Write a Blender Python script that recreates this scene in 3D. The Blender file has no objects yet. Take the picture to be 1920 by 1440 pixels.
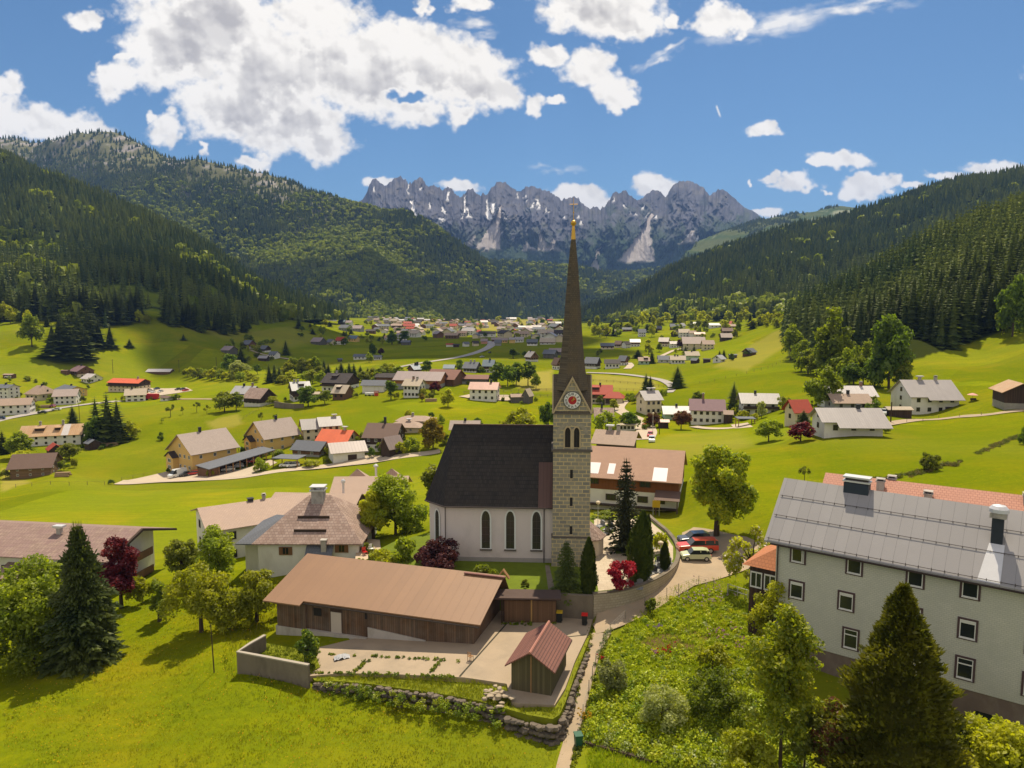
import bpy, math, random
import numpy as np
from mathutils import Vector, Matrix
R = math.radians
S = bpy.context.scene
COL = S.collection
rng = np.random.default_rng(7)
random.seed(7)
F = 1350.0; TH = R(6.0); CT, ST = math.cos(TH), math.sin(TH); CZ = 32.0
SUN_EL, SUN_AZ = R(60), R(12)      # the sun stands ahead of the viewer, a little to the right

# ------------------------------------------------------------------ camera
cam = bpy.data.cameras.new('camera'); cam.lens = F/1920*36; cam.sensor_width = 36
cam.clip_start = 0.5; cam.clip_end = 60000
camo = bpy.data.objects.new('camera', cam); COL.objects.link(camo)
camo.location = (0, 0, CZ); camo.rotation_euler = (R(90)-TH, 0, 0); S.camera = camo

def pd(px, py, D):
    """photo pixel at depth D -> point"""
    dy = F*CT+(720-py)*ST; dz = -F*ST+(720-py)*CT
    return ((px-960)*D/dy, D, CZ+dz*D/dy)
def pz(px, py, z):
    """photo pixel on the level z -> point"""
    dy = F*CT+(720-py)*ST; dz = -F*ST+(720-py)*CT
    D = (z-CZ)/dz*dy
    return ((px-960)*D/dy, D, z)
def zpix(py, D): return pd(960, py, D)[2]

# ------------------------------------------------------------------ noise
def _h(ix, iy, seed):
    n = (ix.astype(np.int64)*374761393+iy.astype(np.int64)*668265263+seed*982451653) & 0xffffffff
    n = ((n ^ (n >> 13))*1274126177) & 0xffffffff
    n = ((n ^ (n >> 16))*2246822519) & 0xffffffff
    return ((n ^ (n >> 15)) & 0xffffff)/float(0xffffff)
def vnoise(x, y, seed=0):
    x = np.asarray(x, float); y = np.asarray(y, float)
    ix = np.floor(x); iy = np.floor(y); fx = x-ix; fy = y-iy
    fx = fx*fx*fx*(fx*(fx*6-15)+10); fy = fy*fy*fy*(fy*(fy*6-15)+10)
    ix = ix.astype(np.int64); iy = iy.astype(np.int64)
    a = _h(ix, iy, seed); b = _h(ix+1, iy, seed); c = _h(ix, iy+1, seed); d = _h(ix+1, iy+1, seed)
    return (a*(1-fx)+b*fx)*(1-fy)+(c*(1-fx)+d*fx)*fy
def fbm(x, y, seed=0, octv=5, gain=.5):
    s = 0; a = 1; t = 0
    for o in range(octv):
        s = s+a*(vnoise(x*2**o+o*17.3, y*2**o-o*9.1, seed+o)-.5)*2; t += a; a *= gain
    return s/t
def ridged(x, y, seed=0, octv=5, gain=.5):
    s = 0; a = 1; t = 0
    for o in range(octv):
        s = s+a*(1-np.abs(vnoise(x*2**o+o*7.7, y*2**o+o*3.1, seed+o)*2-1)); t += a; a *= gain
    return s/t
def sstep(a, b, x):
    t = np.clip((x-a)/(b-a), 0, 1); return t*t*(3-2*t)

# ------------------------------------------------------------------ objects
def tag(o, label=None, cat=None, group=None, kind=None):
    if label: o['label'] = label
    if cat: o['category'] = cat
    if group: o['group'] = group
    if kind: o['kind'] = kind
    return o
def empty(name, loc, rz=0, label=None, cat=None, group=None):
    o = bpy.data.objects.new(name, None); COL.objects.link(o)
    o.location = loc; o.rotation_euler = (0, 0, rz); o.empty_display_size = .2
    return tag(o, label, cat, group)
def link(name, me, parent=None, loc=(0, 0, 0), rz=0, sc=None):
    o = bpy.data.objects.new(name, me); COL.objects.link(o)
    o.location = loc; o.rotation_euler = (0, 0, rz)
    if sc is not None: o.scale = sc if hasattr(sc, '__len__') else (sc, sc, sc)
    if parent: o.parent = parent
    return o
def copy_tree(o, parent=None):
    c = o.copy(); COL.objects.link(c)
    if parent: c.parent = parent
    for ch in o.children: copy_tree(ch, c)
    return c
def mesh_np(name, V, Fc, mats, mi=None, cols=None, smooth=False):
    """V (n,3); Fc (m,3|4) array or list of such arrays"""
    me = bpy.data.meshes.new(name)
    Fl = Fc if isinstance(Fc, list) else [Fc]
    V = np.asarray(V, np.float32)
    me.vertices.add(len(V)); me.vertices.foreach_set('co', V.ravel())
    idx = np.concatenate([f.ravel() for f in Fl]).astype(np.int32)
    tot = np.concatenate([np.full(len(f), f.shape[1]) for f in Fl]).astype(np.int32)
    st = np.concatenate([[0], np.cumsum(tot)[:-1]]).astype(np.int32)
    me.loops.add(len(idx)); me.loops.foreach_set('vertex_index', idx)
    me.polygons.add(len(tot)); me.polygons.foreach_set('loop_start', st); me.polygons.foreach_set('loop_total', tot)
    if mi is not None: me.polygons.foreach_set('material_index', np.asarray(mi, np.int32))
    me.polygons.foreach_set('use_smooth', np.full(len(tot), smooth))
    for m in (mats if isinstance(mats, (list, tuple)) else [mats]): me.materials.append(m)
    if cols is not None:
        a = me.color_attributes.new('tint', 'FLOAT_COLOR', 'POINT')
        c = np.ones((len(V), 4), np.float32); c[:, :cols.shape[1]] = cols
        a.data.foreach_set('color', c.ravel())
    me.update(calc_edges=True); me.validate()
    return me

class MB:
    """collects shapes, builds ONE mesh"""
    def __init__(s): s.v = []; s.f = []; s.m = []
    def add(s, vs, fs, m=0, T=None):
        n = len(s.v)
        for p in vs: s.v.append(tuple(T @ Vector(p)) if T else tuple(p))
        for f in fs: s.f.append([i+n for i in f]); s.m.append(m)
        return s
    def box(s, x0, x1, y0, y1, z0, z1, m=0, T=None):
        return s.add([(x0,y0,z0),(x1,y0,z0),(x1,y1,z0),(x0,y1,z0),(x0,y0,z1),(x1,y0,z1),(x1,y1,z1),(x0,y1,z1)],
              [(3,2,1,0),(4,5,6,7),(0,1,5,4),(1,2,6,5),(2,3,7,6),(3,0,4,7)], m, T)
    def cbox(s, c, sz, m=0, T=None):
        return s.box(c[0]-sz[0]/2,c[0]+sz[0]/2,c[1]-sz[1]/2,c[1]+sz[1]/2,c[2]-sz[2]/2,c[2]+sz[2]/2,m,T)
    def prism(s, poly, z0, z1, m=0, T=None):
        n = len(poly); a = sum(poly[i][0]*poly[(i+1)%n][1]-poly[(i+1)%n][0]*poly[i][1] for i in range(n))
        if a < 0: poly = poly[::-1]
        g0 = z0 if callable(z0) else (lambda x, y: z0); g1 = z1 if callable(z1) else (lambda x, y: z1)
        vs = [(p[0],p[1],g0(*p)) for p in poly]+[(p[0],p[1],g1(*p)) for p in poly]
        fs = [tuple(range(n-1,-1,-1)), tuple(range(n,2*n))]+[(i,(i+1)%n,n+(i+1)%n,n+i) for i in range(n)]
        return s.add(vs, fs, m, T)
    def xprism(s, poly, x0, x1, m=0, T=None):
        """poly in (y,z), extruded along x"""
        n = len(poly); a = sum(poly[i][0]*poly[(i+1)%n][1]-poly[(i+1)%n][0]*poly[i][1] for i in range(n))
        if a < 0: poly = poly[::-1]
        vs = [(x0,p[0],p[1]) for p in poly]+[(x1,p[0],p[1]) for p in poly]
        fs = [tuple(range(n-1,-1,-1)), tuple(range(n,2*n))]+[(i,(i+1)%n,n+(i+1)%n,n+i) for i in range(n)]
        return s.add(vs, fs, m, T)
    def yprism(s, poly, y0, y1, m=0, T=None):
        """poly in (x,z), extruded along y"""
        n = len(poly); a = sum(poly[i][0]*poly[(i+1)%n][1]-poly[(i+1)%n][0]*poly[i][1] for i in range(n))
        if a < 0: poly = poly[::-1]
        vs = [(p[0],y0,p[1]) for p in poly]+[(p[0],y1,p[1]) for p in poly]
        fs = [tuple(range(n)), tuple(range(2*n-1,n-1,-1))]+[(i,n+i,n+(i+1)%n,(i+1)%n) for i in range(n)]
        return s.add(vs, fs, m, T)
    def tube(s, p0, p1, r0, r1=None, n=6, m=0, caps=True):
        r1 = r0 if r1 is None else r1
        p0 = Vector(p0); p1 = Vector(p1); d = (p1-p0).normalized()
        a = d.orthogonal().normalized(); b = d.cross(a)
        vs = []
        for p, r in ((p0, r0), (p1, r1)):
            for i in range(n):
                t = 2*math.pi*i/n; vs.append(p+a*(r*math.cos(t))+b*(r*math.sin(t)))
        fs = [(i,(i+1)%n,n+(i+1)%n,n+i) for i in range(n)]
        if caps: fs += [tuple(range(n-1,-1,-1)), tuple(range(n,2*n))]
        return s.add(vs, fs, m)
    def lathe(s, prof, c=(0,0,0), n=12, m=0, ph=0):
        vs = []; k = len(prof)
        for r, z in prof:
            for i in range(n):
                t = 2*math.pi*i/n+ph; vs.append((c[0]+r*math.cos(t), c[1]+r*math.sin(t), c[2]+z))
        fs = [(j*n+i, j*n+(i+1)%n, (j+1)*n+(i+1)%n, (j+1)*n+i) for j in range(k-1) for i in range(n)]
        fs += [tuple(range(n-1,-1,-1)), tuple(range((k-1)*n, k*n))]
        return s.add(vs, fs, m)
    def rock(s, c, r, seed, m=0):
        rr = random.Random(seed); vs = []; n = 6
        rings = [(0,-.75,.6),(0,-.1,1.),(0,.55,.8)]
        for _, z, k in rings:
            for i in range(n):
                t = 2*math.pi*(i+rr.uniform(-.25,.25))/n; q = k*rr.uniform(.8,1.15)
                vs.append((c[0]+r[0]*q*math.cos(t), c[1]+r[1]*q*math.sin(t), c[2]+r[2]*(z+rr.uniform(-.12,.12))))
        fs = [(j*n+i, j*n+(i+1)%n, (j+1)*n+(i+1)%n, (j+1)*n+i) for j in range(2) for i in range(n)]
        fs += [tuple(range(n-1,-1,-1)), tuple(range(2*n, 3*n))]
        return s.add(vs, fs, m)
    def build(s, name, mats, parent=None, loc=(0,0,0), rz=0, smooth=False):
        me = bpy.data.meshes.new(name); me.from_pydata(s.v, [], s.f)
        ms = mats if isinstance(mats, (list, tuple)) else [mats]
        for x in ms: me.materials.append(x)
        me.polygons.foreach_set('material_index', np.array(s.m, np.int32))
        if smooth: me.polygons.foreach_set('use_smooth', np.full(len(s.f), True))
        me.update()
        return link(name, me, parent, loc, rz)

# ------------------------------------------------------------------ materials
def N(nt, t, **kw):
    n = nt.nodes.new(t)
    for k, v in kw.items():
        if k.startswith('i_'):
            key = k[2:]; n.inputs[int(key) if key.isdigit() else key.replace('_', ' ')].default_value = v
        else: setattr(n, k, v)
    return n
def c4(c): return (c[0], c[1], c[2], 1)
def hexc(h, k=1.0):
    r = [int(h[i:i+2], 16)/255 for i in (0, 2, 4)]
    return tuple(k*((x/12.92) if x <= .04045 else ((x+.055)/1.055)**2.4) for x in r)
def newmat(name):
    m = bpy.data.materials.new(name); m.use_nodes = True; nt = m.node_tree
    b = nt.nodes['Principled BSDF']; return m, nt, b
def mixc(nt, fac, a, b, mode='MIX'):
    n = N(nt, 'ShaderNodeMix', data_type='RGBA', blend_type=mode)
    L = nt.links
    for sock, val in ((n.inputs[0], fac), (n.inputs[6], a), (n.inputs[7], b)):
        if hasattr(val, 'links') or hasattr(val, 'is_linked'): L.new(val, sock)
        else: sock.default_value = val if not isinstance(val, tuple) else c4(val)
    return n.outputs[2]
def ramp(nt, fac, pts):
    n = N(nt, 'ShaderNodeValToRGB'); nt.links.new(fac, n.inputs[0])
    el = n.color_ramp.elements
    while len(el) < len(pts): el.new(.5)
    for e, (p, c) in zip(el, pts): e.position = p; e.color = c4(c) if len(c) == 3 else c
    return n.outputs[0]
def objco(nt, scale=(1,1,1), what='Object'):
    t = N(nt, 'ShaderNodeTexCoord'); mp = N(nt, 'ShaderNodeMapping'); mp.inputs['Scale'].default_value = scale
    nt.links.new(t.outputs[what], mp.inputs[0]); return mp.outputs[0]
def noise(nt, vec, scale, detail=4, rough=.55):
    n = N(nt, 'ShaderNodeTexNoise'); n.inputs['Scale'].default_value = scale; n.inputs['Detail'].default_value = detail
    n.inputs['Roughness'].default_value = rough; nt.links.new(vec, n.inputs['Vector']); return n.outputs[0]
def bump(nt, b, h, strength=.3, dist=.05):
    n = N(nt, 'ShaderNodeBump'); n.inputs['Strength'].default_value = strength; n.inputs['Distance'].default_value = dist
    nt.links.new(h, n.inputs['Height']); nt.links.new(n.outputs[0], b.inputs['Normal'])
MATS = {}
def plain(name, col, rough=.8, var=.12, scale=1.5, bmp=.15, metal=0.0, spec=.3, stain=None):
    """mottled surface; stain adds weathering blotches of that colour"""
    if name in MATS: return MATS[name]
    m, nt, b = newmat(name); v = objco(nt)
    n1 = noise(nt, v, scale, 5); n2 = noise(nt, v, scale*9, 3)
    c = mixc(nt, n1, tuple(x*(1-var) for x in col), tuple(min(1, x*(1+var)) for x in col))
    c = mixc(nt, n2, c, tuple(x*(1-var*.6) for x in col)) if False else c
    if stain:
        n3 = noise(nt, objco(nt, (1, 1, .45)), scale*.7, 6, .65)
        f = ramp(nt, n3, [(.5, (0,0,0)), (.72, (.75,.75,.75))]); c = mixc(nt, f, c, stain)
    nt.links.new(c, b.inputs['Base Color'])
    b.inputs['Roughness'].default_value = rough; b.inputs['Metallic'].default_value = metal
    b.inputs['Specular IOR Level'].default_value = spec
    if bmp: bump(nt, b, n2, bmp, .03)
    MATS[name] = m; return m
def seamed(name, col, step=.6, line=.5, rough=.45, axis=0, width=.06, var=.1, rows=None, stain=None, spec=.4, blotch=.35):
    """sheet metal or boards: joints every `step` along an object axis, optional cross rows"""
    if name in MATS: return MATS[name]
    m, nt, b = newmat(name); t = N(nt, 'ShaderNodeTexCoord'); sp = N(nt, 'ShaderNodeSeparateXYZ')
    nt.links.new(t.outputs['Object'], sp.inputs[0])
    def joint(sock, st, w):
        d = N(nt, 'ShaderNodeMath', operation='DIVIDE'); nt.links.new(sock, d.inputs[0]); d.inputs[1].default_value = st
        fr = N(nt, 'ShaderNodeMath', operation='FRACT'); nt.links.new(d.outputs[0], fr.inputs[0])
        g = N(nt, 'ShaderNodeMath', operation='LESS_THAN'); nt.links.new(fr.outputs[0], g.inputs[0]); g.inputs[1].default_value = w
        fl = N(nt, 'ShaderNodeMath', operation='FLOOR'); nt.links.new(d.outputs[0], fl.inputs[0])
        return g.outputs[0], fl.outputs[0]
    if axis == 3:
        ad = N(nt, 'ShaderNodeMath', operation='ADD'); nt.links.new(sp.outputs[0], ad.inputs[0]); nt.links.new(sp.outputs[1], ad.inputs[1]); ax = ad.outputs[0]
    else: ax = sp.outputs[axis]
    g, fl = joint(ax, step, width)
    wn = N(nt, 'ShaderNodeTexWhiteNoise', noise_dimensions='1D'); nt.links.new(fl, wn.inputs['W'])
    c = mixc(nt, wn.outputs[0], tuple(x*(1-var) for x in col), tuple(min(1, x*(1+var)) for x in col))
    big = noise(nt, objco(nt), blotch, 6, .62)
    c = mixc(nt, ramp(nt, big, [(.35, (0,0,0)), (.7, (.5,.5,.5))]), c, stain if stain else tuple(x*.8 for x in col))
    c = mixc(nt, g, c, tuple(x*line for x in col))
    h = g
    if rows:
        g2, f2 = joint(sp.outputs[rows[0]], rows[1], rows[2]); c = mixc(nt, g2, c, tuple(x*line for x in col))
    nt.links.new(c, b.inputs['Base Color']); b.inputs['Roughness'].default_value = rough
    b.inputs['Specular IOR Level'].default_value = spec
    bump(nt, b, h, .4, .04)
    MATS[name] = m; return m
def tiled(name, col, col2, mort, bw=.35, bh=.3, msize=.02, rough=.8, axes='xy', var=1.0, stain=None, bmp=.5, off=.5):
    """bricks, shingles, ashlar in the object's own axes"""
    if name in MATS: return MATS[name]
    m, nt, b = newmat(name); t = N(nt, 'ShaderNodeTexCoord'); sp = N(nt, 'ShaderNodeSeparateXYZ'); cb = N(nt, 'ShaderNodeCombineXYZ')
    nt.links.new(t.outputs['Object'], sp.inputs[0])
    if axes == 'xy': nt.links.new(sp.outputs[0], cb.inputs[0]); nt.links.new(sp.outputs[1], cb.inputs[1])
    else:
        ad = N(nt, 'ShaderNodeMath', operation='ADD'); nt.links.new(sp.outputs[0], ad.inputs[0]); nt.links.new(sp.outputs[1], ad.inputs[1])
        nt.links.new(ad.outputs[0], cb.inputs[0]); nt.links.new(sp.outputs[2], cb.inputs[1])
    br = N(nt, 'ShaderNodeTexBrick', offset=off); nt.links.new(cb.outputs[0], br.inputs['Vector'])
    br.inputs['Color1'].default_value = c4(col); br.inputs['Color2'].default_value = c4(col2); br.inputs['Mortar'].default_value = c4(mort)
    br.inputs['Scale'].default_value = 1; br.inputs['Brick Width'].default_value = bw; br.inputs['Row Height'].default_value = bh
    br.inputs['Mortar Size'].default_value = msize; br.inputs['Bias'].default_value = 0
    v = objco(nt); n1 = noise(nt, v, .5, 6, .65); n2 = noise(nt, v, 6, 4)
    c = mixc(nt, ramp(nt, n1, [(.38, (0,0,0)), (.75, (.7,.7,.7))]), br.outputs[0], stain if stain else tuple(x*.7 for x in col))
    c = mixc(nt, .35*var, c, mixc(nt, n2, c, tuple(x*1.25 for x in col2)))
    nt.links.new(c, b.inputs['Base Color']); b.inputs['Roughness'].default_value = rough; b.inputs['Specular IOR Level'].default_value = .25
    bump(nt, b, br.outputs['Fac'], -bmp, .03)
    MATS[name] = m; return m
def leafmat(name, ca, cb, trans=.45, tint=False, jitter=.25, nscale=.35, rough=.6, tcol=None):
    """foliage: light comes through the leaves; hue varies by clump and from plant to plant"""
    if name in MATS: return MATS[name]
    m = bpy.data.materials.new(name); m.use_nodes = True; nt = m.node_tree; nt.nodes.clear()
    out = N(nt, 'ShaderNodeOutputMaterial')
    if tint:
        at = N(nt, 'ShaderNodeAttribute', attribute_name='tint'); c = at.outputs[0]
    else:
        n1 = noise(nt, objco(nt), nscale, 4, .6)
        c = mixc(nt, ramp(nt, n1, [(.32, (0,0,0)), (.68, (1,1,1))]), ca, cb)
    oi = N(nt, 'ShaderNodeObjectInfo')
    mr = N(nt, 'ShaderNodeMapRange'); nt.links.new(oi.outputs['Random'], mr.inputs[0]); mr.inputs[3].default_value = 1-jitter; mr.inputs[4].default_value = 1+jitter
    hs = N(nt, 'ShaderNodeHueSaturation'); nt.links.new(c, hs.inputs['Color']); nt.links.new(mr.outputs[0], hs.inputs['Value'])
    d = N(nt, 'ShaderNodeBsdfDiffuse'); t = N(nt, 'ShaderNodeBsdfTranslucent'); g = N(nt, 'ShaderNodeBsdfGlossy')
    g.inputs['Roughness'].default_value = .5; g.inputs['Color'].default_value = (.5,.5,.45,1)
    nt.links.new(hs.outputs[0], d.inputs[0])
    tc = mixc(nt, 1.0, hs.outputs[0], tcol or (1.0, 1.0, 1.0), 'MULTIPLY'); tg = N(nt, 'ShaderNodeVectorMath', operation='MULTIPLY'); nt.links.new(tc, tg.inputs[0]); tg.inputs[1].default_value = (1.46, 1.46, .50); nt.links.new(tg.outputs[0], t.inputs[0])
    mx = N(nt, 'ShaderNodeMixShader'); mx.inputs[0].default_value = trans
    nt.links.new(d.outputs[0], mx.inputs[1]); nt.links.new(t.outputs[0], mx.inputs[2])
    m2 = N(nt, 'ShaderNodeMixShader'); m2.inputs[0].default_value = .04
    nt.links.new(mx.outputs[0], m2.inputs[1]); nt.links.new(g.outputs[0], m2.inputs[2])
    nt.links.new(m2.outputs[0], out.inputs[0])
    MATS[name] = m; return m
# ================================================================== ground
# what the valley floor does, read off the photograph: (px, py, level) and (px, py, depth)
GZ = [(0,1440,-7),(300,1440,-6.3),(700,1440,-5.8),(1000,1440,-5.4),(1055,1435,-5.2),(1200,1420,-4.2),(1500,1420,-3.6),(1900,1430,-3),
 (0,1300,-8),(300,1270,-7),(600,1312,-5.6),(600,1298,-5.3),(700,1309,-5.15),(800,1326,-4.95),(850,1339,-4.8),(948,1376,-5.05),(1036,1392,-5.3),(760,1334,-5.4),(470,1262,-4.9),(580,1284,-5.1),(520,1273,-4.95),(880,1380,-5.3),(1030,1400,-5.4),
 (1200,1250,-3),(1350,1150,-1.6),(1420,1250,-2),(1600,1250,-2.2),(1450,1110,-.6),(1560,1150,-1.8),(1280,1330,-3.3),
 (700,1225,-4.4),(880,1240,-3.4),(1050,1180,-3.3),(960,1290,-3.4),(500,1200,-5.3),(560,1195,-5.0),
 (800,1068,-.8),(950,1068,-.75),(1030,1095,-.75),(1150,1090,-.75),(1240,1062,-.75),(1250,1000,-.7),(1150,985,-.8),(900,1000,-.8),
 (1110,1152,-2.9),(1200,1125,-2.2),(1262,1092,-1.5),(1300,1055,-.8),(1380,1050,-.6),(1420,1020,-.1),
 (100,1180,-8),(320,1110,-7),(450,1100,-6.3),(690,1045,-2.6),(760,1075,-1.6),(560,1100,-5.0),(250,1120,-8),(60,1140,-9),
 (100,974,-12),(100,926,-17),(100,895,-20),(300,974,-12),(350,926,-17),(500,960,-11.5),(540,920,-15.5),(650,945,-10),
 (220,908,-22.5),(337,892,-22.8),(450,886,-21.7),(600,877,-20),(700,862,-18.5),(820,846,-16),(600,940,-14.5),(760,903,-12.5),
 (55,902,-22),(100,840,-22),(200,832,-22.5),(20,792,-22),(170,758,-21),(250,756,-22),(240,738,-22),(320,830,-21.5),
 (1110,960,-3),(1275,972,-2.6),(1250,850,-2.4),(1350,830,-3.5),(1300,930,0),(1380,950,1.1),(1450,1000,1.8)]
GD = [(300,700,560),(150,705,520),(50,640,560),(0,690,500),(150,680,530),(0,600,650),(200,610,640),(290,590,690),(340,640,620),(450,650,660),
 (450,612,800),(560,603,950),(600,640,800),(500,680,600),(420,700,520),(-150,640,560),(-150,720,450),(-200,800,330),(-200,900,215),
 (300,800,300),(400,780,320),(560,755,345),(560,790,295),(700,760,320),(800,760,310),(905,753,328),(970,762,318),(900,790,268),(750,800,268),
 (650,790,285),(470,760,350),(640,748,345),(1040,790,285),(850,800,262),
 (850,720,372),(800,690,450),(950,690,470),(900,665,600),(920,645,750),(700,680,520),(740,650,750),(650,627,1000),(600,606,1180),(750,612,1500),
 (900,616,1400),(1000,606,1900),(850,603,2200),(700,597,1900),(1050,601,2300),(1000,730,365),
 (1130,692,480),(1180,690,470),(1250,674,540),(1300,677,520),(1150,642,750),(1300,652,620),(1300,617,850),(1400,602,900),(1200,602,1150),(1100,610,1500),
 (1260,726,380),(1120,702,440),(1150,746,345),(1120,772,300),(1220,782,280),(1210,802,252),(1330,798,255),(1420,777,262),(1500,802,185),
 (1590,822,160),(1450,832,170),(1350,712,360),(1450,702,350),(1450,642,520),(1380,682,440),(1480,615,560),(1420,632,560),(1330,674,500),
 (1580,732,260),(1600,757,225),(1740,779,215),(1680,791,197),(1900,771,190),(1830,721,235),(1920,701,250),(1750,701,270),(1920,641,300),
 (1850,661,310),(1680,722,270),(1900,900,110),(1500,900,125),(1700,870,130),(2100,770,190),(2150,640,280),(2100,900,110),
 (1700,640,330),(1640,690,320),(1780,655,320),(1600,640,440),(1530,652,440),(1490,682,400),(1700,557,500),(1800,497,520),(1920,442,520),
 (1800,570,400),(1920,545,380),(2100,400,520),(2100,530,380),(1620,606,480),(1250,740,320)]
GX = [(-60,0,-6),(0,0,-6),(60,0,-5),(-60,-50,-6),(60,-50,-5),(0,30,-6),(-60,40,-7.5),(60,40,-2.5),(-100,60,-8.5),(75,60,-1),(90,90,2),(-140,110,-10),
 (-2500,3000,-10),(0,3600,-12),(2500,3000,-10),(-3000,9000,-20),(0,9000,-20),(3000,9000,-20),(0,14000,-20),(-9000,12000,-20),(9000,12000,-20),
 (420,700,95),(330,640,60),(200,620,8),(500,600,150),(620,900,40),(-900,900,40),(-800,600,30),(-480,420,-18),(-330,250,-20)]
P = [pz(*g) for g in GZ]+[pd(*g) for g in GD]+GX
P = np.array(P, float)
def uvw(X, Y): return np.stack([np.asarray(X)/(np.asarray(Y)+60)*2.2, np.log(np.asarray(Y)+60)], -1)
PU = uvw(P[:, 0], P[:, 1]); CC = .05
def _phi(a, b): return np.sqrt(((a[:, None, :]-b[None, :, :])**2).sum(-1)+CC*CC)
RBF_N = len(P); RBF_A = np.zeros((RBF_N+3, RBF_N+3)); RBF_A[:RBF_N, :RBF_N] = _phi(PU, PU)-np.eye(RBF_N)*.004
RBF_A[:RBF_N, RBF_N] = 1; RBF_A[:RBF_N, RBF_N+1:] = PU; RBF_A[RBF_N, :RBF_N] = 1; RBF_A[RBF_N+1:, :RBF_N] = PU.T
GS = np.log(P[:, 1]+60)*0+1
RBF_W = np.linalg.solve(RBF_A, np.concatenate([P[:, 2], np.zeros(3)]))
def zsmooth(X, Y):
    X = np.atleast_1d(np.asarray(X, float)); Y = np.atleast_1d(np.asarray(Y, float)); out = np.empty(len(X))
    for i in range(0, len(X), 20000):
        q = uvw(X[i:i+20000], Y[i:i+20000]); out[i:i+20000] = _phi(q, PU) @ RBF_W[:RBF_N]+RBF_W[RBF_N]+q @ RBF_W[RBF_N+1:]
    return out
def inpoly(X, Y, poly):
    r = np.zeros(len(X), bool); n = len(poly)
    for i in range(n):
        x1, y1 = poly[i][0], poly[i][1]; x2, y2 = poly[(i+1) % n][0], poly[(i+1) % n][1]
        if y1 == y2: continue
        r ^= ((y1 > Y) != (y2 > Y)) & (X < (x2-x1)*(Y-y1)/(y2-y1)+x1)
    return r
CZC, CZY = -3.2, -.6            # levels of the yard and of the churchyard
def courtz(x, y=0): return CZC+.088*min(0, max(x+5, -18))      # the yard falls away to the left
def pcourt(px, py, dz=0.):
    p = pz(px, py, CZC)
    for _ in range(6): p = pz(px, py, courtz(p[0])+dz)
    return p
COURT = [pcourt(px, py)[:2] for px, py in [(575,1268),(640,1262),(740,1264),(870,1270),(905,1275),(950,1282),(960,1318),(1040,1322),(1060,1290),(1078,1240),(1104,1185),(1112,1160),(1104,1140),(1046,1128),(925,1128),(900,1140),(580,1218)]]
YARD = [pz(px, py, CZY)[:2] for px, py in [(690,1040),(760,1085),(860,1098),(925,1104),(1050,1112),(1112,1116),(1170,1110),(1222,1092),(1258,1070),(1271,1048),(1268,1020),(1250,1000),(1232,985),(1215,968),(1112,968),(990,985),(800,1000),(740,1015)]]
WALL_TOP = [(590,1282),(640,1284),(665,1286),(700,1289),(745,1296),(800,1303),(850,1311),(900,1321),(948,1335)]
BANK = [pcourt(px, py, -.2)[:2] for px, py in [(578,1262),(640,1257),(740,1258),(870,1264),(905,1268),(950,1276),(965,1300),(1060,1290),(1078,1240),(1104,1180),(1112,1166)]]+[pz(px, py, -3.9)[:2] for px, py in [(1106,1203),(1092,1240),(1079,1272),(1069,1300),(1060,1326),(1049,1350),(1036,1358),(990,1350)]]+[pcourt(px, py-4, -.35)[:2] for px, py in WALL_TOP[::-1]]
def grow(poly, k):
    cx = sum(p[0] for p in poly)/len(poly); cy = sum(p[1] for p in poly)/len(poly)
    return [(cx+(p[0]-cx)*k, cy+(p[1]-cy)*k) for p in poly]
COURT_G, YARD_G = grow(COURT, 1.03), grow(YARD, 1.0)
def zfun(X, Y):
    X = np.atleast_1d(np.asarray(X, float)); Y = np.atleast_1d(np.asarray(Y, float)); z = zsmooth(X, Y)
    c = inpoly(X, Y, COURT_G); z = np.where(c, np.minimum(z, CZC+.088*np.clip(X+5, -18, 0)-.35), z)
    y = inpoly(X, Y, YARD_G); z = np.where(y & ~c, np.minimum(z, CZY-.15), z)
    return z
def z1(x, y): return float(zfun([x], [y])[0])
_DG = np.geomspace(28, 6000, 900)
def at(px, py):
    """where the line of sight through a photo pixel meets the ground"""
    q = np.array([pd(px, py, d) for d in _DG]); g = zfun(q[:, 0], q[:, 1])
    k = np.nonzero(q[:, 2] < g)[0]; i = k[0] if len(k) else len(_DG)-1
    a, b = _DG[max(i-1, 0)], _DG[i]
    for _ in range(14):
        m = (a+b)/2; p = pd(px, py, m)
        if p[2] < z1(p[0], p[1]): b = m
        else: a = m
    p = pd(px, py, b); return (p[0], p[1], z1(p[0], p[1]))
def topix(X, Y, Z):
    d = Y*CT-(Z-CZ)*ST; u = Y*ST+(Z-CZ)*CT
    return 960+F*X/d, 720-F*u/d

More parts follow.
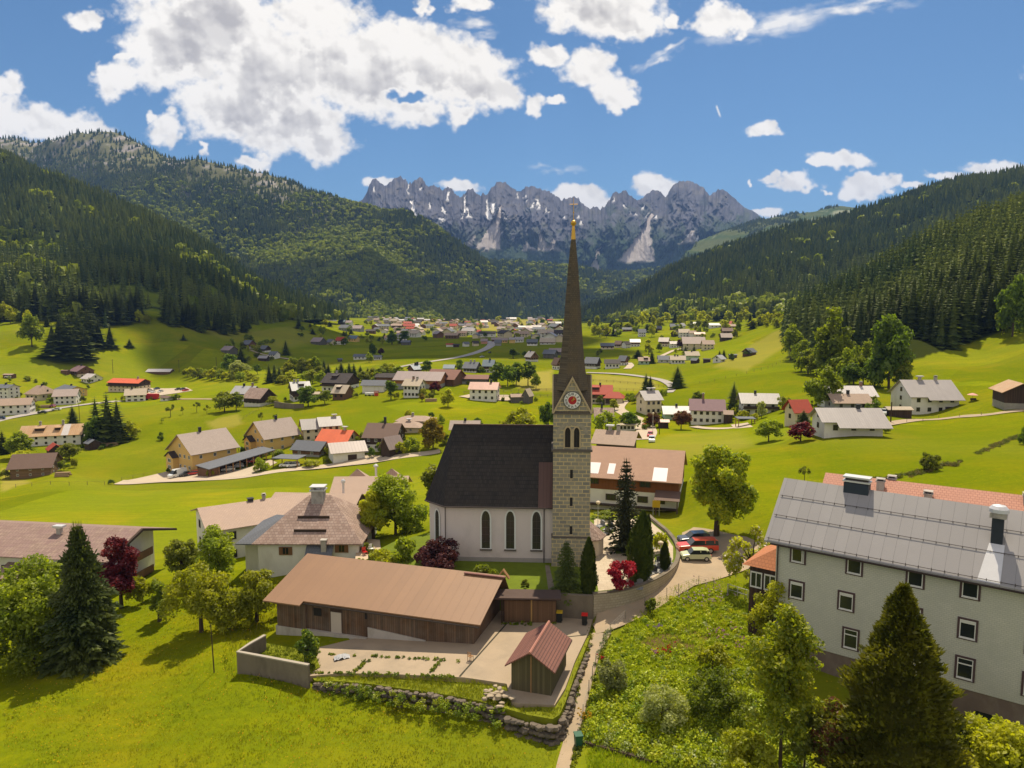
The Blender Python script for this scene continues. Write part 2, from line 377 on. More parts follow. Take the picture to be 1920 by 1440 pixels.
def grid_faces(nr, nc):
    i = np.arange((nr-1)*nc).reshape(nr-1, nc)[:, :-1].ravel()
    return np.stack([i, i+1, i+nc+1, i+nc], 1)
def inpx(px, py, poly): return inpoly(px, py, poly)
FOREST_R = [at(*q)[:2] for q in [(1476,672),(1515,690),(1570,700),(1630,706),(1680,690),(1740,668),(1800,648),(1860,628),(1935,602)]]
FOREST_R = FOREST_R+[(340,365),(480,420),(470,640),(330,640),(250,600),(205,545)]
def soft(px, py, poly):
    jx, jy = 5*fbm(px/30, py/12, 61, 3), 2.5*fbm(px/30, py/12, 63, 3); cx = sum(p[0] for p in poly)/len(poly); cy = sum(p[1] for p in poly)/len(poly)
    return sum(inpoly(cx+(px+jx-cx)*k, cy+(py+jy-cy)*k, poly).astype(float) for k in (1.0, 1.06, 1.13, 1.2))/4
def build_ground():
    Yr = np.concatenate([np.linspace(-60, 42, 24), np.arange(43, 128, .36), np.geomspace(128.5, 14500, 420)])
    uc = np.linspace(-1.25, 1.25, 640)
    Yg = np.repeat(Yr[:, None], len(uc), 1); Xg = uc[None, :]*(Yg+62)
    z = zfun(Xg.ravel(), Yg.ravel()).reshape(Yg.shape)
    far = sstep(110, 260, Yg)
    z = z+.10*fbm(Xg/3.1, Yg/3.1, 3, 3)*(1-.6*far)+.5*far*fbm(Xg/28, Yg/28, 5, 4)*(1-sstep(600, 1500, Yg)*.3)
    c = inpoly(Xg.ravel(), Yg.ravel(), COURT_G).reshape(Yg.shape); z = np.where(c, np.minimum(z, CZC+.088*np.clip(Xg+5, -18, 0)-.3), z)
    y = inpoly(Xg.ravel(), Yg.ravel(), YARD_G).reshape(Yg.shape); z = np.where(y & ~c, np.minimum(z, CZY-.12), z)
    X, Y, Z = Xg.ravel(), Yg.ravel(), z.ravel()
    px, py = topix(X, np.maximum(Y, 1), Z)
    t = np.zeros((len(X), 3), np.float32)
    # r: mown or dry pale grass and painted sunlight round the far village, g: wood floor, b: bare soil
    pale = np.zeros(len(X))
    for poly, k in [([(1000,695),(1040,692),(1040,735),(985,737),(960,720)],.9), ([(1105,700),(1230,712),(1245,730),(1200,735),(1105,735)],.75),
                    ([(1330,690),(1470,610),(1490,640),(1400,700)],.55), ([(0,870),(60,905),(0,925)],.8), ([(380,790),(450,775),(460,795),(410,810)],.6),
                    ([(700,655),(960,648),(900,665),(700,685)],.0), ([(330,610),(470,620),(560,610),(620,640),(520,660),(420,640)],.35),
                    ([(1190,830),(1260,812),(1400,805),(1420,840),(1250,870)],.3), ([(700,600),(1050,596),(1050,618),(760,622)],.9)]:  # last outline paints the sunlit brightness of the far village floor
        pale = np.maximum(pale, k*soft(px, py, poly))
    t[:, 0] = np.clip(pale+.25*np.clip(fbm(X/60, Y/60, 11, 3), 0, 1), 0, 1)
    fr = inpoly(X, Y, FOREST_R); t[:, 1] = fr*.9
    soil = np.zeros(len(X))
    for cx, cy, r in [(1255,1195,1.6),(1275,1210,1.8),(1225,1205,1.3),(1290,1180,1.2),(1330,1190,1.1),(1240,1225,1.0),(1300,1225,1.2)]:
        p = at(cx, cy); soil = np.maximum(soil, 1-sstep(.6, 1.2, np.hypot(X-p[0], (Y-p[1])*.8)/r))
    t[:, 2] = soil*.9
    m, nt, b = newmat('meadow_grass'); L = nt.links
    v = objco(nt); at_ = N(nt, 'ShaderNodeAttribute', attribute_name='tint'); sx = N(nt, 'ShaderNodeSeparateColor'); L.new(at_.outputs[0], sx.inputs[0])
    n_s = noise(nt, v, 1.3, 6, .7); n_m = noise(nt, v, .14, 5, .6); n_l = noise(nt, v, .018, 4, .55)
    base = mixc(nt, ramp(nt, n_m, [(.3,(0,0,0)),(.7,(1,1,1))]), G_A, G_B)
    base = mixc(nt, ramp(nt, n_l, [(.35,(0,0,0)),(.65,(.8,.8,.8))]), base, G_C)
    base = mixc(nt, ramp(nt, n_s, [(.3,(0,0,0)),(.72,(.85,.85,.85))]), base, G_D)
    # meadow flowers: loose yellow drifts
    vo = N(nt, 'ShaderNodeTexVoronoi', feature='F1'); L.new(v, vo.inputs['Vector']); vo.inputs['Scale'].default_value = 1.5
    sp = ramp(nt, vo.outputs['Distance'], [(.10,(1,1,1)),(.17,(0,0,0))]); dr = ramp(nt, noise(nt, v, .05, 3), [(.47,(0,0,0)),(.62,(1,1,1))])
    fl = N(nt, 'ShaderNodeMath', operation='MULTIPLY'); L.new(sp, fl.inputs[0]); L.new(dr, fl.inputs[1])
    base = mixc(nt, fl.outputs[0], base, G_F)
    base = mixc(nt, ramp(nt, noise(nt, v, .045, 5, .65), [(.5,(0,0,0)),(.75,(.7,.7,.7))]), base, G_E)
    vp = N(nt, 'ShaderNodeTexVoronoi', feature='F1'); L.new(v, vp.inputs['Vector']); vp.inputs['Scale'].default_value = .014
    sv = N(nt, 'ShaderNodeSeparateColor'); L.new(vp.outputs['Color'], sv.inputs[0]); pm = N(nt, 'ShaderNodeMapRange'); L.new(sv.outputs[0], pm.inputs[0]); pm.inputs[3].default_value = .80; pm.inputs[4].default_value = 1.12
    hv = N(nt, 'ShaderNodeHueSaturation'); L.new(base, hv.inputs['Color']); L.new(pm.outputs[0], hv.inputs['Value']); base = hv.outputs[0]
    wv = noise(nt, objco(nt, (.05, 1.1, 1)), .55, 4, .6); base = mixc(nt, ramp(nt, wv, [(.42,(0,0,0)),(.66,(.45,.45,.45))]), base, G_D)
    base = mixc(nt, sx.outputs[0], base, G_P)
    base = mixc(nt, sx.outputs[2], base, (.12,.07,.04))
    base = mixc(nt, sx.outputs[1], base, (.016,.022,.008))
    L.new(base, b.inputs['Base Color']); b.inputs['Roughness'].default_value = .95; b.inputs['Specular IOR Level'].default_value = 0
    bump(nt, b, n_s, .6, .18)
    me = mesh_np('ground', np.stack([X, Y, Z], 1), grid_faces(len(Yr), len(uc)), m, cols=t, smooth=True)
    tag(link('ground', me), kind='structure')
G_A, G_B, G_C, G_D = (.200,.220,.004), (.280,.268,.005), (.150,.188,.005), (.108,.145,.005)
G_E, G_P, G_F = (.290,.225,.009), (.29,.245,.05), (.46,.30,.008)
build_ground()

# ================================================================== hills
def hermite_rows(A, s):
    """A (rows, cols, k); sample at s in [0,1] with a monotone-ish cubic"""
    n = len(A); x = np.clip(s*(n-1), 0, n-1-1e-9); i = x.astype(int); f = (x-i)[:, None, None]
    d = np.zeros_like(A); d[1:-1] = (A[2:]-A[:-2])/2; d[0] = A[1]-A[0]; d[-1] = A[-1]-A[-2]
    p0, p1, m0, m1 = A[i], A[i+1], d[i]*.7, d[i+1]*.7
    f2 = f*f; f3 = f2*f
    return (2*f3-3*f2+1)*p0+(f3-2*f2+f)*m0+(-2*f3+3*f2)*p1+(f3-f2)*m1
class Hill: pass
def hill(name, rows, nr, nc, amp, scale, seed, crest_row, colf, mat, back=600, smooth=True, ridge=0):
    G = []
    for r in rows:
        r = np.array(r, float); t = (r[:, 0]-r[0, 0])/(r[-1, 0]-r[0, 0]); tt = np.linspace(0, 1, nc)
        G.append(np.stack([np.interp(tt, t, r[:, k]) for k in range(3)], 1))
    G = np.array(G)
    W = np.array([[pd(*q) for q in row] for row in G])
    b1 = W[-1].copy(); b1[:, 1] += back; b1[:, 2] -= back*.45; b1[:, 0] *= 1+back/np.maximum(W[-1][:, 1], 1)*1.0
    b2 = b1.copy(); b2[:, 1] += back; b2[:, 2] = -40
    W = np.concatenate([W, b1[None], b2[None]]); G = np.concatenate([G, G[-1:], G[-1:]])
    s = np.linspace(0, 1, nr); Wf = hermite_rows(W, s); Gf = hermite_rows(G, s)
    X, Y, Z = Wf[..., 0], Wf[..., 1], Wf[..., 2]
    srow = s*(len(W)-1)
    fade = (sstep(0, .9, srow)*(1-.66*np.exp(-((srow-crest_row)/.22)**2)))[:, None]
    if np.ndim(amp) == 0: Z = Z+amp*fade*fbm(X/scale, Y/scale, seed, 6)
    if ridge: Z = Z+ridge*fade*(ridged(X/scale*1.3, Y/scale*.5, seed+50, 5)-.5)
    V = np.stack([X, Y, Z], -1)
    h = Hill(); h.V = V; h.G = Gf; h.s = np.repeat(srow[:, None], nc, 1); h.nr, h.nc = nr, nc
    cols = colf(h)
    me = mesh_np(name, V.reshape(-1, 3), grid_faces(nr, nc), mat, cols=cols.reshape(-1, 3), smooth=smooth)
    tag(link(name, me), kind='structure'); return h
def terrain_mat(name, k=.25, sc=.01, bsc=.02, bs=.5):
    m, nt, b = newmat(name); v = objco(nt); a = N(nt, 'ShaderNodeAttribute', attribute_name='tint')
    n = noise(nt, v, sc, 8, .65); c = mixc(nt, n, (1-k,)*3, (1+k,)*3); c = mixc(nt, 1.0, a.outputs[0], c, 'MULTIPLY')
    nt.links.new(c, b.inputs['Base Color']); b.inputs['Roughness'].default_value = .95; b.inputs['Specular IOR Level'].default_value = .05
    bump(nt, b, noise(nt, v, bsc, 8, .7), bs, 12); return m
TM = terrain_mat('wooded_ground', .35, .02, .05, .3)
RM = terrain_mat('bare_rock', .3, .006, .012, .9)
def col(c): return np.array(c, float)
def clearing(h): return sstep(.30, .40, fbm(h.V[..., 0]/130, (h.V[..., 1]+h.V[..., 2])/80, 99, 4))
def forest_floor(h):
    n = fbm(h.V[..., 0]/120, h.V[..., 1]/120, 21, 4)
    k = clearing(h)[..., None]; return col((.030,.046,.012))[None, None]*(1+.5*n[..., None])*(1-k)+col((.13,.16,.012))*k
H1 = hill('wooded_hill', [
 [(-260,640,600),(0,612,640),(100,612,640),(200,622,632),(290,600,690),(380,628,720),(450,625,790),(520,603,900),(600,598,1100),(650,600,1300)],
 [(-260,500,800),(0,520,820),(150,530,850),(290,537,900),(400,555,950),(480,574,1020),(560,588,1100),(625,597,1320)],
 [(-260,400,1100),(0,420,1150),(150,440,1180),(280,468,1200),(380,508,1250),(460,548,1300),(540,577,1300),(615,596,1350)],
 [(-260,270,1700),(0,308,1650),(100,344,1600),(200,380,1600),(280,419,1600),(350,454,1600),(420,502,1550),(480,543,1500),(540,576,1450),(605,598,1400)]],
 110, 150, 26, 160, 31, 3, forest_floor, TM)
def big_left_cols(h):
    px, py = h.G[..., 0], h.G[..., 1]; x, y, z = h.V[..., 0], h.V[..., 1], h.V[..., 2]
    n = fbm(x/260, z/160, 22, 5); n2 = fbm(x/70, z/50, 23, 4)
    c = np.repeat(np.repeat(col((.024,.036,.012))[None, None], px.shape[0], 0), px.shape[1], 1)*(1+.4*n[..., None])
    al = sstep(120, 10, py-np.interp(px, [0,130,300,500,700], [258,262,290,330,375])+50*n)*sstep(760, 500, px)   # thin wood, stone and turf up high
    turf = col((.16,.155,.07)); stone = col((.36,.32,.30))
    q = turf+(stone-turf)*sstep(.05, .3, n2)[..., None]
    c = c+(q-c)*(al*.9)[..., None]
    cl = sstep(.16, .34, fbm(x/330+3, z/200, 41, 4))*sstep(350, 450, py)        # clearings of young broadleaved wood
    return c+(col((.10,.12,.02))-c)*(cl*.75)[..., None]
H2 = hill('mountain', [
 [(-300,600,2000),(200,598,1900),(500,602,1800),(650,602,1900),(780,604,2100),(880,606,2400),(960,604,2700),(1000,604,2900)],
 [(-300,430,2700),(0,450,2600),(200,480,2500),(400,505,2400),(560,525,2350),(700,535,2500),(800,550,2600),(880,565,2700),(940,584,2850),(995,594,3000)],
 [(-300,330,3300),(0,352,3200),(200,374,3100),(400,405,3000),(560,435,2900),(680,460,2900),(780,487,2900),(850,517,2950),(910,550,3000),(985,582,3100)],
 [(-300,240,4200),(0,262,4000),(30,258,4000),(60,268,4000),(95,262,4000),(130,264,3950),(165,270,3950),(200,268,3900),(235,268,3900),(300,294,3800),(400,316,3700),(500,337,3600),(600,360,3500),(680,381,3400),(740,404,3350),(800,434,3300),(850,472,3200),(900,500,3200),(940,540,3200),(980,576,3200)]],
 190, 330, 95, 420, 51, 3, big_left_cols, TM, back=900, ridge=90)
H3 = hill('wooded_hill', [
 [(780,606,2600),(1000,604,2800),(1150,604,2900),(1300,604,3000)],
 [(780,550,3200),(930,552,3300),(1000,548,3400),(1100,566,3500),(1200,566,3600),(1300,560,3700)],
 [(780,500,4200),(870,486,4200),(930,494,4000),(1000,495,4050),(1080,509,4200),(1160,519,4500),(1250,506,4800),(1330,490,5000)]],
 90, 150, 70, 420, 61, 2, big_left_cols if False else (lambda h: col((.03,.05,.016))[None, None]*(1+.6*fbm(h.V[..., 0]/180, h.V[..., 1]/180, 71, 4)[..., None])), TM, back=500)
H5 = hill('wooded_hill', [
 [(1070,606,2300),(1150,604,1700),(1220,600,1400),(1300,594,1200),(1400,590,1100),(1500,594,1000),(1700,580,950),(1950,540,950),(2250,500,950)],
 [(1082,602,2300),(1150,582,2000),(1250,553,1700),(1350,529,1500),(1450,514,1400),(1600,484,1400),(1750,454,1350),(1950,404,1350),(2250,360,1350)],
 [(1090,599,2350),(1170,563,2250),(1250,514,2200),(1350,475,2150),(1430,450,2100),(1500,436,2050),(1560,426,2000),(1610,407,2000),(1680,385,2000),(1740,364,1950),(1800,352,1900),(1860,347,1850),(1920,334,1800),(2250,265,1800)]],
 100, 190, 34, 230, 81, 2, forest_floor, TM)
def alp_cols(h):
    x, y, z = h.V[..., 0], h.V[..., 1], h.V[..., 2]
    n = fbm(x/150, z/60, 91, 5)[..., None]
    return col((.085,.10,.028))*(1-sstep(-.1, .25, n))+col((.05,.08,.02))*sstep(-.1, .25, n)+col((.2,.18,.14))*sstep(.3, .45, n)
H6 = hill('alpine_pasture', [
 [(1250,520,3600),(1500,520,3600),(1750,520,3600)],
 [(1290,470,4200),(1400,447,4100),(1500,440,4000),(1600,430,4000),(1750,440,4000)],
 [(1330,446,5000),(1380,428,4800),(1430,411,4600),(1480,404,4600),(1520,398,4600),(1550,390,4600),(1575,386,4600),(1600,388,4600),(1640,398,4600),(1750,420,4600)]],
 70, 200, 30, 160, 95, 2, alp_cols, TM, back=500)
SKY_PTS = [(560,420),(640,395),(680,374),(687,362),(693,345),(697,338),(706,334),(713,341),(722,347),(728,342),(735,338),(743,333),(752,330),(760,336),(765,342),(771,343),(778,338),(786,332),(792,333),(798,344),(806,350),(812,348),(818,346),(826,352),(833,356),(838,351),(845,353),(851,357),(857,364),(863,368),(871,363),(878,353),(884,352),(890,357),(896,364),(902,369),(905,360),(909,364),(915,364),(922,352),(930,343),(936,339),(942,342),(948,340),(955,347),(962,353),(970,358),(978,356),(985,350),(992,351),(1000,348),(1008,352),(1016,356),(1026,357),(1034,360),(1044,366),(1053,374),(1061,371),(1068,371),(1077,367),(1086,374),(1097,386),(1106,392),(1112,388),(1119,387),(1126,391),(1134,386),(1142,375),(1149,363),(1154,359),(1160,361),(1168,359),(1175,359),(1181,366),(1189,373),(1198,376),(1206,371),(1213,362),(1222,357),(1232,358),(1241,361),(1248,369),(1253,361),(1262,347),(1272,341),(1282,338),(1296,340),(1306,342),(1316,349),(1324,358),(1332,366),(1340,360),(1346,355),(1354,355),(1364,360),(1374,369),(1384,378),(1395,388),(1403,392),(1411,395),(1420,401),(1428,408),(1450,425),(1520,460),(1600,500)]
def build_rock():
    nc, nr = 1100, 240
    px = np.linspace(560, 1600, nc); sk = np.interp(px, [p[0] for p in SKY_PTS], [p[1] for p in SKY_PTS])
    sk = sk-6.5*(ridged(px/9, px*0, 401, 3)-.62)*sstep(680, 700, px)*sstep(1440, 1300, px)-3.2*(ridged(px/3.1, px*0, 405, 2)-.6)*sstep(680, 700, px)*sstep(1400, 1250, px)
    base = np.interp(px, [560,700,840,900,960,1040,1100,1180,1260,1330,1420,1600], [520,520,500,500,505,520,540,545,520,500,480,520])+8
    s = np.linspace(0, 1, nr)
    PX = np.repeat(px[None], nr, 0); Sg = np.repeat(s[:, None], nc, 1)
    prof = Sg**.72                                        # walls steepen upward
    PY = base[None]+(sk-base)[None]*prof
    rib = ridged(PX/26+.5*fbm(PX/40, PY/25, 5, 3), PY/95, 11, 5, .55)-.55; but = ridged(PX/80, PY/160, 12, 3)-.5
    rb2 = ridged(PX/9+.8*fbm(PX/30, PY/14, 8, 3), PY/60, 19, 3, .5)-.6; SM = np.zeros_like(PX)
    # surface: limestone, scree fans, old snow in the gullies, scrub low down
    n1 = fbm(PX/14, PY/12, 31, 5); n2 = fbm(PX/5, PY/7, 33, 4)
    st = fbm(PX/2.2+.1*PY, PY/26, 39, 3)
    c = col((.100,.100,.125))[None, None]*(1+.15*n2+.35*rib+.22*st+.35*rb2)[..., None]  # ribs paler, gullies darker: relief shading put into the rock colour
    c = c+(col((.17,.155,.145))-c)*(sstep(.1, .5, n1)*.5)[..., None]
    low = np.interp(px, [560,760,840,920,1000,1060,1110,1160,1220,1290,1360,1430,1600], [430,430,425,432,440,445,420,415,430,430,405,400,400])[None]
    veg = sstep(-25, 45, PY-low+38*n1)
    veg2 = np.maximum(veg, sstep(.25, .45, fbm(PX/22, PY/30, 36, 4))*sstep(-75, 10, PY-low)*.8)
    c = c+(col((.035,.062,.026))-c)*(veg2*.92)[..., None]
    def fan(cx, y0, y1, w0, w1, lean, k, colr, pw=1.6):
        nonlocal c, SM
        t = np.clip((PY-y0)/(y1-y0), 0, 1); w = w0+(w1-w0)*t**pw; xc = cx+lean*t
        e = np.abs(PX-xc+2.5*n2*2)/w
        m = sstep(1.08, .82, e)*sstep(y0-2, y0+2, PY)*sstep(y1+3+4*n1, y1-5+4*n1, PY)
        c = c+(col(colr)-c)*(m*k)[..., None]; SM = np.maximum(SM, m*k)
    scree = (.46,.41,.39); snow = (.88,.86,.86)
    fan(940,385,468,2.5,26,-26,.95,scree); fan(918,452,472,3,9,-8,.8,scree)
    fan(1222,400,492,2.5,38,-30,.95,scree); fan(1125,462,512,1.5,6,-18,.9,scree); fan(1118,488,516,2,26,-4,.9,scree)
    fan(1012,425,470,2,14,8,.7,scree); fan(1040,445,470,3,22,-6,.6,scree); fan(985,452,470,2,16,8,.8,scree); fan(1300,432,458,4,22,-8,.8,scree); fan(838,430,455,3,12,-6,.7,scree); fan(888,440,462,2,12,-10,.6,scree)
    fan(874,366,412,1.2,2.2,-8,.95,snow); fan(876,390,408,3,6,2,.9,snow); fan(772,376,408,3,6,6,1,snow); fan(912,374,412,2,4,6,1,snow); fan(922,380,398,7,2,2,1,snow)
    fan(766,340,364,1,1.5,-2,.9,snow); fan(840,360,376,1.5,3,-2,.9,snow); fan(832,388,402,2,5,3,.8,snow); fan(826,408,416,5,8,0,.7,snow); fan(935,388,408,1,3,14,.8,snow)
    for sx, sy in [(985,366),(990,372),(1000,380),(1006,374),(1012,384),(1024,390),(1088,412),(1085,404),(1150,370),(1172,384),(1180,396),(1192,400),(1207,384),(1215,398),(1230,404),(1300,436),(1292,440),(1308,442),(700,350),(790,352),(806,380),(1060,404),(970,362)]:
        fan(sx, sy, sy+8+3*math.sin(sx), 1.5, 3.2+1.2*math.sin(sx*3), 3*math.sin(sx*1.7), .85, snow)
    D = 5600+1500*Sg**1.25; fade = np.sin(np.pi*np.clip(Sg, 0, 1))**.6
    D = D-((rib*420+rb2*150)*(1-.85*SM)+but*620)*fade*sstep(.03, .35, Sg)+30*fbm(PX/7, PY/9, 14, 3)*fade*(1-SM)
    PXs = PX+2.0*fbm(PX/6, PY/9, 17, 3)*sstep(.97, .6, Sg)
    V = np.array(pd(PXs, PY, D)).transpose(1, 2, 0)
    me = mesh_np('rock_mountain', V.reshape(-1, 3), grid_faces(nr, nc), RM, cols=c.reshape(-1, 3), smooth=True)
    tag(link('rock_mountain', me), kind='structure')
build_rock()

# ================================================================== sky, sun, air
def cloud_image():
    W, H = 2300, 700; x0, x1, y0, y1 = -500, 2420, -330, 570
    PX, PY = np.meshgrid(np.linspace(x0, x1, W), np.linspace(y0, y1, H))
    wx = PX+26*fbm(PX/55, PY/45, 201, 4)+9*fbm(PX/14, PY/12, 205, 3); wy = PY+20*fbm(PX/55, PY/45, 203, 4)+7*fbm(PX/14, PY/12, 207, 3)
    B = [(400,40,200,120),(330,80,115,110),(520,120,210,140),(450,205,135,85),(560,235,125,68),(600,262,60,46),(690,150,160,90),(800,120,140,85),(890,150,95,80),(925,180,52,44),(715,75,55,55),(872,215,36,34),(770,195,90,40),(360,-40,210,90),(580,20,130,70),(650,90,90,60),
     (160,45,44,27),(212,148,56,42),(190,130,35,18),(305,240,42,32),(280,220,24,17),(385,280,16,22),(470,302,48,17),(15,165,40,34),(60,232,130,42),(160,248,90,30),(-30,215,100,60),(235,95,20,12),(-200,120,150,60),
     (1130,10,150,62),(1190,40,85,45),(1060,10,65,42),(1100,-40,160,60),(790,8,24,22),(885,8,55,18),(1272,33,18,13),(1340,25,50,50),(1375,45,55,38),
     (1030,105,46,27),(1100,130,62,42),(1140,165,52,38),(1165,187,36,24),(1004,197,22,22),(1046,186,26,11),
     (1430,243,42,20),(1575,300,66,21),(1530,312,24,11),(1485,340,52,16),(1450,330,24,8),(1618,345,60,22),(1600,367,46,20),(1660,340,40,14),(1785,327,66,14),(1880,312,76,17),(1450,393,32,15),(1410,340,10,6),(1538,352,14,8),(1710,345,30,10),
     (720,340,40,15),(870,358,56,18),(1085,374,85,28),(1230,352,46,26),(1110,380,60,20),(2100,150,160,70),(2250,60,120,60)]
    m = np.full_like(PX, -1.0)
    for cx, cy, rx, ry in B:
        d = np.sqrt(((wx-cx)/rx)**2+((wy-cy)/ry)**2); b = 1-d
        k = .12; h = np.clip(.5+.5*(b-m)/k, 0, 1); m = m*(1-h)+b*h+k*h*(1-h)
    hole = 1-np.sqrt(((wx-762)/42)**2+((wy-176)/16)**2); m = m-.9*np.clip(hole, 0, 1)
    det = fbm(PX/60, PY/48, 211, 8, .62)
    f = m+.38*det-.06+.13*fbm((PX+.4*PY)/13, (PY-.4*PX)/11, 215, 5, .6); a = sstep(-.05, .34, f)
    wis = np.zeros_like(PX)
    for cx, cy, rx, ry, tl in [(1460,40,150,34,-.18),(1600,12,140,20,-.12),(1240,105,60,12,-.5),(900,60,30,20,0),(1040,310,60,9,0),(880,40,40,14,0),(1390,60,90,34,-.1)]:
        yy = wy-cy-(wx-cx)*tl; d = np.sqrt(((wx-cx)/rx)**2+(yy/ry)**2)
        wis = np.maximum(wis, np.clip(1-d, 0, 1)*np.clip(.5+1.3*fbm(PX/50, (PY-(PX)*tl)/14, 221, 6, .6), 0, 1))
    a = np.maximum(a, np.clip(wis*1.1, 0, .85))
    t = np.clip((PY-200)/34, 0, 1); ct = sstep(2.6, .6, np.abs(PX-1344-12*t))*sstep(196, 201, PY)*sstep(222, 214, PY); a = np.maximum(a, ct*.8)
    # cloud standing between a spot and the sun overhead greys it; the top edges stay bright
    dens = np.clip(f*1.6, 0, 1); sh = np.zeros_like(PX); wsum = 0
    for k in range(1, 15):
        q = int(k*7*H/(y1-y0)); rl = np.roll(dens, q, 0); rl[:q] = dens[0]; w_ = 1-k/22; sh += rl*w_; wsum += w_
    sh = sh/wsum*dens; rx_, ry_ = PX*.8+PY*.6, (PY*.8-PX*.6)*1.2; lo = fbm(rx_/62, ry_/62, 251, 6, .48); lo2 = fbm((rx_+3)/62, (ry_+14)/62, 251, 6, .48)
    lum = 1.06-.27*sstep(.5, 1.0, sh)*sstep(-.05, .75, m+.20*lo)+.36*np.clip(lo-lo2, -.30, .25)*sstep(.0, .3, m)
    lum = np.clip(lum, .6, 1.05); g = np.clip((1-lum)/.4, 0, 1)[..., None]
    rgb = np.array([1.0, .95, .875])*(lum**1.6)[..., None]+np.array([-.01, -.014, .02])*g
    im = bpy.data.images.new('cloud_field', W, H, alpha=True, float_buffer=True, is_data=True)
    buf = np.ones((H, W, 4), np.float32); buf[..., :3] = rgb; buf[..., 3] = a
    im.pixels.foreach_set(buf[::-1].ravel()); im.update()
    return im, (x0, x1, y0, y1)
def build_world():
    w = bpy.data.worlds.new('World'); S.world = w; w.use_nodes = True; nt = w.node_tree; nt.nodes.clear(); L = nt.links
    out = N(nt, 'ShaderNodeOutputWorld'); bg = N(nt, 'ShaderNodeBackground'); L.new(bg.outputs[0], out.inputs[0])
    sky = N(nt, 'ShaderNodeTexSky', sky_type='NISHITA', sun_disc=False, sun_elevation=SUN_EL, sun_rotation=SUN_AZ, altitude=900, air_density=1.0, dust_density=.9, ozone_density=3.0)
    sc = N(nt, 'ShaderNodeVectorMath', operation='MULTIPLY'); L.new(sky.outputs[0], sc.inputs[0]); sc.inputs[1].default_value = SKY_TINT
    # the cloud field hangs on the vertical plane one unit north of the origin of directions
    tc = N(nt, 'ShaderNodeTexCoord'); sp = N(nt, 'ShaderNodeSeparateXYZ'); L.new(tc.outputs['Generated'], sp.inputs[0])
    mx = N(nt, 'ShaderNodeMath', operation='MAXIMUM'); L.new(sp.outputs[1], mx.inputs[0]); mx.inputs[1].default_value = .02
    def M(op, a, b, c=None):
        n = N(nt, 'ShaderNodeMath', operation=op)
        for i, x in enumerate((a, b, c)):
            if x is None: continue
            if hasattr(x, 'is_linked'): L.new(x, n.inputs[i])
            else: n.inputs[i].default_value = x
        return n.outputs[0]
    # rotate by the pitch so that the field's rows are level lines across the valley
    dep = M('ADD', M('MULTIPLY', sp.outputs[1], CT), M('MULTIPLY', sp.outputs[2], -ST)); dep = M('MAXIMUM', dep, .02)
    up = M('ADD', M('MULTIPLY', sp.outputs[1], ST), M('MULTIPLY', sp.outputs[2], CT))
    im, (x0, x1, y0, y1) = cloud_image()
    px = M('MULTIPLY_ADD', M('DIVIDE', sp.outputs[0], dep), F/(x1-x0), (960-x0)/(x1-x0))
    py = M('MULTIPLY_ADD', M('DIVIDE', up, dep), F/(y1-y0), 1-(720-y0)/(y1-y0))
    cb = N(nt, 'ShaderNodeCombineXYZ'); L.new(px, cb.inputs[0]); L.new(py, cb.inputs[1])
    tx = N(nt, 'ShaderNodeTexImage', image=im, extension='CLIP', interpolation='Cubic'); L.new(cb.outputs[0], tx.inputs[0])
    cl = N(nt, 'ShaderNodeVectorMath', operation='SCALE'); L.new(tx.outputs[0], cl.inputs[0]); cl.inputs['Scale'].default_value = CLOUD_LUM
    # bright cumulus added overhead and behind, out of view, to warm and lift the fill
    nz = noise(nt, tc.outputs['Generated'], 2.6, 7, .6); cov = ramp(nt, nz, [(.40,(0,0,0)),(.54,(1,1,1))])
    rest = M('MULTIPLY', cov, M('SUBTRACT', 1.0, M('SMOOTH_MIN', M('MAXIMUM', M('MULTIPLY', M('SUBTRACT', sp.outputs[1], .18), 4.0), 0.0), 1.0, .1)))
    rest = M('MULTIPLY', rest, M('GREATER_THAN', sp.outputs[2], 0.0))
    cg = ramp(nt, noise(nt, tc.outputs['Generated'], 6, 6, .6), [(.3,(.70,.65,.60)),(.7,(1.0,.93,.83))])
    c2 = N(nt, 'ShaderNodeVectorMath', operation='SCALE'); L.new(cg, c2.inputs[0]); c2.inputs['Scale'].default_value = CLOUD_LUM*1.05
    base = mixc(nt, tx.outputs[1], sc.outputs[0], cl.outputs[0]); base = mixc(nt, rest, base, c2.outputs[0])
    L.new(base, bg.inputs[0]); bg.inputs[1].default_value = SKY_STR
    sun = bpy.data.lights.new('sun', 'SUN'); sun.energy = SUN_E; sun.angle = R(.53); sun.color = (1, .93, .80)
    so = bpy.data.objects.new('sun', sun); COL.objects.link(so)
    d = Vector((math.sin(SUN_AZ)*math.cos(SUN_EL), math.cos(SUN_AZ)*math.cos(SUN_EL), math.sin(SUN_EL)))
    sun.color = (1, .89, .68); so.rotation_euler = d.to_track_quat('Z', 'Y').to_euler()
    S.view_settings.view_transform = 'Standard'; S.view_settings.look = 'None'; S.view_settings.exposure = EXPO; S.view_settings.gamma = 1
    S.cycles.max_bounces = 6; S.cycles.diffuse_bounces = 3; S.cycles.transmission_bounces = 4; S.cycles.transparent_max_bounces = 8; S.cycles.volume_bounces = 0
    S.cycles.use_denoising = True; S.cycles.sample_clamp_indirect = 4
SKY_STR, SUN_E, EXPO = .095, 4.3, .56
SKY_TINT = (.42, .58, .66); CLOUD_LUM = 7.7
build_world()
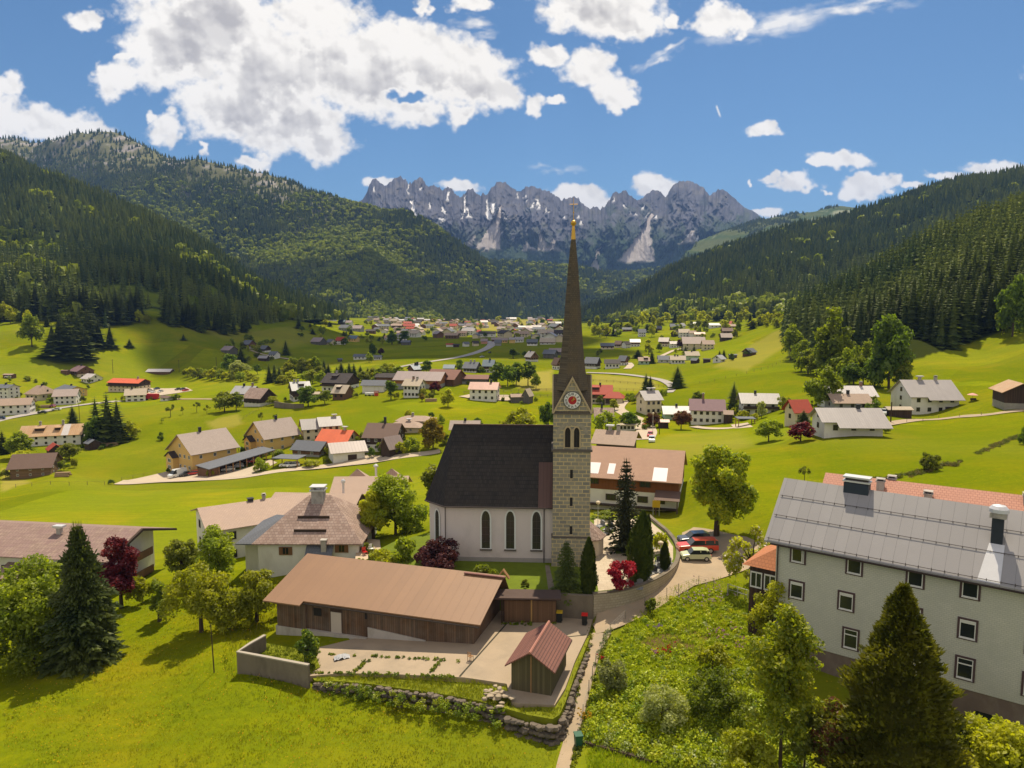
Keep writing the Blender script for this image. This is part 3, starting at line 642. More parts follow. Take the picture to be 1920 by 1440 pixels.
def build_haze():
    m = bpy.data.materials.new('valley_air'); m.use_nodes = True; nt = m.node_tree; nt.nodes.clear()
    out = N(nt, 'ShaderNodeOutputMaterial'); v = N(nt, 'ShaderNodeVolumePrincipled'); nt.links.new(v.outputs[0], out.inputs['Volume'])
    v.inputs['Color'].default_value = (.27, .48, 1.0, 1); v.inputs['Density'].default_value = HAZE
    b = MB(); b.box(-16000, 16000, -400, 15500, -90, 1700)
    tag(b.build('haze', m), kind='stuff')
HAZE = 5e-5
# ================================================================== plants
SPR = leafmat('spruce_needles', (.048,.078,.018), (.150,.175,.028), .38, jitter=.3, nscale=.22)
SPR_T = leafmat('forest_needles', None, None, .38, tint=True, jitter=0)
BARK = plain('bark', (.075,.052,.036), .95, .35, 2.5, .5)
BARK_W = plain('pale_bark', (.22,.19,.15), .95, .4, 3, .4)
LEAF = dict(
 green=leafmat('leaf_green', (.130,.182,.014), (.315,.350,.024), 0.58),
 dark=leafmat('leaf_dark', (.070,.120,.016), (.165,.225,.020), 0.55),
 lime=leafmat('leaf_lime', (.260,.285,.014), (.440,.425,.020), 0.58),
 olive=leafmat('leaf_olive', (.150,.175,.022), (.275,.285,.034), 0.54),
 gold=leafmat('leaf_gold', (0.18, 0.126, 0.0144), (0.282, 0.21, 0.0216), 0.55),
 brown=leafmat('leaf_brown', (0.0975, 0.039, 0.0195), (0.182, 0.0715, 0.026), 0.45),
 red=leafmat('leaf_red', (.26,.008,.024), (.54,.024,.065), 0.45, nscale=.8),
 wine=leafmat('leaf_wine', (.075,.010,.020), (.230,.022,.040), 0.5, nscale=.8),
 plum=leafmat('leaf_plum', (0.0364, 0.0112, 0.0196), (0.133, 0.042, 0.0532), 0.4, nscale=.9),
 thuja=leafmat('leaf_thuja', (.036,.058,.012), (.090,.112,.018), 0.3, nscale=1.2),
 cypress=leafmat('leaf_cypress', (.066,.078,.010), (.205,.190,.018), 0.45, nscale=.8),
 pale=leafmat('leaf_pale', (.25,.28,.09), (.42,.43,.16), .45),
 white=leafmat('leaf_white', (.45,.40,.34), (.62,.56,.5), .3))
def kites(root, tip, side, sag):
    """folded fronds: root, tip (n,3), half-width vectors side (n,3)"""
    mid = root*.45+tip*.55; ridge = mid.copy(); ridge[:, 2] += sag
    V = np.stack([root, mid+side, tip, mid-side, ridge], 1).reshape(-1, 3)
    i = np.arange(len(root))[:, None]*5
    T = np.concatenate([i+np.array([[0,1,4]]), i+np.array([[1,2,4]]), i+np.array([[4,2,3]]), i+np.array([[0,4,3]])])
    return V, T
def spruce_arrays(seed, H, Rm, lev, nb, sub=0, ragged=.22, base=.06):
    r = np.random.default_rng(seed); ro, ti, si = [], [], []
    for k in range(lev):
        f = (k+r.uniform(-.3, .3))/lev; f = min(max(f, 0), .985); z = H*(base+(1-base)*f)
        rad = Rm*(1-f)**.74*r.uniform(1-ragged, 1+ragged*.6)+.02*Rm
        a0 = r.uniform(0, 6.28)
        for j in range(nb):
            a = a0+6.283*j/nb+r.uniform(-.25, .25); q = rad*r.uniform(.72, 1.12)
            d = np.array([math.cos(a), math.sin(a), 0]); e = np.array([-d[1], d[0], 0])
            dz = -q*(.42*(1-f)-.05)*r.uniform(.6, 1.3)
            p0 = np.array([0, 0, z])+d*q*.05; p1 = np.array([0, 0, z+dz])+d*q
            if not sub:
                ro.append(p0); ti.append(p1); si.append(e*q*r.uniform(.24, .36))
            else:
                for m in range(sub):
                    t = (m+.6)/sub; c = p0*(1-t)+p1*t
                    for sg in (-1, 1):
                        L = q*.50*(1-.45*t)*r.uniform(.6, 1.15)+.12
                        dd = d*.75+e*sg*r.uniform(.35, .9); dd = dd/np.linalg.norm(dd)
                        ro.append(c-d*.05*q); ti.append(c+dd*L*.8+np.array([0, 0, L*r.uniform(-.35, .15)])); si.append(np.cross(dd, [0, 0, 1])*L*.17+np.array([0, 0, r.uniform(-.1, .1)*L]))
                ro.append(p1*.8+p0*.2); ti.append(p1*1.06); si.append(e*q*.07)
    ro.append(np.array([0, 0, H*.93])); ti.append(np.array([0, 0, H])); si.append(np.array([.03*Rm, 0, 0]))
    ro, ti, si = map(np.array, (ro, ti, si))
    return kites(ro, ti, si, Rm*.05)
def core_cone(H, Rm, base=.08, n=7):
    V = [(0, 0, H*.95)]+[(Rm*math.cos(6.283*i/n), Rm*math.sin(6.283*i/n), H*base) for i in range(n)]
    return np.array(V), np.array([[0, 1+i, 1+(i+1) % n] for i in range(n)])
def join(*parts):
    V, T, n = [], [], 0
    for v, t in parts: V.append(v); T.append(t+n); n += len(v)
    return np.concatenate(V), np.concatenate(T)
def spruce_proto(seed, H=25, Rm=3.9, lev=22, nb=8, sub=0, mat=None):
    v, t = join(spruce_arrays(seed, H, Rm, lev, nb, sub), core_cone(H, Rm*.42))
    tr = MB(); tr.tube((0, 0, -1), (0, 0, H*.5), H*.016, H*.007, 6)
    k = len(v); tv = np.array(tr.v); tf = []
    for f in tr.f:
        for i in range(1, len(f)-1): tf.append([f[0]+k, f[i]+k, f[i+1]+k])
    one = mesh_np('spruce', np.concatenate([v, tv]), np.concatenate([t, np.array(tf)]), [mat or SPR, BARK], mi=[0]*len(t)+[1]*len(tf))
    return one, H, 2*Rm
SPRUCE = [spruce_proto(s, 25, rm, 22, 8) for s, rm in ((1,3.6),(2,4.2),(3,3.9),(4,4.6),(5,3.3))]
def crown_arrays(seed, rx, ry, rz, ncl, nleaf, ls, clr=.36, hollow=.45, flat=1.0, up=0., gap=0.):
    r = np.random.default_rng(seed)
    u = r.normal(size=(ncl, 3)); u /= np.linalg.norm(u, axis=1)[:, None]
    u[:, 2] = np.where(u[:, 2] < -.92, -u[:, 2], u[:, 2])
    rad = r.uniform(hollow, .86, ncl)[:, None]; C = u*rad*np.array([rx, ry, rz]); C[:, :2] *= np.where(u[:, 2:3] < 0, 1.0+.28*np.abs(u[:, 2:3]), 1.0); cr = clr*r.uniform(.55, 1.25, ncl)*(rx+ry+rz)/3
    k = r.choice(ncl, nleaf, p=cr**2/(cr**2).sum()); d = r.normal(size=(nleaf, 3)); d /= np.linalg.norm(d, axis=1)[:, None]
    d[:, 2] = np.where((d[:, 2] < -.2) & (r.random(nleaf) < .6), -d[:, 2], d[:, 2])
    q = r.uniform(.25, 1.0, nleaf)**.5
    Pp = C[k]+d*(cr[k]*q)[:, None]*np.array([1, 1, flat])+r.normal(size=(nleaf, 3))*ls*.4
    nrm = d*.7+r.normal(size=(nleaf, 3))*.75+np.array([0, 0, .35]); nrm /= np.linalg.norm(nrm, axis=1)[:, None]
    a = np.cross(nrm, r.normal(size=(nleaf, 3))); a /= np.linalg.norm(a, axis=1)[:, None]
    if up: a = a*(1-up)+np.array([0, 0, 1])*up; a /= np.linalg.norm(a, axis=1)[:, None]
    b = np.cross(nrm, a); s = ls*r.uniform(.6, 1.3, nleaf)[:, None]
    V = np.stack([Pp-a*s, Pp-b*s*.62+nrm*s*.12, Pp+a*s, Pp+b*s*.62+nrm*s*.12], 1).reshape(-1, 3)
    i = np.arange(nleaf)[:, None]*4
    return V, i+np.array([[0,1,2,3]]), C
def trunk_mb(h, z0, C, r0, limbs=7, lean=(0, 0), seed=0):
    """tapered stem with limbs reaching into the crown's clumps (C about the crown's centre at height z0)"""
    rr = random.Random(seed); b = MB(); top = Vector((lean[0], lean[1], z0)); k1 = Vector((lean[0]*.4+rr.uniform(-.1, .1)*r0, lean[1]*.4, z0*.5))
    b.tube((0, 0, -.6), k1, r0*1.15, r0*.85, 7); b.tube(k1, top, r0*.85, r0*.55, 7)
    idx = list(range(len(C))); rr.shuffle(idx)
    for i in idx[:limbs]:
        p = top+Vector(C[i]); s = k1.lerp(top, rr.uniform(.35, 1)); m = s.lerp(p, .5)+Vector((0, 0, .12*(p-s).length))
        b.tube(s, m, r0*.38, r0*.24, 5); b.tube(m, p, r0*.24, r0*.06, 5)
    return b
class Proto: pass
def broad_proto(leaf, seed, h=10, w=8, trunk_f=.28, ncl=16, nleaf=2600, ls=.42, bark=None, r0=.22, hollow=.45, clr=.36, flat=1., up=0., limbs=7, extra=None):
    """leafy tree: height h, crown width w; returns shared trunk and crown meshes"""
    p = Proto(); cz = h*(trunk_f+(1-trunk_f)/2); rz = h*(1-trunk_f)/2*.97
    V, Q, C = crown_arrays(seed, w/2*.93, w/2*.93, rz, ncl, nleaf, ls, clr, hollow, flat, up)
    V = V+np.array([0, 0, cz]); ms = [LEAF[leaf]]; mi = None
    if extra:
        ms.append(LEAF[extra[0]]); r = np.random.default_rng(seed+5); mi = (np.repeat(r.random(len(Q)//40+1), 40)[:len(Q)] < extra[1]).astype(np.int32)
    p.crown = mesh_np('crown', V, Q, ms, mi=mi)
    b = trunk_mb(h, cz-rz*.25, C+np.array([0, 0, rz*.25]), r0, limbs, seed=seed)
    me = bpy.data.meshes.new('trunk'); me.from_pydata(b.v, [], b.f); me.materials.append(bark or BARK); p.trunk = me
    k = len(V); tf = [[i+k for i in f] for f in b.f]
    q4 = [f for f in tf if len(f) == 4]; ng = [f for f in tf if len(f) != 4]; t3 = [[f[0], f[i], f[i+1]] for f in ng for i in range(1, len(f)-1)]
    p.one = mesh_np('tree', np.concatenate([V, np.array(b.v)]), [Q, np.array(q4), np.array(t3)], ms+[bark or BARK],
                    mi=np.concatenate([mi if mi is not None else np.zeros(len(Q)), np.full(len(q4)+len(t3), len(ms))]))
    p.h, p.w = h, w; return p
PROTO = {}
def proto(key):
    if key in PROTO: return PROTO[key]
    kind, v = key
    sd = 100+v*7+sum(map(ord, kind))
    PROTO[key] = {
     'round': lambda l: broad_proto(l, sd, 10, 8.5, .07, 30, 3000, .38, hollow=.3, clr=.30),
     'tall': lambda l: broad_proto(l, sd, 14, 7, .05, 34, 3400, .42, hollow=.28, clr=.30),
     'slim': lambda l: broad_proto(l, sd, 12, 4.2, .05, 26, 2400, .34, hollow=.2),
     'bush': lambda l: broad_proto(l, sd, 3, 4, .03, 14, 1700, .20, r0=.08),
     'orchard': lambda l: broad_proto(l, sd, 5, 4.5, .3, 9, 700, .24, r0=.12, clr=.24),
     'far': lambda l: broad_proto(l, sd, 10, 8.5, .05, 12, 480, .85, limbs=3, hollow=.3),
    }[kind.split('-')[0]](kind.split('-')[1]); return PROTO[key]
TREES_PLACED = 0
def tree(kind, px, py, hpx, wpx, label, group=None, loc=None, name='tree', cat='tree', parts=None, v=None, rz=None):
    """kind 'round-green', 'spruce' ... standing on the ground seen at (px, py), hpx by wpx pixels in the photograph"""
    global TREES_PLACED; TREES_PLACED += 1; i = TREES_PLACED
    p = loc or at(px, py); D = p[1]; k = D/F*1.02
    h, w = hpx*k, wpx*k; rz = (i*2.39996) % 6.283 if rz is None else rz
    if kind.startswith('spruce'):
        me, H, W = SPRUCE[i % 5]; o = link(name if name != 'tree' else 'spruce', me, None, (p[0], p[1], p[2]-.2), rz, (w/W*1.8, w/W*1.8, h/H))
        return tag(o, label, cat, group)
    pr = proto((kind, (i if v is None else v) % (3 if D < 420 else 2))); sc = (w/pr.w, w/pr.w, h/pr.h)
    if parts is None: parts = hpx > 42
    if not parts: return tag(link(name, pr.one, None, (p[0], p[1], p[2]-.1), rz, sc), label, cat, group)
    e = empty(name, (p[0], p[1], p[2]-.1-(h*.05 if hpx > 55 else 0)), rz, label, cat, group); e.scale = sc
    if not kind.startswith('bush'): link('trunk', pr.trunk, e)
    else: link('stem', pr.trunk, e)
    link('crown', pr.crown, e); return e

# ------------------------------------------------------------------ woods on the slopes
def low_conifer(seed, tiers=4, n=6):
    r = np.random.default_rng(seed); V, T = [], []
    for k in range(tiers):
        z0 = .06+.80*k/tiers; z1_ = min(1, z0+.46-.05*k); rad = .5*(1-k/tiers)**.8; b = len(V); V.append((r.normal()*.01, 0, z1_))
        for i in range(n):
            a = 6.283*(i+r.uniform(-.3, .3)+.5*(k % 2))/n; q = rad*r.uniform(.62, 1.15); V.append((q*math.cos(a), q*math.sin(a), z0+r.uniform(-.05, .03)))
        T += [(b, b+1+i, b+1+(i+1) % n) for i in range(n)]
    return np.array(V), np.array(T)
def low_broad(seed, n=26):
    r = np.random.default_rng(seed); u = r.normal(size=(n, 3)); u /= np.linalg.norm(u, axis=1)[:, None]; C = u*np.array([.36, .36, .38])+np.array([0, 0, .55]); V, T = [], []
    for c, d in zip(C, u):
        nn = d+r.normal(size=3)*.45; nn /= np.linalg.norm(nn); a = np.cross(nn, [.3, .5, .8]); a /= np.linalg.norm(a); b_ = np.cross(nn, a); s = .27
        k = len(V); V += [c+a*s, c+b_*s-nn*.05, c-a*s, c-b_*s-nn*.05]; T += [(k, k+1, k+2), (k, k+2, k+3)]
    return np.array(V), np.array(T)
LOW = [low_conifer(s) for s in range(4)]; BRO = [low_broad(s) for s in range(3)]
MED = [join(spruce_arrays(40+s, 1, .5, 11, 7, 0), core_cone(1, .22)) for s in range(4)]
def scatter_mesh(name, pos, hgt, wid, tmpl, cols, label):
    """one mesh of many trees: pos (n,3), per-tree height, width, template index into tmpl, colour"""
    n = len(pos); r = np.random.default_rng(n); ti = r.integers(0, len(tmpl), n); rot = r.uniform(0, 6.283, n)
    Vs, Ts, Cs, off = [], [], [], 0
    for k, (tv, tt) in enumerate(tmpl):
        m = np.nonzero(ti == k)[0]
        if not len(m): continue
        c, s = np.cos(rot[m])[:, None], np.sin(rot[m])[:, None]
        x = (tv[None, :, 0]*c-tv[None, :, 1]*s)*wid[m][:, None]+pos[m][:, 0:1]; y = (tv[None, :, 0]*s+tv[None, :, 1]*c)*wid[m][:, None]+pos[m][:, 1:2]
        z = tv[None, :, 2]*hgt[m][:, None]+pos[m][:, 2:3]
        Vs.append(np.stack([x, y, z], -1).reshape(-1, 3)); Ts.append((tt[None]+(np.arange(len(m))*len(tv))[:, None, None]).reshape(-1, 3)+off)
        Cs.append(np.repeat(cols[m], len(tv), 0)); off += len(m)*len(tv)
    me = mesh_np(name, np.concatenate(Vs), np.concatenate(Ts), SPR_T, cols=np.concatenate(Cs))
    return tag(link(name, me), label, kind='stuff')
def hill_points(h, n, seed, s0=.0, s1=3.0, dens=None):
    r = np.random.default_rng(seed); V = h.V
    a = np.linalg.norm(np.cross(V[1:, :-1]-V[:-1, :-1], V[:-1, 1:]-V[:-1, :-1]), axis=-1); sm = (h.s[:-1, :-1]+h.s[1:, 1:])/2
    a = a*(sm >= s0)*(sm <= s1); px = h.G[:-1, :-1, 0]; a = a*((px > -130) & (px < 2060))
    if dens is not None: a = a*np.clip(dens(h)[:-1, :-1], 0, 1)
    q = a.ravel()/a.sum(); k = r.choice(len(q), n, p=q); i, j = k//(h.nc-1), k % (h.nc-1); u, v = r.random(n)[:, None], r.random(n)[:, None]
    Pp = V[i, j]*(1-u)*(1-v)+V[i, j+1]*u*(1-v)+V[i+1, j]*(1-u)*v+V[i+1, j+1]*u*v
    return Pp, h.G[i, j, 0], h.G[i, j, 1], h.s[i, j]
def needle_cols(Pp, r, lift=0.):
    n = fbm(Pp[:, 0]/140, Pp[:, 1]/140, 77, 3)+r.normal(size=len(Pp))*.35
    c = np.array([.060,.100,.026])+(np.array([.205,.230,.034])-np.array([.060,.100,.026]))*np.clip(.35+.6*n+lift, 0, 1)[:, None]
    return c
def leafy_cols(n, r): return np.array([.140,.185,.018])+np.array([.14,.125,.008])*r.random(n)[:, None]
r_ = np.random.default_rng(5)
def wood(h, name, n, seed, hgt, wid, label, near=0, s0=0, s1=3, dens=None, leafy=None):
    Pp, px, py, s = hill_points(h, n, seed, s0, s1, dens); r = np.random.default_rng(seed+1)
    H = hgt*r.uniform(.48, 1.28, n); Wd = wid*r.uniform(.75, 1.25, n); c = needle_cols(Pp, r)
    lf = np.zeros(n, bool) if leafy is None else leafy(Pp, px, py, s, r)
    nm = (Pp[:, 1] < near) & ~lf; fm = ~nm & ~lf
    if nm.any(): scatter_mesh(name, Pp[nm]-[0, 0, 1], H[nm], Wd[nm], MED, c[nm], label+', its nearer trees')
    if fm.any(): scatter_mesh(name, Pp[fm]-[0, 0, 1], H[fm], Wd[fm], LOW, c[fm], label)
    if lf.any(): scatter_mesh('broadleaf_'+name, Pp[lf]-[0, 0, 1], H[lf]*.75, Wd[lf]*1.5, BRO, leafy_cols(lf.sum(), r), label+', its leafy trees')
wood(H1, 'forest', 9500, 301, 26, 11.0, 'dark spruce forest covering the near left hillside', near=1050, s0=.0, s1=3.3, dens=lambda h: 1-.93*clearing(h),
     leafy=lambda P_, px, py, s, r: (fbm(P_[:, 0]/70, P_[:, 1]/70, 88, 3) > .42) & (r.random(len(px)) < .6) | (s < .12) & (r.random(len(px)) < .25))
wood(H2, 'forest', 32000, 311, 25, 13, 'mixed forest on the big mountain behind the left hill', s0=0, s1=3.1,
     dens=lambda h: 1-.88*sstep(110, 25, h.G[..., 1]-np.interp(h.G[..., 0], [0,130,300,500,700], [258,262,290,330,375]))*sstep(760, 480, h.G[..., 0]),
     leafy=lambda P_, px, py, s, r: (fbm(P_[:, 0]/260, P_[:, 2]/130, 91, 4)+.25*r.normal(size=len(px)) > .15) & (py > 370))
wood(H3, 'forest', 8000, 321, 26, 17, 'forest on the low hill under the rock walls', s0=0, s1=2.1, leafy=lambda P_, px, py, s, r: fbm(P_[:, 0]/260, P_[:, 2]/150, 92, 4)+.3*r.normal(size=len(px)) > .3)
wood(H5, 'forest', 13500, 331, 26, 12.5, 'spruce forest on the long ridge right of the steeple', near=1350, s0=0, s1=2.2, dens=lambda h: 1-.93*clearing(h), leafy=lambda P_, px, py, s, r: (s < .25) & (r.random(len(px)) < .35) | (r.random(len(px)) < .02))
wood(H6, 'forest', 2600, 341, 19, 14, 'scattered trees on the alpine pasture', s0=.2, s1=2.0, dens=lambda h: sstep(-.12, .2, fbm(h.V[..., 0]/130, h.V[..., 2]/60, 94, 3)))

def wood_right():
    r = np.random.default_rng(17); xs = np.arange(190, 500, 6.4); ys = np.arange(235, 650, 6.4); gx, gy = np.meshgrid(xs, ys)
    x = (gx+r.uniform(-2.4, 2.4, gx.shape)).ravel(); y = (gy+r.uniform(-2.4, 2.4, gx.shape)).ravel(); m = inpoly(x, y, FOREST_R); x, y = x[m], y[m]
    z = zfun(x, y); px, py = topix(x, y, z+12); m = (px < 2080); x, y, z, px = x[m], y[m], z[m], px[m]
    H = r.uniform(19, 31, len(x)); W = H*r.uniform(.40, .56, len(x)); o = np.argsort(y); cap = 0; rest = []
    for i in o:
        if cap < 215 and px[i] < 1945:
            me, h0, w0 = SPRUCE[i % 5]; cap += 1
            tag(link('spruce', me, None, (x[i], y[i], z[i]-.4), r.uniform(0, 6.28), (W[i]/w0, W[i]/w0, H[i]/h0)), 'tall dark spruce in the dense wood on the right hillside', 'tree', 'spruces in the wood on the right hillside')
        else: rest.append(i)
    q = np.array(rest); Pp = np.stack([x, y, z-.5], 1)[q]
    scatter_mesh('forest', Pp, H[q], W[q], MED, needle_cols(Pp, r, .12), 'rest of the dense spruce wood on the right hillside')
wood_right()
# ================================================================== houses of the valley
WALLS = dict(
 white=plain('white_render', (.74,.70,.645), .9, .06, .6, .1, stain=(.58,.53,.46)),
 cream=plain('cream_render', (.66,.55,.38), .9, .06, .6, .1),
 yellow=plain('yellow_render', (.66,.43,.15), .9, .05, .6, .1),
 beige=plain('beige_render', (.55,.46,.34), .9, .08, .6, .1),
 green=plain('mint_render', (.38,.50,.38), .9, .06, .6, .1),
 grey=plain('grey_render', (.30,.29,.28), .9, .12, .6, .15),
 stone=tiled('rubble_stone', (.30,.27,.23), (.40,.36,.30), (.24,.22,.19), .5, .28, .03, axes='xz'),
 wood=seamed('dark_boards', (.060,.034,.022), .22, .5, .85, axis=3, width=.1, var=.35),
 brown=seamed('brown_boards', (.17,.085,.042), .2, .55, .85, axis=3, width=.1, var=.25),
 orange=seamed('orange_boards', (.36,.15,.05), .2, .6, .8, axis=3, width=.1, var=.2),
 log=seamed('log_wall', (.21,.125,.068), .25, .45, .85, axis=2, width=.14, var=.2),
 greyw=seamed('grey_boards', (.13,.115,.10), .22, .5, .9, axis=3, width=.1, var=.3))
def _rt(n, c, c2=None, st=None, bw=.4, bh=.34): return tiled('roof_'+n, c, c2 or tuple(x*.86 for x in c), tuple(x*.6 for x in c), bw, bh, .03, .75, 'xy', .8, st, .3)
def _rm(n, c, step=.55, st=None, rows=None, rough=.5): return seamed('roof_'+n, c, step, .62, rough, 0, .07, .05, rows, st)
ROOF = dict(
 tan=_rt('tan', (.40,.285,.215)), pinkgrey=_rt('pinkgrey', (.40,.315,.275)), dark=_rt('dark', (.045,.035,.034), st=(.07,.05,.045)), slate=_rt('slate', (.15,.155,.175)),
 grey=_rm('grey', (.36,.345,.345)), palegrey=_rm('palegrey', (.34,.30,.285)), red=_rt('red', (.40,.065,.035)), orange=_rm('orange', (.66,.13,.045)),
 white=_rm('white', (.53,.475,.455)), cream=_rt('cream', (.48,.39,.29)), rust=_rm('rust', (.42,.23,.10), .7, (.50,.38,.24)), brownred=_rt('brownred', (.26,.125,.09)),
 blue=_rm('blue', (.11,.15,.19)), purple=_rt('purple', (.23,.135,.145)), pink=_rm('pink', (.52,.28,.21), .6, (.40,.22,.17)), mottled=_rt('mottled', (.26,.165,.13), (.40,.29,.24), (.12,.08,.06), .5, .4),
 hall=_rm('hall', (.29,.215,.195), 1.1), brown=_rt('brown', (.17,.105,.08)))
GLASS, _nt, _b = newmat('window_glass'); _b.inputs['Base Color'].default_value = (.018,.022,.022,1); _b.inputs['Roughness'].default_value = .12; _b.inputs['Specular IOR Level'].default_value = .6
FR_W = plain('frame_white', (.70,.68,.64), .6, .04, 3, 0); FR_D = plain('frame_dark', (.06,.035,.022), .7, .2, 3, 0); FR_B = plain('frame_brown', (.20,.095,.04), .7, .2, 3, 0)
TIMB = plain('timber_dark', (.055,.034,.022), .85, .3, 3, .2); TIML = plain('timber_light', (.30,.16,.07), .8, .2, 3, .2)
CHIM = plain('chimney_render', (.40,.36,.32), .9, .2, 2, .3, stain=(.16,.14,.13)); CHIMD = plain('chimney_dark', (.035,.034,.036), .7, .2, 2, .2); CAPW = plain('cap_metal', (.62,.60,.60), .4, .08, 2, 0, metal=.3)
CHIMB = tiled('chimney_brick', (.25,.12,.08), (.32,.17,.11), (.28,.25,.22), .25, .09, .012, axes='xz')
def win_mesh(name, frame, shut=None, bar=True):
    b = MB(); t = .09
    b.box(-.5,.5,-.02,.06,-.5,.5,1)
    for a in ((-.5,-.5+t,-.5,.5),(.5-t,.5,-.5,.5),(-.5+t,.5-t,-.5,-.5+t),(-.5+t,.5-t,.5-t,.5)): b.box(a[0],a[1],-.07,-.02,a[2],a[3],0)
    if bar: b.box(-.035,.035,-.06,-.021,-.41,.41,0)
    if shut:
        for s in (-1, 1): b.box(s*.53 if s > 0 else -.98, .98 if s > 0 else -.53, -.08, .03, -.5, .5, 2)
    me = bpy.data.meshes.new(name); me.from_pydata(b.v, [], b.f)
    for m in [frame, GLASS]+([shut] if shut else []): me.materials.append(m)
    me.polygons.foreach_set('material_index', np.array(b.m, np.int32)); return me
WIN = dict(w=win_mesh('window', FR_W), d=win_mesh('window', FR_D), b=win_mesh('window', FR_B), s=win_mesh('window', FR_D, TIMB), r=win_mesh('window', FR_B, FR_B))
def put_window(par, kind, x, y, z, w, h, rz=0, name='window'):
    return link(name, WIN[kind], par, (x, y, z), rz, (w, 1, h))
def chimney(par, x, y, z, h, kind='r', w=.7):
    b = MB(); m = {'r': CHIM, 'd': CHIMD, 'b': CHIMB, 'w': CHIM}[kind]
    b.box(x-w/2, x+w/2, y-w/2, y+w/2, z-1.6, z+h, 0); b.box(x-w/2-.1, x+w/2+.1, y-w/2-.1, y+w/2+.1, z+h, z+h+.12, 1)
    if kind in 'rb': b.box(x-w*.35, x+w*.35, y-w*.35, y+w*.35, z+h+.12, z+h+.32, 2); b.box(x-w*.6, x+w*.6, y-w*.6, y+w*.6, z+h+.32, z+h+.4, 1)
    if kind == 'w': b.box(x-w*1.3, x+w*1.3, y-w*.8, y+w*.8, z+h+.12, z+h+.4, 1)
    return b.build('chimney', [m, CAPW if kind == 'w' else CHIMD if kind == 'd' else CHIM, CHIMD], par)
def gable_house(o, L, W, h, rise, wall='white', upper=None, uh=.5, roof='tan', over=.7, gover=None, hip=0., th=.16, asym=0., found=2.5, step=None):
    """walls, gables and roof of one body whose ridge runs along the thing's x axis, centred on its origin"""
    gover = over if gover is None else gover; ry = asym
    hs = h*uh if upper else h
    gw = MB(); pent = lambda e, z0: [(-W/2-e, z0), (W/2+e, z0), (W/2+e, h), (ry, h+rise), (-W/2-e, h)]
    if upper: gw.box(-L/2, L/2, -W/2, W/2, -found, hs, 0)
    elif hip: gw.box(-L/2, L/2, -W/2, W/2, -found, h, 0)
    else: gw.xprism(pent(0, -found), -L/2, L/2, 0)
    gw.build('wall', WALLS[wall], o)
    if upper:
        u = MB()
        if hip: u.box(-L/2-.06, L/2+.06, -W/2-.06, W/2+.06, hs, h)
        else: u.xprism(pent(.06, hs), -L/2-.06, L/2+.06)
        u.build('upper_wall', WALLS[upper], o)
    r = MB(); k1 = rise/(W/2+ry); k2 = rise/(W/2-ry); zl, zr_ = h-k1*over, h-k2*over; x0, x1 = -L/2-gover, L/2+gover; hx = hip*(W/2)
    yl, yr = -W/2-over, W/2+over; zt = h+rise; t2 = th
    if hip:
        tv = [(x0,yl,zl+t2),(x1,yl,zl+t2),(x1,yr,zr_+t2),(x0,yr,zr_+t2),(x0+hx+gover,ry,zt+t2),(x1-hx-gover,ry,zt+t2)]
        bv = [(p[0],p[1],p[2]-th) for p in tv[:4]]
        r.add(tv+bv, [(0,1,5,4),(2,3,4,5),(1,2,5),(3,0,4),(6,7,1,0),(7,8,2,1),(8,9,3,2),(9,6,0,3),(9,8,7,6)])
    else:
        if step:   # (x along the ridge 0..1, how far that end's eave reaches down further)
            xs = x0+(x1-x0)*step[0]; zl2 = zl-k1*step[1]
            segs = [(x0, xs, yl-step[1] if step[2] else yl, zl2 if step[2] else zl), (xs, x1, yl if step[2] else yl-step[1], zl if step[2] else zl2)]
        else: segs = [(x0, x1, yl, zl)]
        for a, c, ya, za in segs:
            r.add([(a,ya,za+.02),(c,ya,za+.02),(c,ry,zt+.02),(a,ry,zt+.02),(a,ya,za+th),(c,ya,za+th),(c,ry,zt+th),(a,ry,zt+th)],
                  [(3,2,1,0),(4,5,6,7),(0,1,5,4),(1,2,6,5),(3,0,4,7)])
        r.add([(x0,yr,zr_+.02),(x1,yr,zr_+.02),(x1,ry,zt+.02),(x0,ry,zt+.02),(x0,yr,zr_+th),(x1,yr,zr_+th),(x1,ry,zt+th),(x0,ry,zt+th)],
              [(0,1,2,3),(7,6,5,4),(1,0,4,5),(2,1,5,6),(0,3,7,4)])
    return r.build('roof', ROOF[roof], o)
HOUSES = []
def facade(o, L, W, h, rise, win, kind, hs=None, face='f', far=False):
    nf, rows, ng = win; st = h/max(rows, 1); wh = min(1.25, st*.45); ww = min(1.05, wh*.9)
    def row(n, length, fix):
        for r in range(rows):
            for i in range(n):
                t = (i+.5)/n-.5; fix(t*length*.94, (r+.52)*st)
    if nf: row(nf, L, lambda t, z: put_window(o, kind, t, -W/2-(.12 if hs is not None and z+wh/2 > hs else .05), z, ww, wh))
    cx, cy = o.location.x, o.location.y; rz = o.rotation_euler.z
    if ng:
        vis = (-cx)*math.cos(rz)+(-cy)*math.sin(rz)          # which gable looks this way
        s = 1 if vis > 0 else -1; rr = R(90) if s > 0 else R(-90); e = .12
        def g(t, z): put_window(o, kind, s*(L/2+(e if hs is not None and z+wh/2 > hs else .05)), t, z, ww, wh, rr)
        row(ng, W, g)
        if rise > 1.6: g(0, h+rise*.32)
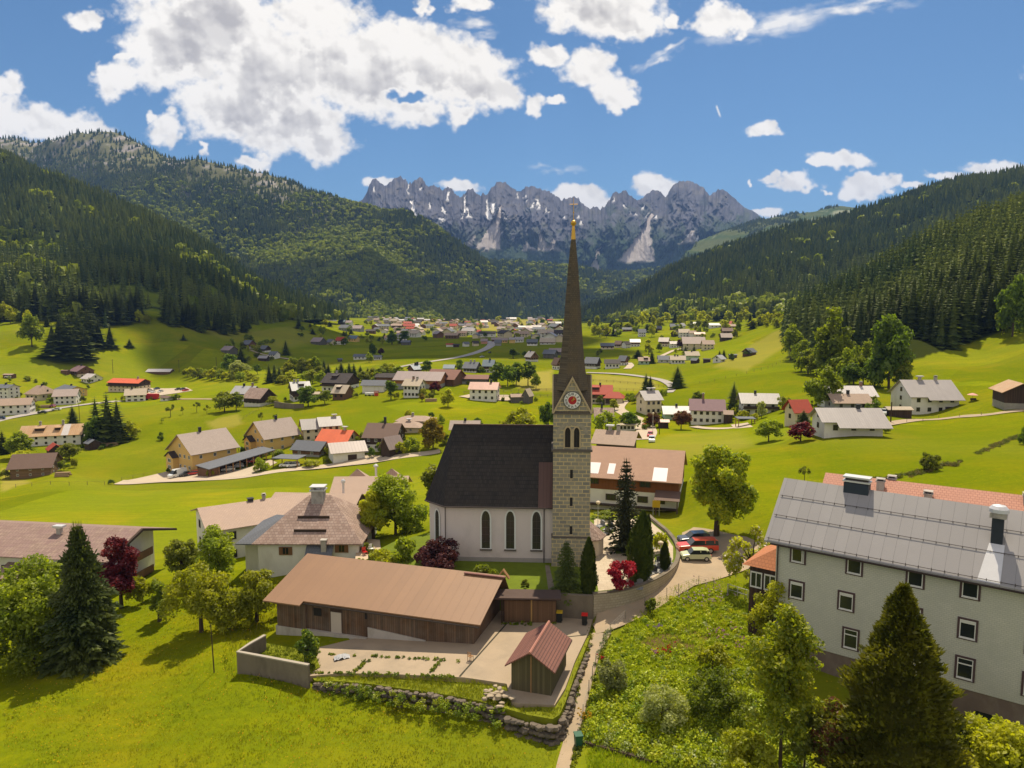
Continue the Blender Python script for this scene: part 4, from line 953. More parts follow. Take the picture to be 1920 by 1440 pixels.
def house(label, x0, x1, yb, ye, yr, rot, asp=1.3, wall='white', roof='tan', upper=None, uh=.5, win=(3, 2, 2), wk='w', chim=(), over=.8, hip=0., name='house', cat='house', group=None, bal=0, D=None, shift=0, garage=None, asym=0., dorm=(), step=None):
    """a house from what it spans in the photograph: wall edges x0..x1, foot yb, eave ye, ridge yr; rot turns its ridge"""
    th = R(rot); c, s = abs(math.cos(th)), abs(math.sin(th)); xm = (x0+x1)/2
    if D is None: p = at(xm, yb); D = p[1]
    zb = zpix(yb, D); k = (x1-x0)*D/F; ze_ = zpix(ye, D); ar = asp
    for it in range(8):
        Wd = k/(ar*c+s); L = ar*Wd; Dc = D+(L*s+Wd*c)/2; k = (x1-x0)*(Dc-.15*(Dc-D))/F
        tn = (zpix(yr, Dc)-ze_)/(Wd/2+over)              # the pitch this plan would give
        if c > .75 and it < 7: ar = min(max(ar*(.94 if tn > .56 else 1.06 if tn < .36 else 1), asp*.62), asp*1.5)
    X = (xm-960)/F*Dc+shift
    tn = max(.22, (zpix(yr, Dc)-ze_)/(Wd/2+over)); h = max(2.2, ze_-zb+.85*tn*over); rise = max(.12*Wd, zpix(yr, Dc)-zb-h)
    o = empty(name, (X, Dc, zb), th, label, cat, group)
    rf = gable_house(o, L, Wd, h, rise, wall, upper, uh, roof, over, hip=hip, asym=asym*Wd, step=step)
    far = D > 420
    if win: facade(o, L, Wd, h, rise, win, wk, h*uh if upper else None, far=far)
    for t, hh, kd in chim: chimney(rf, t*L, 0, h+rise, hh, kd, .9 if D > 300 else .75)
    if bal:
        b = MB(); z = h*uh if upper else h*.5
        b.box(-L/2-.3, L/2+.3, -Wd/2-1.15, -Wd/2-.07, z-.12, z+.02); b.box(-L/2-.3, L/2+.3, -Wd/2-1.2, -Wd/2-1.1, z+.02, z+.95); b.build('balcony', TIMB, o)
        if bal > 1:
            b = MB(); b.box(-L/2-1.1, -L/2-.07, -Wd/2-1.2, Wd/2+.3, z-.12, z+.02); b.box(-L/2-1.2, -L/2-1.1, -Wd/2-1.2, Wd/2+.3, z-.12, z+.95); b.build('balcony', TIMB, o)
    if garage:
        t, gw = garage; b = MB(); b.box(t*L-gw/2, t*L+gw/2, -Wd/2-.06, -Wd/2+.05, 0, 2.3); b.build('garage_door', TIMB, o)
    for t, dw in dorm:
        b = MB(); y = -Wd*.22; zz = h+rise*(1-.22*2)
        b.xprism([(y-.9, zz-.5), (y+1.6, zz-.5), (y+1.6, zz+1.25), (y-.9, zz+.75)], t*L-dw/2, t*L+dw/2, 0)
        b.xprism([(y-1.2, zz+.72), (y+2.0, zz+1.37), (y+2.0, zz+1.5), (y-1.2, zz+.85)], t*L-dw/2-.3, t*L+dw/2+.3, 1); b.build('dormer', [WALLS['wood'], ROOF[roof]], o)
    o['_d'] = [L, Wd, h, rise]; HOUSES.append(o); return o
HUT = dict(name='hut', cat='hut', win=None, over=.4)
BARN = dict(name='barn', cat='barn', win=None, over=.7)
# ---- left of the church
house('cream chalet with purplish roof and brown balconies at the foot of the left meadow', 131, 170, 708, 697, 686, -32, 1.1, 'cream', 'purple', 'brown', .5, (3,2,2), 'd', [(.0,1.2,'d')], bal=1)
house('white house with a bare metal roof just below the purple roofed chalet', 152, 185, 719, 711, 701, -28, 1.3, 'white', 'white', win=(3,1,2), wk='d')
ht = house('long yellow guesthouse with a bright red roof beside a car park', 202, 275, 735, 719, 710, -14, 2.2, 'cream', 'orange', 'wood', .62, (7,3,3), 'd', [(.3,1.3,'r')], bal=1, name='guesthouse', cat='hotel')
house('small white house with dark round shutters below the red roofed guesthouse', 229, 272, 754, 742, 729, 22, 1.35, 'white', 'cream', win=(3,2,2), wk='s', chim=[(-.2,1,'d')])
house('white house with a pale pinkish roof and a grey plinth above the village road', 97, 143, 759, 744, 730, 18, 1.35, 'white', 'pinkgrey', win=(4,2,2), wk='d')
house('broad yellow house with a dark grey roof behind the pale roofed white house', 96, 160, 744, 734, 723, -38, 1.5, 'yellow', 'slate', win=(3,2,3), wk='w', chim=[(.05,1,'d')])
house('tan hipped farmhouse with dark timber ground floor on the left edge hamlet', 50, 93, 751, 740, 723, -18, 1.3, 'beige', 'tan', win=(3,1,2), wk='d', hip=.35, chim=[(.1,1,'d')])
house('tall three storey white house with a slate roof cut by the left picture edge', -22, 27, 748, 728, 721, -14, 1.4, 'white', 'slate', win=(4,3,2), wk='d', chim=[(.1,1,'d')])
house('white gabled house under a wide tan roof right beside the village road', -5, 54, 778, 761, 747, 20, 1.3, 'white', 'tan', win=(4,2,4), wk='d')
fh = house('old white farmhouse with a rust streaked roof and one pale metal strip', 36, 146, 838, 820, 797, 18, 2.3, 'white', 'rust', win=(6,2,2), wk='d', chim=[(-.22,1.4,'r'),(.16,1.5,'r')], dorm=[(-.2,3.2),(.1,1.8)], name='farmhouse', cat='farmhouse')
fL, fW, fh_, fr_ = fh['_d']; bp = MB(); bp.add([(fL*.18,-fW/2-.8,fh_-fr_/(fW/2)*.8+.20),(fL*.30,-fW/2-.8,fh_-fr_/(fW/2)*.8+.20),(fL*.30,0,fh_+fr_+.20),(fL*.18,0,fh_+fr_+.20),(fL*.18,-fW/2-.8,fh_-fr_/(fW/2)*.8+.17),(fL*.30,-fW/2-.8,fh_-fr_/(fW/2)*.8+.17),(fL*.30,0,fh_+fr_+.17),(fL*.18,0,fh_+fr_+.17)],[(0,1,2,3),(7,6,5,4),(4,5,1,0),(5,6,2,1),(6,7,3,2),(7,4,0,3)]); bp.build('roof_panel', ROOF['white'], fh)
house('dark timber shed with a red tin roof in front of the rusty roofed farmhouse', 72, 108, 859, 846, 832, -48, 1.2, 'wood', 'red', **HUT)
house('open dark shed with a slate blue roof right of the rusty roofed farmhouse', 149, 175, 845, 833, 824, -35, 1.2, 'wood', 'slate', **HUT)
house('log cabin with pale framed windows and a grey brown roof on the left meadow', 12, 92, 897, 880, 851, 15, 1.7, 'log', 'brown', win=(3,2,2), wk='w', over=.9, name='cabin', cat='cabin')
house('low white roofed barn with brown front alone on the left meadow', 277, 320, 702, 698, 692, 0, 2.2, 'brown', 'white', **BARN)
house('small white garage with a brown roof beside a red trailer', 297, 320, 753, 748, 742, -22, 1.3, 'white', 'brown', win=(1,1,0), wk='d', name='garage', cat='garage')
house('tiny brown hay hut beside the purple roofed chalet', 113, 126, 701, 697, 694, -5, 1.5, 'brown', 'brown', **HUT)
house('low open shed with tan roof at the upper left picture edge', 4, 24, 709, 705, 702, -8, 1.8, 'brown', 'tan', **HUT)
# ---- the orchard hamlet
house('farmhouse body with a grey metal roof and two dark chimneys beside the brown barn', 437, 480, 752, 739, 724, -8, 1.3, 'white', 'grey', 'wood', .5, (3,2,0), 'd', [(-.1,1.3,'d'),(.35,1.4,'b')], name='farmhouse', cat='farmhouse')
house('brown shingled barn with a white stable base among orchard trees', 458, 509, 763, 748, 728, -22, 1.4, 'white', 'mottled', 'wood', .4, (4,1,0), 'd', name='barn', cat='barn')
house('chalet with dark timber upper floors and a grey roof above a garden wall', 536, 583, 753, 733, 716, 26, 1.1, 'white', 'grey', 'wood', .45, (4,2,3), 'd', [(-.3,.9,'r'),(-.1,.9,'r')], bal=1, dorm=[(.05,2.4)])
house('flat cream roofed annex between the grey roofed chalet and the tan barn', 584, 606, 748, 739, 735, 0, 1.4, 'white', 'cream', win=(1,1,0), name='annex', cat='annex')
house('large dark roofed farmhouse with white ground floor in front of the stream trees', 606, 668, 735, 719, 700, -16, 1.5, 'white', 'dark', 'wood', .62, (5,2,3), 'd', [(-.15,.9,'r')], dorm=[(-.1,3)], bal=1, name='farmhouse', cat='farmhouse')
house('timber barn with a tan roof and skylight box below the dark roofed farmhouse', 624, 657, 750, 738, 722, -16, 1.2, 'brown', 'cream', win=(2,1,0), wk='d', dorm=[(-.15,2)], name='barn', cat='barn')
house('low white shed with a slate blue roof facing the meadow', 680, 722, 737, 723, 713, -4, 1.8, 'white', 'slate', win=None, over=.9, name='shed', cat='shed')
house('white house with a cream roof and dark annex beside a wine red tree', 757, 795, 746, 724, 711, -14, 1.25, 'white', 'cream', None, .5, (4,2,2), 'd', [(-.05,1.2,'b'),(.2,.9,'r')])
house('huge farm hall with a long mauve roof and orange timber gable', 742, 836, 730, 714, 697, -12, 1.8, 'grey', 'hall', 'orange', .5, None, over=1.2, name='hall', cat='barn')
house('second farm hall with a brown red roof behind the orange gabled one', 800, 872, 724, 712, 693, -22, 1.5, 'brown', 'brownred', win=None, over=1.0, name='hall', cat='barn')
house('grey stable with a long dull red roof right of the farm halls', 858, 917, 722, 711, 703, -8, 2.2, 'grey', 'brownred', 'greyw', .5, None, name='stable', cat='barn')
house('dark roofed shed peeping out behind the huge farm hall', 705, 742, 716, 708, 700, -10, 1.6, 'brown', 'dark', win=None, name='shed', cat='shed')
house('white house with a patched pink roof under renovation on the green bank', 881, 936, 752, 731, 717, -9, 1.35, 'white', 'pink', win=(4,2,2), wk='d', chim=[(.25,1.2,'d')])
house('low grey plank shed joined to the tall hut on the green bank', 957, 981, 755, 745, 739, 8, 1.4, 'greyw', 'tan', **HUT)
house('tall narrow grey plank hut with a tan roof at the end of the green bank', 979, 1000, 756, 744, 729, 62, 1.2, 'greyw', 'cream', **HUT)
house('house with a steel blue roof and timber upper floor behind the row of dark trees', 906, 928, 699, 687, 675, -10, 1.3, 'white', 'blue', 'brown', .5, (3,2,0), 'd', [(.1,.9,'d')])
house('old farmhouse with a streaked grey roof left of the steel blue roof', 869, 901, 700, 691, 679, -18, 1.3, 'white', 'slate', 'greyw', .4, (4,1,0), 'd', [(-.1,1,'r'),(.2,1,'r')], name='farmhouse', cat='farmhouse')
house('steep grey green roofed house behind the farm hall with two black chimneys', 764, 790, 699, 694, 684, 40, 1.1, 'white', 'blue', 'brown', .4, None, chim=[(.1,1.3,'d'),(.4,1.6,'d')])
house('blue grey roofed house half behind a round dark tree', 833, 852, 697, 691, 684, -6, 1.5, 'white', 'blue', win=None)
house('grey roofed chalet with a timber front gable on the valley floor', 985, 1009, 678, 670, 659, -58, 1.1, 'white', 'palegrey', 'brown', .35, (2,1,3), 'd', [(-.2,.8,'d')])
house('cluster barn with a slate roof left of the steeple', 1018, 1046, 672, 664, 656, -20, 1.4, 'greyw', 'slate', **BARN)
house('long dark shed roof behind the slate barn left of the steeple', 1030, 1060, 666, 660, 653, -4, 2.2, 'greyw', 'hall', **BARN)
house('white and timber house with a green roof edge right beside the steeple', 1036, 1054, 693, 684, 671, -60, 1.2, 'white', 'brown', 'brown', .55, (2,2,2), 'd')
# ---- the row under the bank
Y1 = house('yellow apartment house with pinkish roof beside the parked white van', 312, 431, 889, 853, 809, 54, 1.12, 'yellow', 'pinkgrey', win=(3,2,5), wk='w', chim=[(-.05,1.5,'d')], over=.9, name='apartment_house', cat='apartment house')
Y2 = house('yellow apartment house with pinkish roof behind the long carport', 459, 553, 851, 824, 787, 50, 1.15, 'yellow', 'pinkgrey', win=(3,2,4), wk='w', chim=[(.1,1.3,'d')], over=.9, name='apartment_house', cat='apartment house')
def bay(o, yk, out=1.9, w=4.4):
    L, Wd, h, rise = o['_d']; hb = h*.70; y = yk*Wd; x1_ = -L/2-.03; x0_ = -L/2-out; b = MB()
    b.xprism([(y-w/2, -1.5), (y+w/2, -1.5), (y+w/2, hb), (y, hb+1.5), (y-w/2, hb)], x0_, x1_); b.build('bay', WALLS['yellow'], o)
    b = MB()
    for sgn in (-1, 1): b.add([(x0_-.5, y+sgn*(w/2+.5), hb-.28), (x1_, y+sgn*(w/2+.5), hb-.28), (x1_, y, hb+1.56), (x0_-.5, y, hb+1.56), (x0_-.5, y+sgn*(w/2+.5), hb-.1), (x1_, y+sgn*(w/2+.5), hb-.1), (x1_, y, hb+1.74), (x0_-.5, y, hb+1.74)], [(0,1,2,3),(7,6,5,4),(0,4,5,1),(0,3,7,4)] if sgn < 0 else [(3,2,1,0),(4,5,6,7),(1,5,4,0),(4,7,3,0)])
    b.build('bay_roof', ROOF['dark'], o)
    for z in (hb*.28, hb*.74): put_window(o, 'w', x0_-.04, y, z, 1.9, 1.3, R(-90))
bay(Y1, .24); bay(Y2, .22)
house('modern pale house with two staggered metal roofs, its left half', 556, 600, 828, 806, 786, 24, 1.3, 'cream', 'palegrey', win=(2,2,2), wk='d')
house('modern pale house with two staggered metal roofs, its right half', 588, 637, 822, 800, 782, 24, 1.4, 'cream', 'palegrey', win=(3,2,1), wk='d', chim=[(.3,.6,'w')])
house('house with a vivid orange roof and white gable in the middle of the row', 594, 665, 850, 832, 806, -14, 1.6, 'cream', 'orange', win=(3,1,2), wk='d', chim=[(.25,1,'w')])
house('timber clad house with a slate grey roof in front of the orange roof', 546, 612, 858, 846, 827, -16, 1.5, 'grey', 'slate', 'brown', .35, (2,1,2), 'w')
house('white garage building with three doors and a tan roof below the orange roof', 608, 682, 868, 850, 829, 24, 1.2, 'white', 'hall', win=None, over=1.0, name='garage', cat='garage', garage=(.1, 3))
house('dark brown chalet with a tall chimney and white windows in the row', 685, 752, 846, 822, 794, -7, 1.35, 'white', 'brown', 'wood', .45, (4,2,2), 'w', [(.02,2.2,'d')])
house('little red brown gabled barn in front of the dark brown chalet', 711, 752, 858, 843, 818, 48, 1.2, 'wood', 'hall', **BARN)
house('sprawling bungalow with a hipped tan roof at the end of the row, rear wing', 745, 812, 800, 795, 780, -6, 1.8, 'beige', 'tan', win=(3,1,1), hip=.8, chim=[(-.1,.9,'r')])
house('sprawling bungalow with a hipped tan roof at the end of the row, front wing', 728, 790, 812, 806, 790, -6, 1.9, 'beige', 'tan', win=(2,1,1), hip=.8, chim=[(.1,.7,'w')])
house('house with a pale pink roof showing over the church ridge', 846, 897, 826, 806, 789, -2, 2, 'beige', 'pinkgrey', win=None, chim=[(0,.8,'d')])
# ---- right of the church
house('red tiled house with a dormer behind the steeple base', 1092, 1150, 757, 740, 722, -8, 1.4, 'cream', 'red', 'brown', .5, (4,2,1), 'd', [(.1,1,'d')], dorm=[(-.05,3)])
house('garage house with a red hipped roof beside the red tiled house', 1134, 1172, 758, 747, 735, -12, 1.3, 'cream', 'red', win=None, hip=.5, garage=(-.15, 5))
house('small house with a mottled brown shingle roof and black chimney behind the steeple', 1117, 1149, 792, 781, 765, -2, 1.3, 'white', 'mottled', win=None, chim=[(-.1,1.8,'d')])
house('pale yellow house with a whitish roof and two white chimney caps by the lane', 1198, 1239, 778, 751, 733, 14, 1.15, 'cream', 'palegrey', win=(3,2,1), wk='d', chim=[(.0,.9,'w'),(.25,.9,'w')], bal=0)
house('low mint green annex with a white roof between two reddish trees', 1246, 1296, 787, 777, 762, -4, 1.7, 'green', 'white', win=(2,1,0), chim=[(.0,.9,'d')], name='annex', cat='annex')
house('white farmhouse with a purple grey roof and a broad brick chimney', 1294, 1363, 796, 771, 749, -12, 1.5, 'white', 'purple', win=(5,2,0), wk='d', chim=[(-.12,2.0,'b')], name='farmhouse', cat='farmhouse')
house('dark timber lean-to with a shingle roof at the gable of the purple roofed farmhouse', 1360, 1379, 793, 778, 770, -14, 1.2, 'wood', 'tan', **HUT)
house('white chalet with a pale roof and dark balcony beside the tall spruce', 1392, 1459, 779, 757, 738, -7, 1.45, 'white', 'palegrey', None, .5, (4,2,2), 'd', [(-.1,1,'d')], bal=1, over=1.2)
house('long white caravan shed with a flat pale roof beside the lane', 1162, 1193, 808, 799, 795, -3, 2.6, 'white', 'cream', win=(4,1,0), wk='d', name='shed', cat='shed')
house('big house with a broad tan roof and black gable above the lane', 1118, 1200, 848, 838, 808, -20, 1.5, 'wood', 'tan', win=None, chim=[(-.2,1,'w'),(.05,1.2,'r')], over=1.2, D=166)
house('small garage with a peach coloured roof beside the lane', 1237, 1257, 803, 793, 787, -8, 1.3, 'wood', 'pink', **HUT)
house('long white bungalow with a pale grey roof on the right meadow', 1540, 1650, 818, 792, 766, -3, 2.6, 'white', 'palegrey', win=(3,1,1), wk='d', chim=[(.18,.9,'d')], over=1.0, step=(.22, 1.8, False))
house('house with a coral red roof left of the white bungalow', 1483, 1518, 796, 774, 750, 8, 1.2, 'cream', 'red', win=(2,1,1), wk='d')
house('house with a pink tiled roof hidden behind the big bright tree', 1560, 1628, 768, 757, 739, -3, 1.8, 'grey', 'tan', win=(3,1,1), wk='d', chim=[(.0,1.1,'d')])
house('house with a glaring white metal roof behind the pink tiled one', 1545, 1636, 758, 744, 724, -3, 2.2, 'white', 'white', win=(3,1,1), wk='d', chim=[(.3,1.2,'b')])
house('white two storey house with a brown garage door and two chimneys on the right slope', 1694, 1783, 777, 745, 713, -2, 1.7, 'white', 'palegrey', None, .5, (4,2,1), 'd', [(-.12,1.0,'w'),(.22,1.1,'r')], garage=(.33, 3.2), step=(.33, 1.2, False))
house('dark carport with a pale roof at the left end of the white two storey house', 1668, 1712, 783, 769, 763, -2, 2, 'wood', 'cream', **HUT)
house('dark hay barn on a stone base with an orange brown roof at the right edge', 1874, 1945, 768, 738, 716, 72, 1.3, 'stone', 'rust', 'wood', .32, None, over=1.0, name='barn', cat='barn')
# ---- hamlet beyond the lane
house('dark slate roofed farm with a white base right beside the steeple', 1096, 1127, 692, 682, 670, -26, 1.5, 'white', 'slate', 'wood', .4, (4,1,0), 'w', name='farmhouse', cat='farmhouse')
house('white and dark timber farmhouse with a black roof at the lane end', 1134, 1163, 691, 682, 674, -8, 1.6, 'white', 'dark', win=(4,1,0), wk='d', name='farmhouse', cat='farmhouse')
house('steep gabled house joined behind the black roofed farmhouse', 1160, 1179, 685, 677, 667, -34, 1.1, 'white', 'slate', 'brown', .5, (2,2,2), 'd')
house('small house with a pinkish brown roof and box dormer left of a spruce', 1198, 1217, 684, 677, 670, -4, 1.4, 'green', 'tan', win=(2,1,0), wk='d', dorm=[(.2,2.5)])
house('house with a grey roof behind a small plum tree in the hamlet', 1234, 1257, 681, 675, 667, -6, 1.4, 'white', 'slate', win=(2,1,0))
house('white house with a cream roof and a row of small windows in the hamlet', 1257, 1285, 683, 675, 667, -8, 1.5, 'white', 'cream', win=(4,1,0), wk='d', chim=[(-.2,.7,'d'),(.0,.7,'d')])
house('mint walled house with a white roof between dark spruces', 1285, 1309, 675, 667, 659, -3, 1.3, 'green', 'cream', win=(2,2,0), chim=[(0,.7,'d')])
house('black gabled hut below the mint walled house', 1296, 1312, 682, 678, 672, -50, 1.2, 'wood', 'slate', **HUT)
house('low black hut on the grass right of the black gabled hut', 1319, 1333, 680, 677, 674, -10, 1.4, 'wood', 'dark', **HUT)
house('white gabled cottage with a grey roof alone on the meadow', 1338, 1360, 680, 674, 666, 40, 1.3, 'white', 'grey', win=(1,1,1), wk='d')
house('small grey hut beside a dark bush on the hill meadow', 1368, 1381, 672, 669, 666, 0, 1.3, 'greyw', 'slate', **HUT)
house('brown hay barn half hidden by shrubs on the hill meadow', 1394, 1417, 668, 661, 653, 30, 1.4, 'brown', 'slate', **BARN)
FARS = [  # x0, x1, foot, eave, ridge, turn, wall, roof, upper, what it is
 (1126,1152,655,649,643,-6,'cream','slate','brown','wide timber house with a dark roof, leftmost of the upper hamlet'),
 (1152,1168,652,646,639,-30,'cream','brown','brown','small brown house behind the wide timber house'),
 (1166,1182,653,646,640,30,'white','dark',None,'white gabled house under a flat topped cream roof'),
 (1181,1200,650,642,636,-6,'white','white','brown','house with a bright white roof in the upper hamlet'),
 (1234,1256,650,641,633,-20,'cream','hall','brown','brown house with mauve roof in front of the pink hotel'),
 (1256,1272,652,645,640,0,'white','hall',None,'low white house left of the plum tree'),
 (1277,1322,656,645,632,-8,'beige','pinkgrey',None,'big beige hotel with a broad pink roof'),
 (1316,1338,656,646,638,-6,'cream','tan',None,'cream annex at the right end of the pink roofed hotel'),
 (1350,1371,639,633,625,-6,'wood','pinkgrey',None,'dark barn with a pink roof on the hill edge'),
 (1352,1372,626,621,615,-6,'brown','brown',None,'brown chalet above the dark barn with a pink roof'),
 (1271,1292,632,624,617,-8,'white','cream',None,'tall white house with a cream roof above the hotel'),
 (1291,1304,631,625,620,-8,'white','tan',None,'small white house right of the tall white house'),
 (1301,1320,632,627,623,-4,'cream','pink',None,'long low house with a peach roof below the white row'),
 (1258,1273,631,626,620,40,'wood','dark',None,'black gabled hut left of the tall white house'),
 (1293,1309,615,609,604,-4,'white','grey',None,'white box like house under the dark spruces'),
 (1328,1352,615,610,606,-4,'white','white',None,'long pale blue white house in the upper row'),
 (1350,1374,614,608,602,-30,'cream','red',None,'house with a bright red roof, topmost of the hamlet'),
 (1355,1378,616,612,608,-8,'brown','tan',None,'tan roofed chalet below the bright red roof'),
 (1255,1271,619,613,607,-8,'brown','slate',None,'brown house with a slate roof left of the white box like house'),
 (1272,1284,616,611,606,34,'white','grey',None,'small white gabled house in the upper row'),
 (1226,1240,620,616,611,-6,'brown','slate',None,'low brown house at the wood edge'),
 (1150,1163,625,621,618,-6,'white','cream',None,'small pale roofed cottage under the right ridge'),
 (1166,1184,622,618,614,-4,'brown','slate',None,'slate roofed cottage under the right ridge'),
 (1196,1210,631,624,617,-4,'white','slate',None,'narrow grey white house among trees under the right ridge'),
 (1124,1134,626,622,617,-4,'green','hall',None,'green walled cottage beside a brown tree'),
 (1378,1390,581,578,575,-4,'white','tan',None,'small white house high up in the right wood'),
 (417,443,664,657,649,-22,'greyw','hall',None,'dark grey hay barn on the shaded left meadow'),
 (456,478,655,646,638,-24,'white','slate','brown','white and brown house with a slate roof above the shaded meadow'),
 (488,506,661,655,648,-26,'white','slate','wood','dark timber house right of the white and brown house'),
 (485,503,677,672,667,-10,'wood','palegrey',None,'low shed with a pale roof beside the farm lane'),
 (505,523,673,665,659,-20,'white','slate',None,'white house with a slate roof at the end of the farm lane'),
 (585,610,647,641,633,-18,'greyw','hall',None,'broad grey barn in the shaded hamlet'),
 (612,630,647,642,636,-34,'cream','slate',None,'cream gabled house next to the broad grey barn'),
 (631,648,646,639,632,-14,'white','red',None,'house with a raspberry red roof in the shaded hamlet'),
 (655,673,641,635,629,-10,'yellow','blue',None,'yellow house with a blue roof in the shaded hamlet'),
 (570,584,601,597,594,-8,'blueish','blue',None,'turquoise walled house at the wood edge'),
 (572,582,581,577,574,-20,'white','red',None,'small house with a red roof highest at the wood edge'),
 (587,600,589,585,582,-20,'white','slate',None,'white gabled house at the wood edge'),
 (617,632,602,598,593,-20,'white','slate','wood','dark and white chalet on the shaded slope'),
 (637,660,621,615,609,-20,'grey','slate',None,'grey house with a shiny slate roof on the shaded slope'),
 (662,682,622,616,610,-8,'grey','hall',None,'broad grey house right of the shiny slate roof'),
 (636,650,609,604,600,-8,'greyw','blue',None,'blue roofed house on the shaded slope'),
 (650,662,611,605,601,-8,'white','hall',None,'white fronted house on the shaded slope'),
 (664,688,674,669,664,-6,'white','slate',None,'low white house on the open valley floor'),
 (701,715,675,670,666,-6,'white','slate',None,'small white house beside a dark red tree on the valley floor'),
 (632,641,679,676,672,30,'greyw','slate',None,'tiny grey gabled hut left of the low white house'),
 (722,738,638,633,629,-6,'white','rust',None,'white house with a rusty roof left of the round dark tree'),
 (753,770,647,642,638,-6,'greyw','slate',None,'long slate roofed barn below the round dark tree'),
 (837,850,650,647,644,-4,'white','red',None,'small salmon roofed house at the far road'),
 (850,861,651,647,645,-4,'wood','dark',None,'black barn right of the salmon roofed house'),
 (867,880,650,645,641,30,'white','slate',None,'white gabled house near the far road'),
 (885,898,649,644,639,20,'cream','dark',None,'cream house with a dark roof near the far road'),
 (898,930,632,626,621,-4,'white','dark',None,'big white hall with a dark hipped roof in the village centre'),
 (938,952,643,638,634,-4,'yellow','hall',None,'bright yellow house in the village centre'),
 (955,966,644,637,633,-4,'yellow','palegrey',None,'ochre house beside the pale roofed one in the village centre'),
 (966,982,642,637,632,-4,'white','palegrey',None,'white house with a pale roof in the village centre'),
 (988,1008,648,642,636,-4,'white','slate','greyw','slate roofed farm at the village edge'),
 (1012,1042,646,642,634,-6,'white','cream','brown','long tan roofed barn at the village edge'),
 (996,1012,635,631,627,-4,'white','slate',None,'white house with a grey roof behind the slate roofed farm'),
 (902,914,645,640,635,-4,'pinkish','hall',None,'pink fronted house at the village entrance'),
 (922,938,641,637,633,-4,'brown','hall',None,'brown chalet in the village centre'),
 (928,940,648,643,637,-4,'grey','slate',None,'grey gabled inn at the village entrance'),
]
WALLS['blueish'] = plain('turquoise_render', (.12,.36,.42), .9, .05, .6, .1); WALLS['pinkish'] = plain('pink_render', (.55,.26,.18), .9, .05, .6, .1)
for x0, x1, yb, ye, yr, rt, wl, rf, up, lb in FARS:
    house(lb, x0, x1, yb, ye, yr, rt, 1.35, wl, rf, up, .5, (3, 1 if yb-ye < 7 else 2, 0) if x1-x0 > 13 and wl not in ('wood', 'greyw') else None, 'd', over=.7)
def far_village():
    r = random.Random(4); ws = ['white','white','cream','beige','white','brown']; rs = ['slate','hall','palegrey','tan','cream','red','dark','pinkgrey','brown']; n = 0; used = []
    protos = {}
    for k in range(1200):
        if n >= 165: break
        px = r.uniform(690, 1055); py = r.choice([r.gauss(601, 3), r.gauss(607, 5), r.gauss(618, 7), r.gauss(630, 7)])
        if not 594 < py < 642: continue
        if py > 626 and px < 740: continue
        if 770 < px < 880 and py > 636: continue
        if any(abs(px-a)*.55 < 4.4 and abs(py-c) < 2.4 for a, c in used): continue
        used.append((px, py)); n += 1
        p = at(px, py); wl, rf = r.choice(ws), r.choice(rs)
        key = (wl, rf)
        if key not in protos:
            b = MB(); b.xprism([(-4.5,-2),(4.5,-2),(4.5,5),(0,7.6),(-4.5,5)], -6, 6, 0)
            for s in (-1, 1): b.add([(-7,s*5.4,4.5),(7,s*5.4,4.5),(7,0,7.7),(-7,0,7.7),(-7,s*5.4,4.7),(7,s*5.4,4.7),(7,0,7.95),(-7,0,7.95)],[(0,1,2,3),(7,6,5,4),(0,4,5,1),(1,5,6,2),(3,7,4,0)],1)
            for i in range(4):
                for z in (1.2, 3.4): b.box(-4.6+i*2.7,-3.4+i*2.7,-4.56,-4.4,z,z+1.2,2)
            me = bpy.data.meshes.new('village_house'); me.from_pydata(b.v, [], b.f)
            for m in (WALLS[wl], ROOF[rf], GLASS): me.materials.append(m)
            me.polygons.foreach_set('material_index', np.array(b.m, np.int32)); protos[key] = me
        wn = {'white':'white','cream':'cream','beige':'beige','brown':'brown timber'}[wl]
        rn = {'slate':'slate grey','hall':'mauve','palegrey':'pale grey','tan':'tan','cream':'cream','red':'red','dark':'black','pinkgrey':'pinkish','brown':'brown'}[rf]
        s = r.uniform(.8, 1.35); rz = R(r.choice([-20,-5,10,-60,80])+r.uniform(-8, 8))
        tag(link('village_house', protos[key], None, (p[0], p[1], p[2]), rz, (s*r.uniform(.9,1.3), s, s*r.uniform(.8,1.1))),
            f'tiny {wn} house with a {rn} roof in the crowded far village', 'house', 'houses of the far village')
far_village()

# ---- roads, lanes, hard standings
ROADM = plain('road_asphalt', (.34,.30,.27), .9, .12, .3, .2, stain=(.42,.37,.31)); GRAV = plain('gravel_lane', (.37,.275,.18), .95, .2, .5, .4, stain=(.30,.25,.18)); PAVE = plain('pale_paving', (.45,.36,.265), .9, .1, .4, .2)
def ribbon(name, pts, width, mat, label=None, lift=.05, n=14, closed=False):
    P_ = [Vector(at(*q)) for q in pts]; w = width if hasattr(width, '__len__') else [width]*len(P_); C, Ws = [], []
    for i in range(len(P_)-1):
        a, b_, c, d = P_[max(i-1, 0)], P_[i], P_[i+1], P_[min(i+2, len(P_)-1)]
        for k in range(n):
            t = k/n; C.append(.5*((2*b_)+(c-a)*t+(2*a-5*b_+4*c-d)*t*t+(3*b_-a-3*c+d)*t**3)); Ws.append(w[i]*(1-t)+w[i+1]*t)
    C.append(P_[-1]); Ws.append(w[-1]); V, Fc, m = [], [], 7
    for i, p in enumerate(C):
        d = (C[min(i+1, len(C)-1)]-C[max(i-1, 0)]); d.z = 0; d.normalize(); nn = Vector((-d.y, d.x, 0))
        for j in range(m): V.append(p+nn*Ws[i]*((m-1)/2-j)/(m-1))
    V = np.array(V); V[:, 2] = zfun(V[:, 0], V[:, 1])+lift+V[:, 1]*4.5e-4
    me = mesh_np(name, V, grid_faces(len(C), m)[:, ::-1], mat, smooth=True); return tag(link(name, me), label, kind='structure')
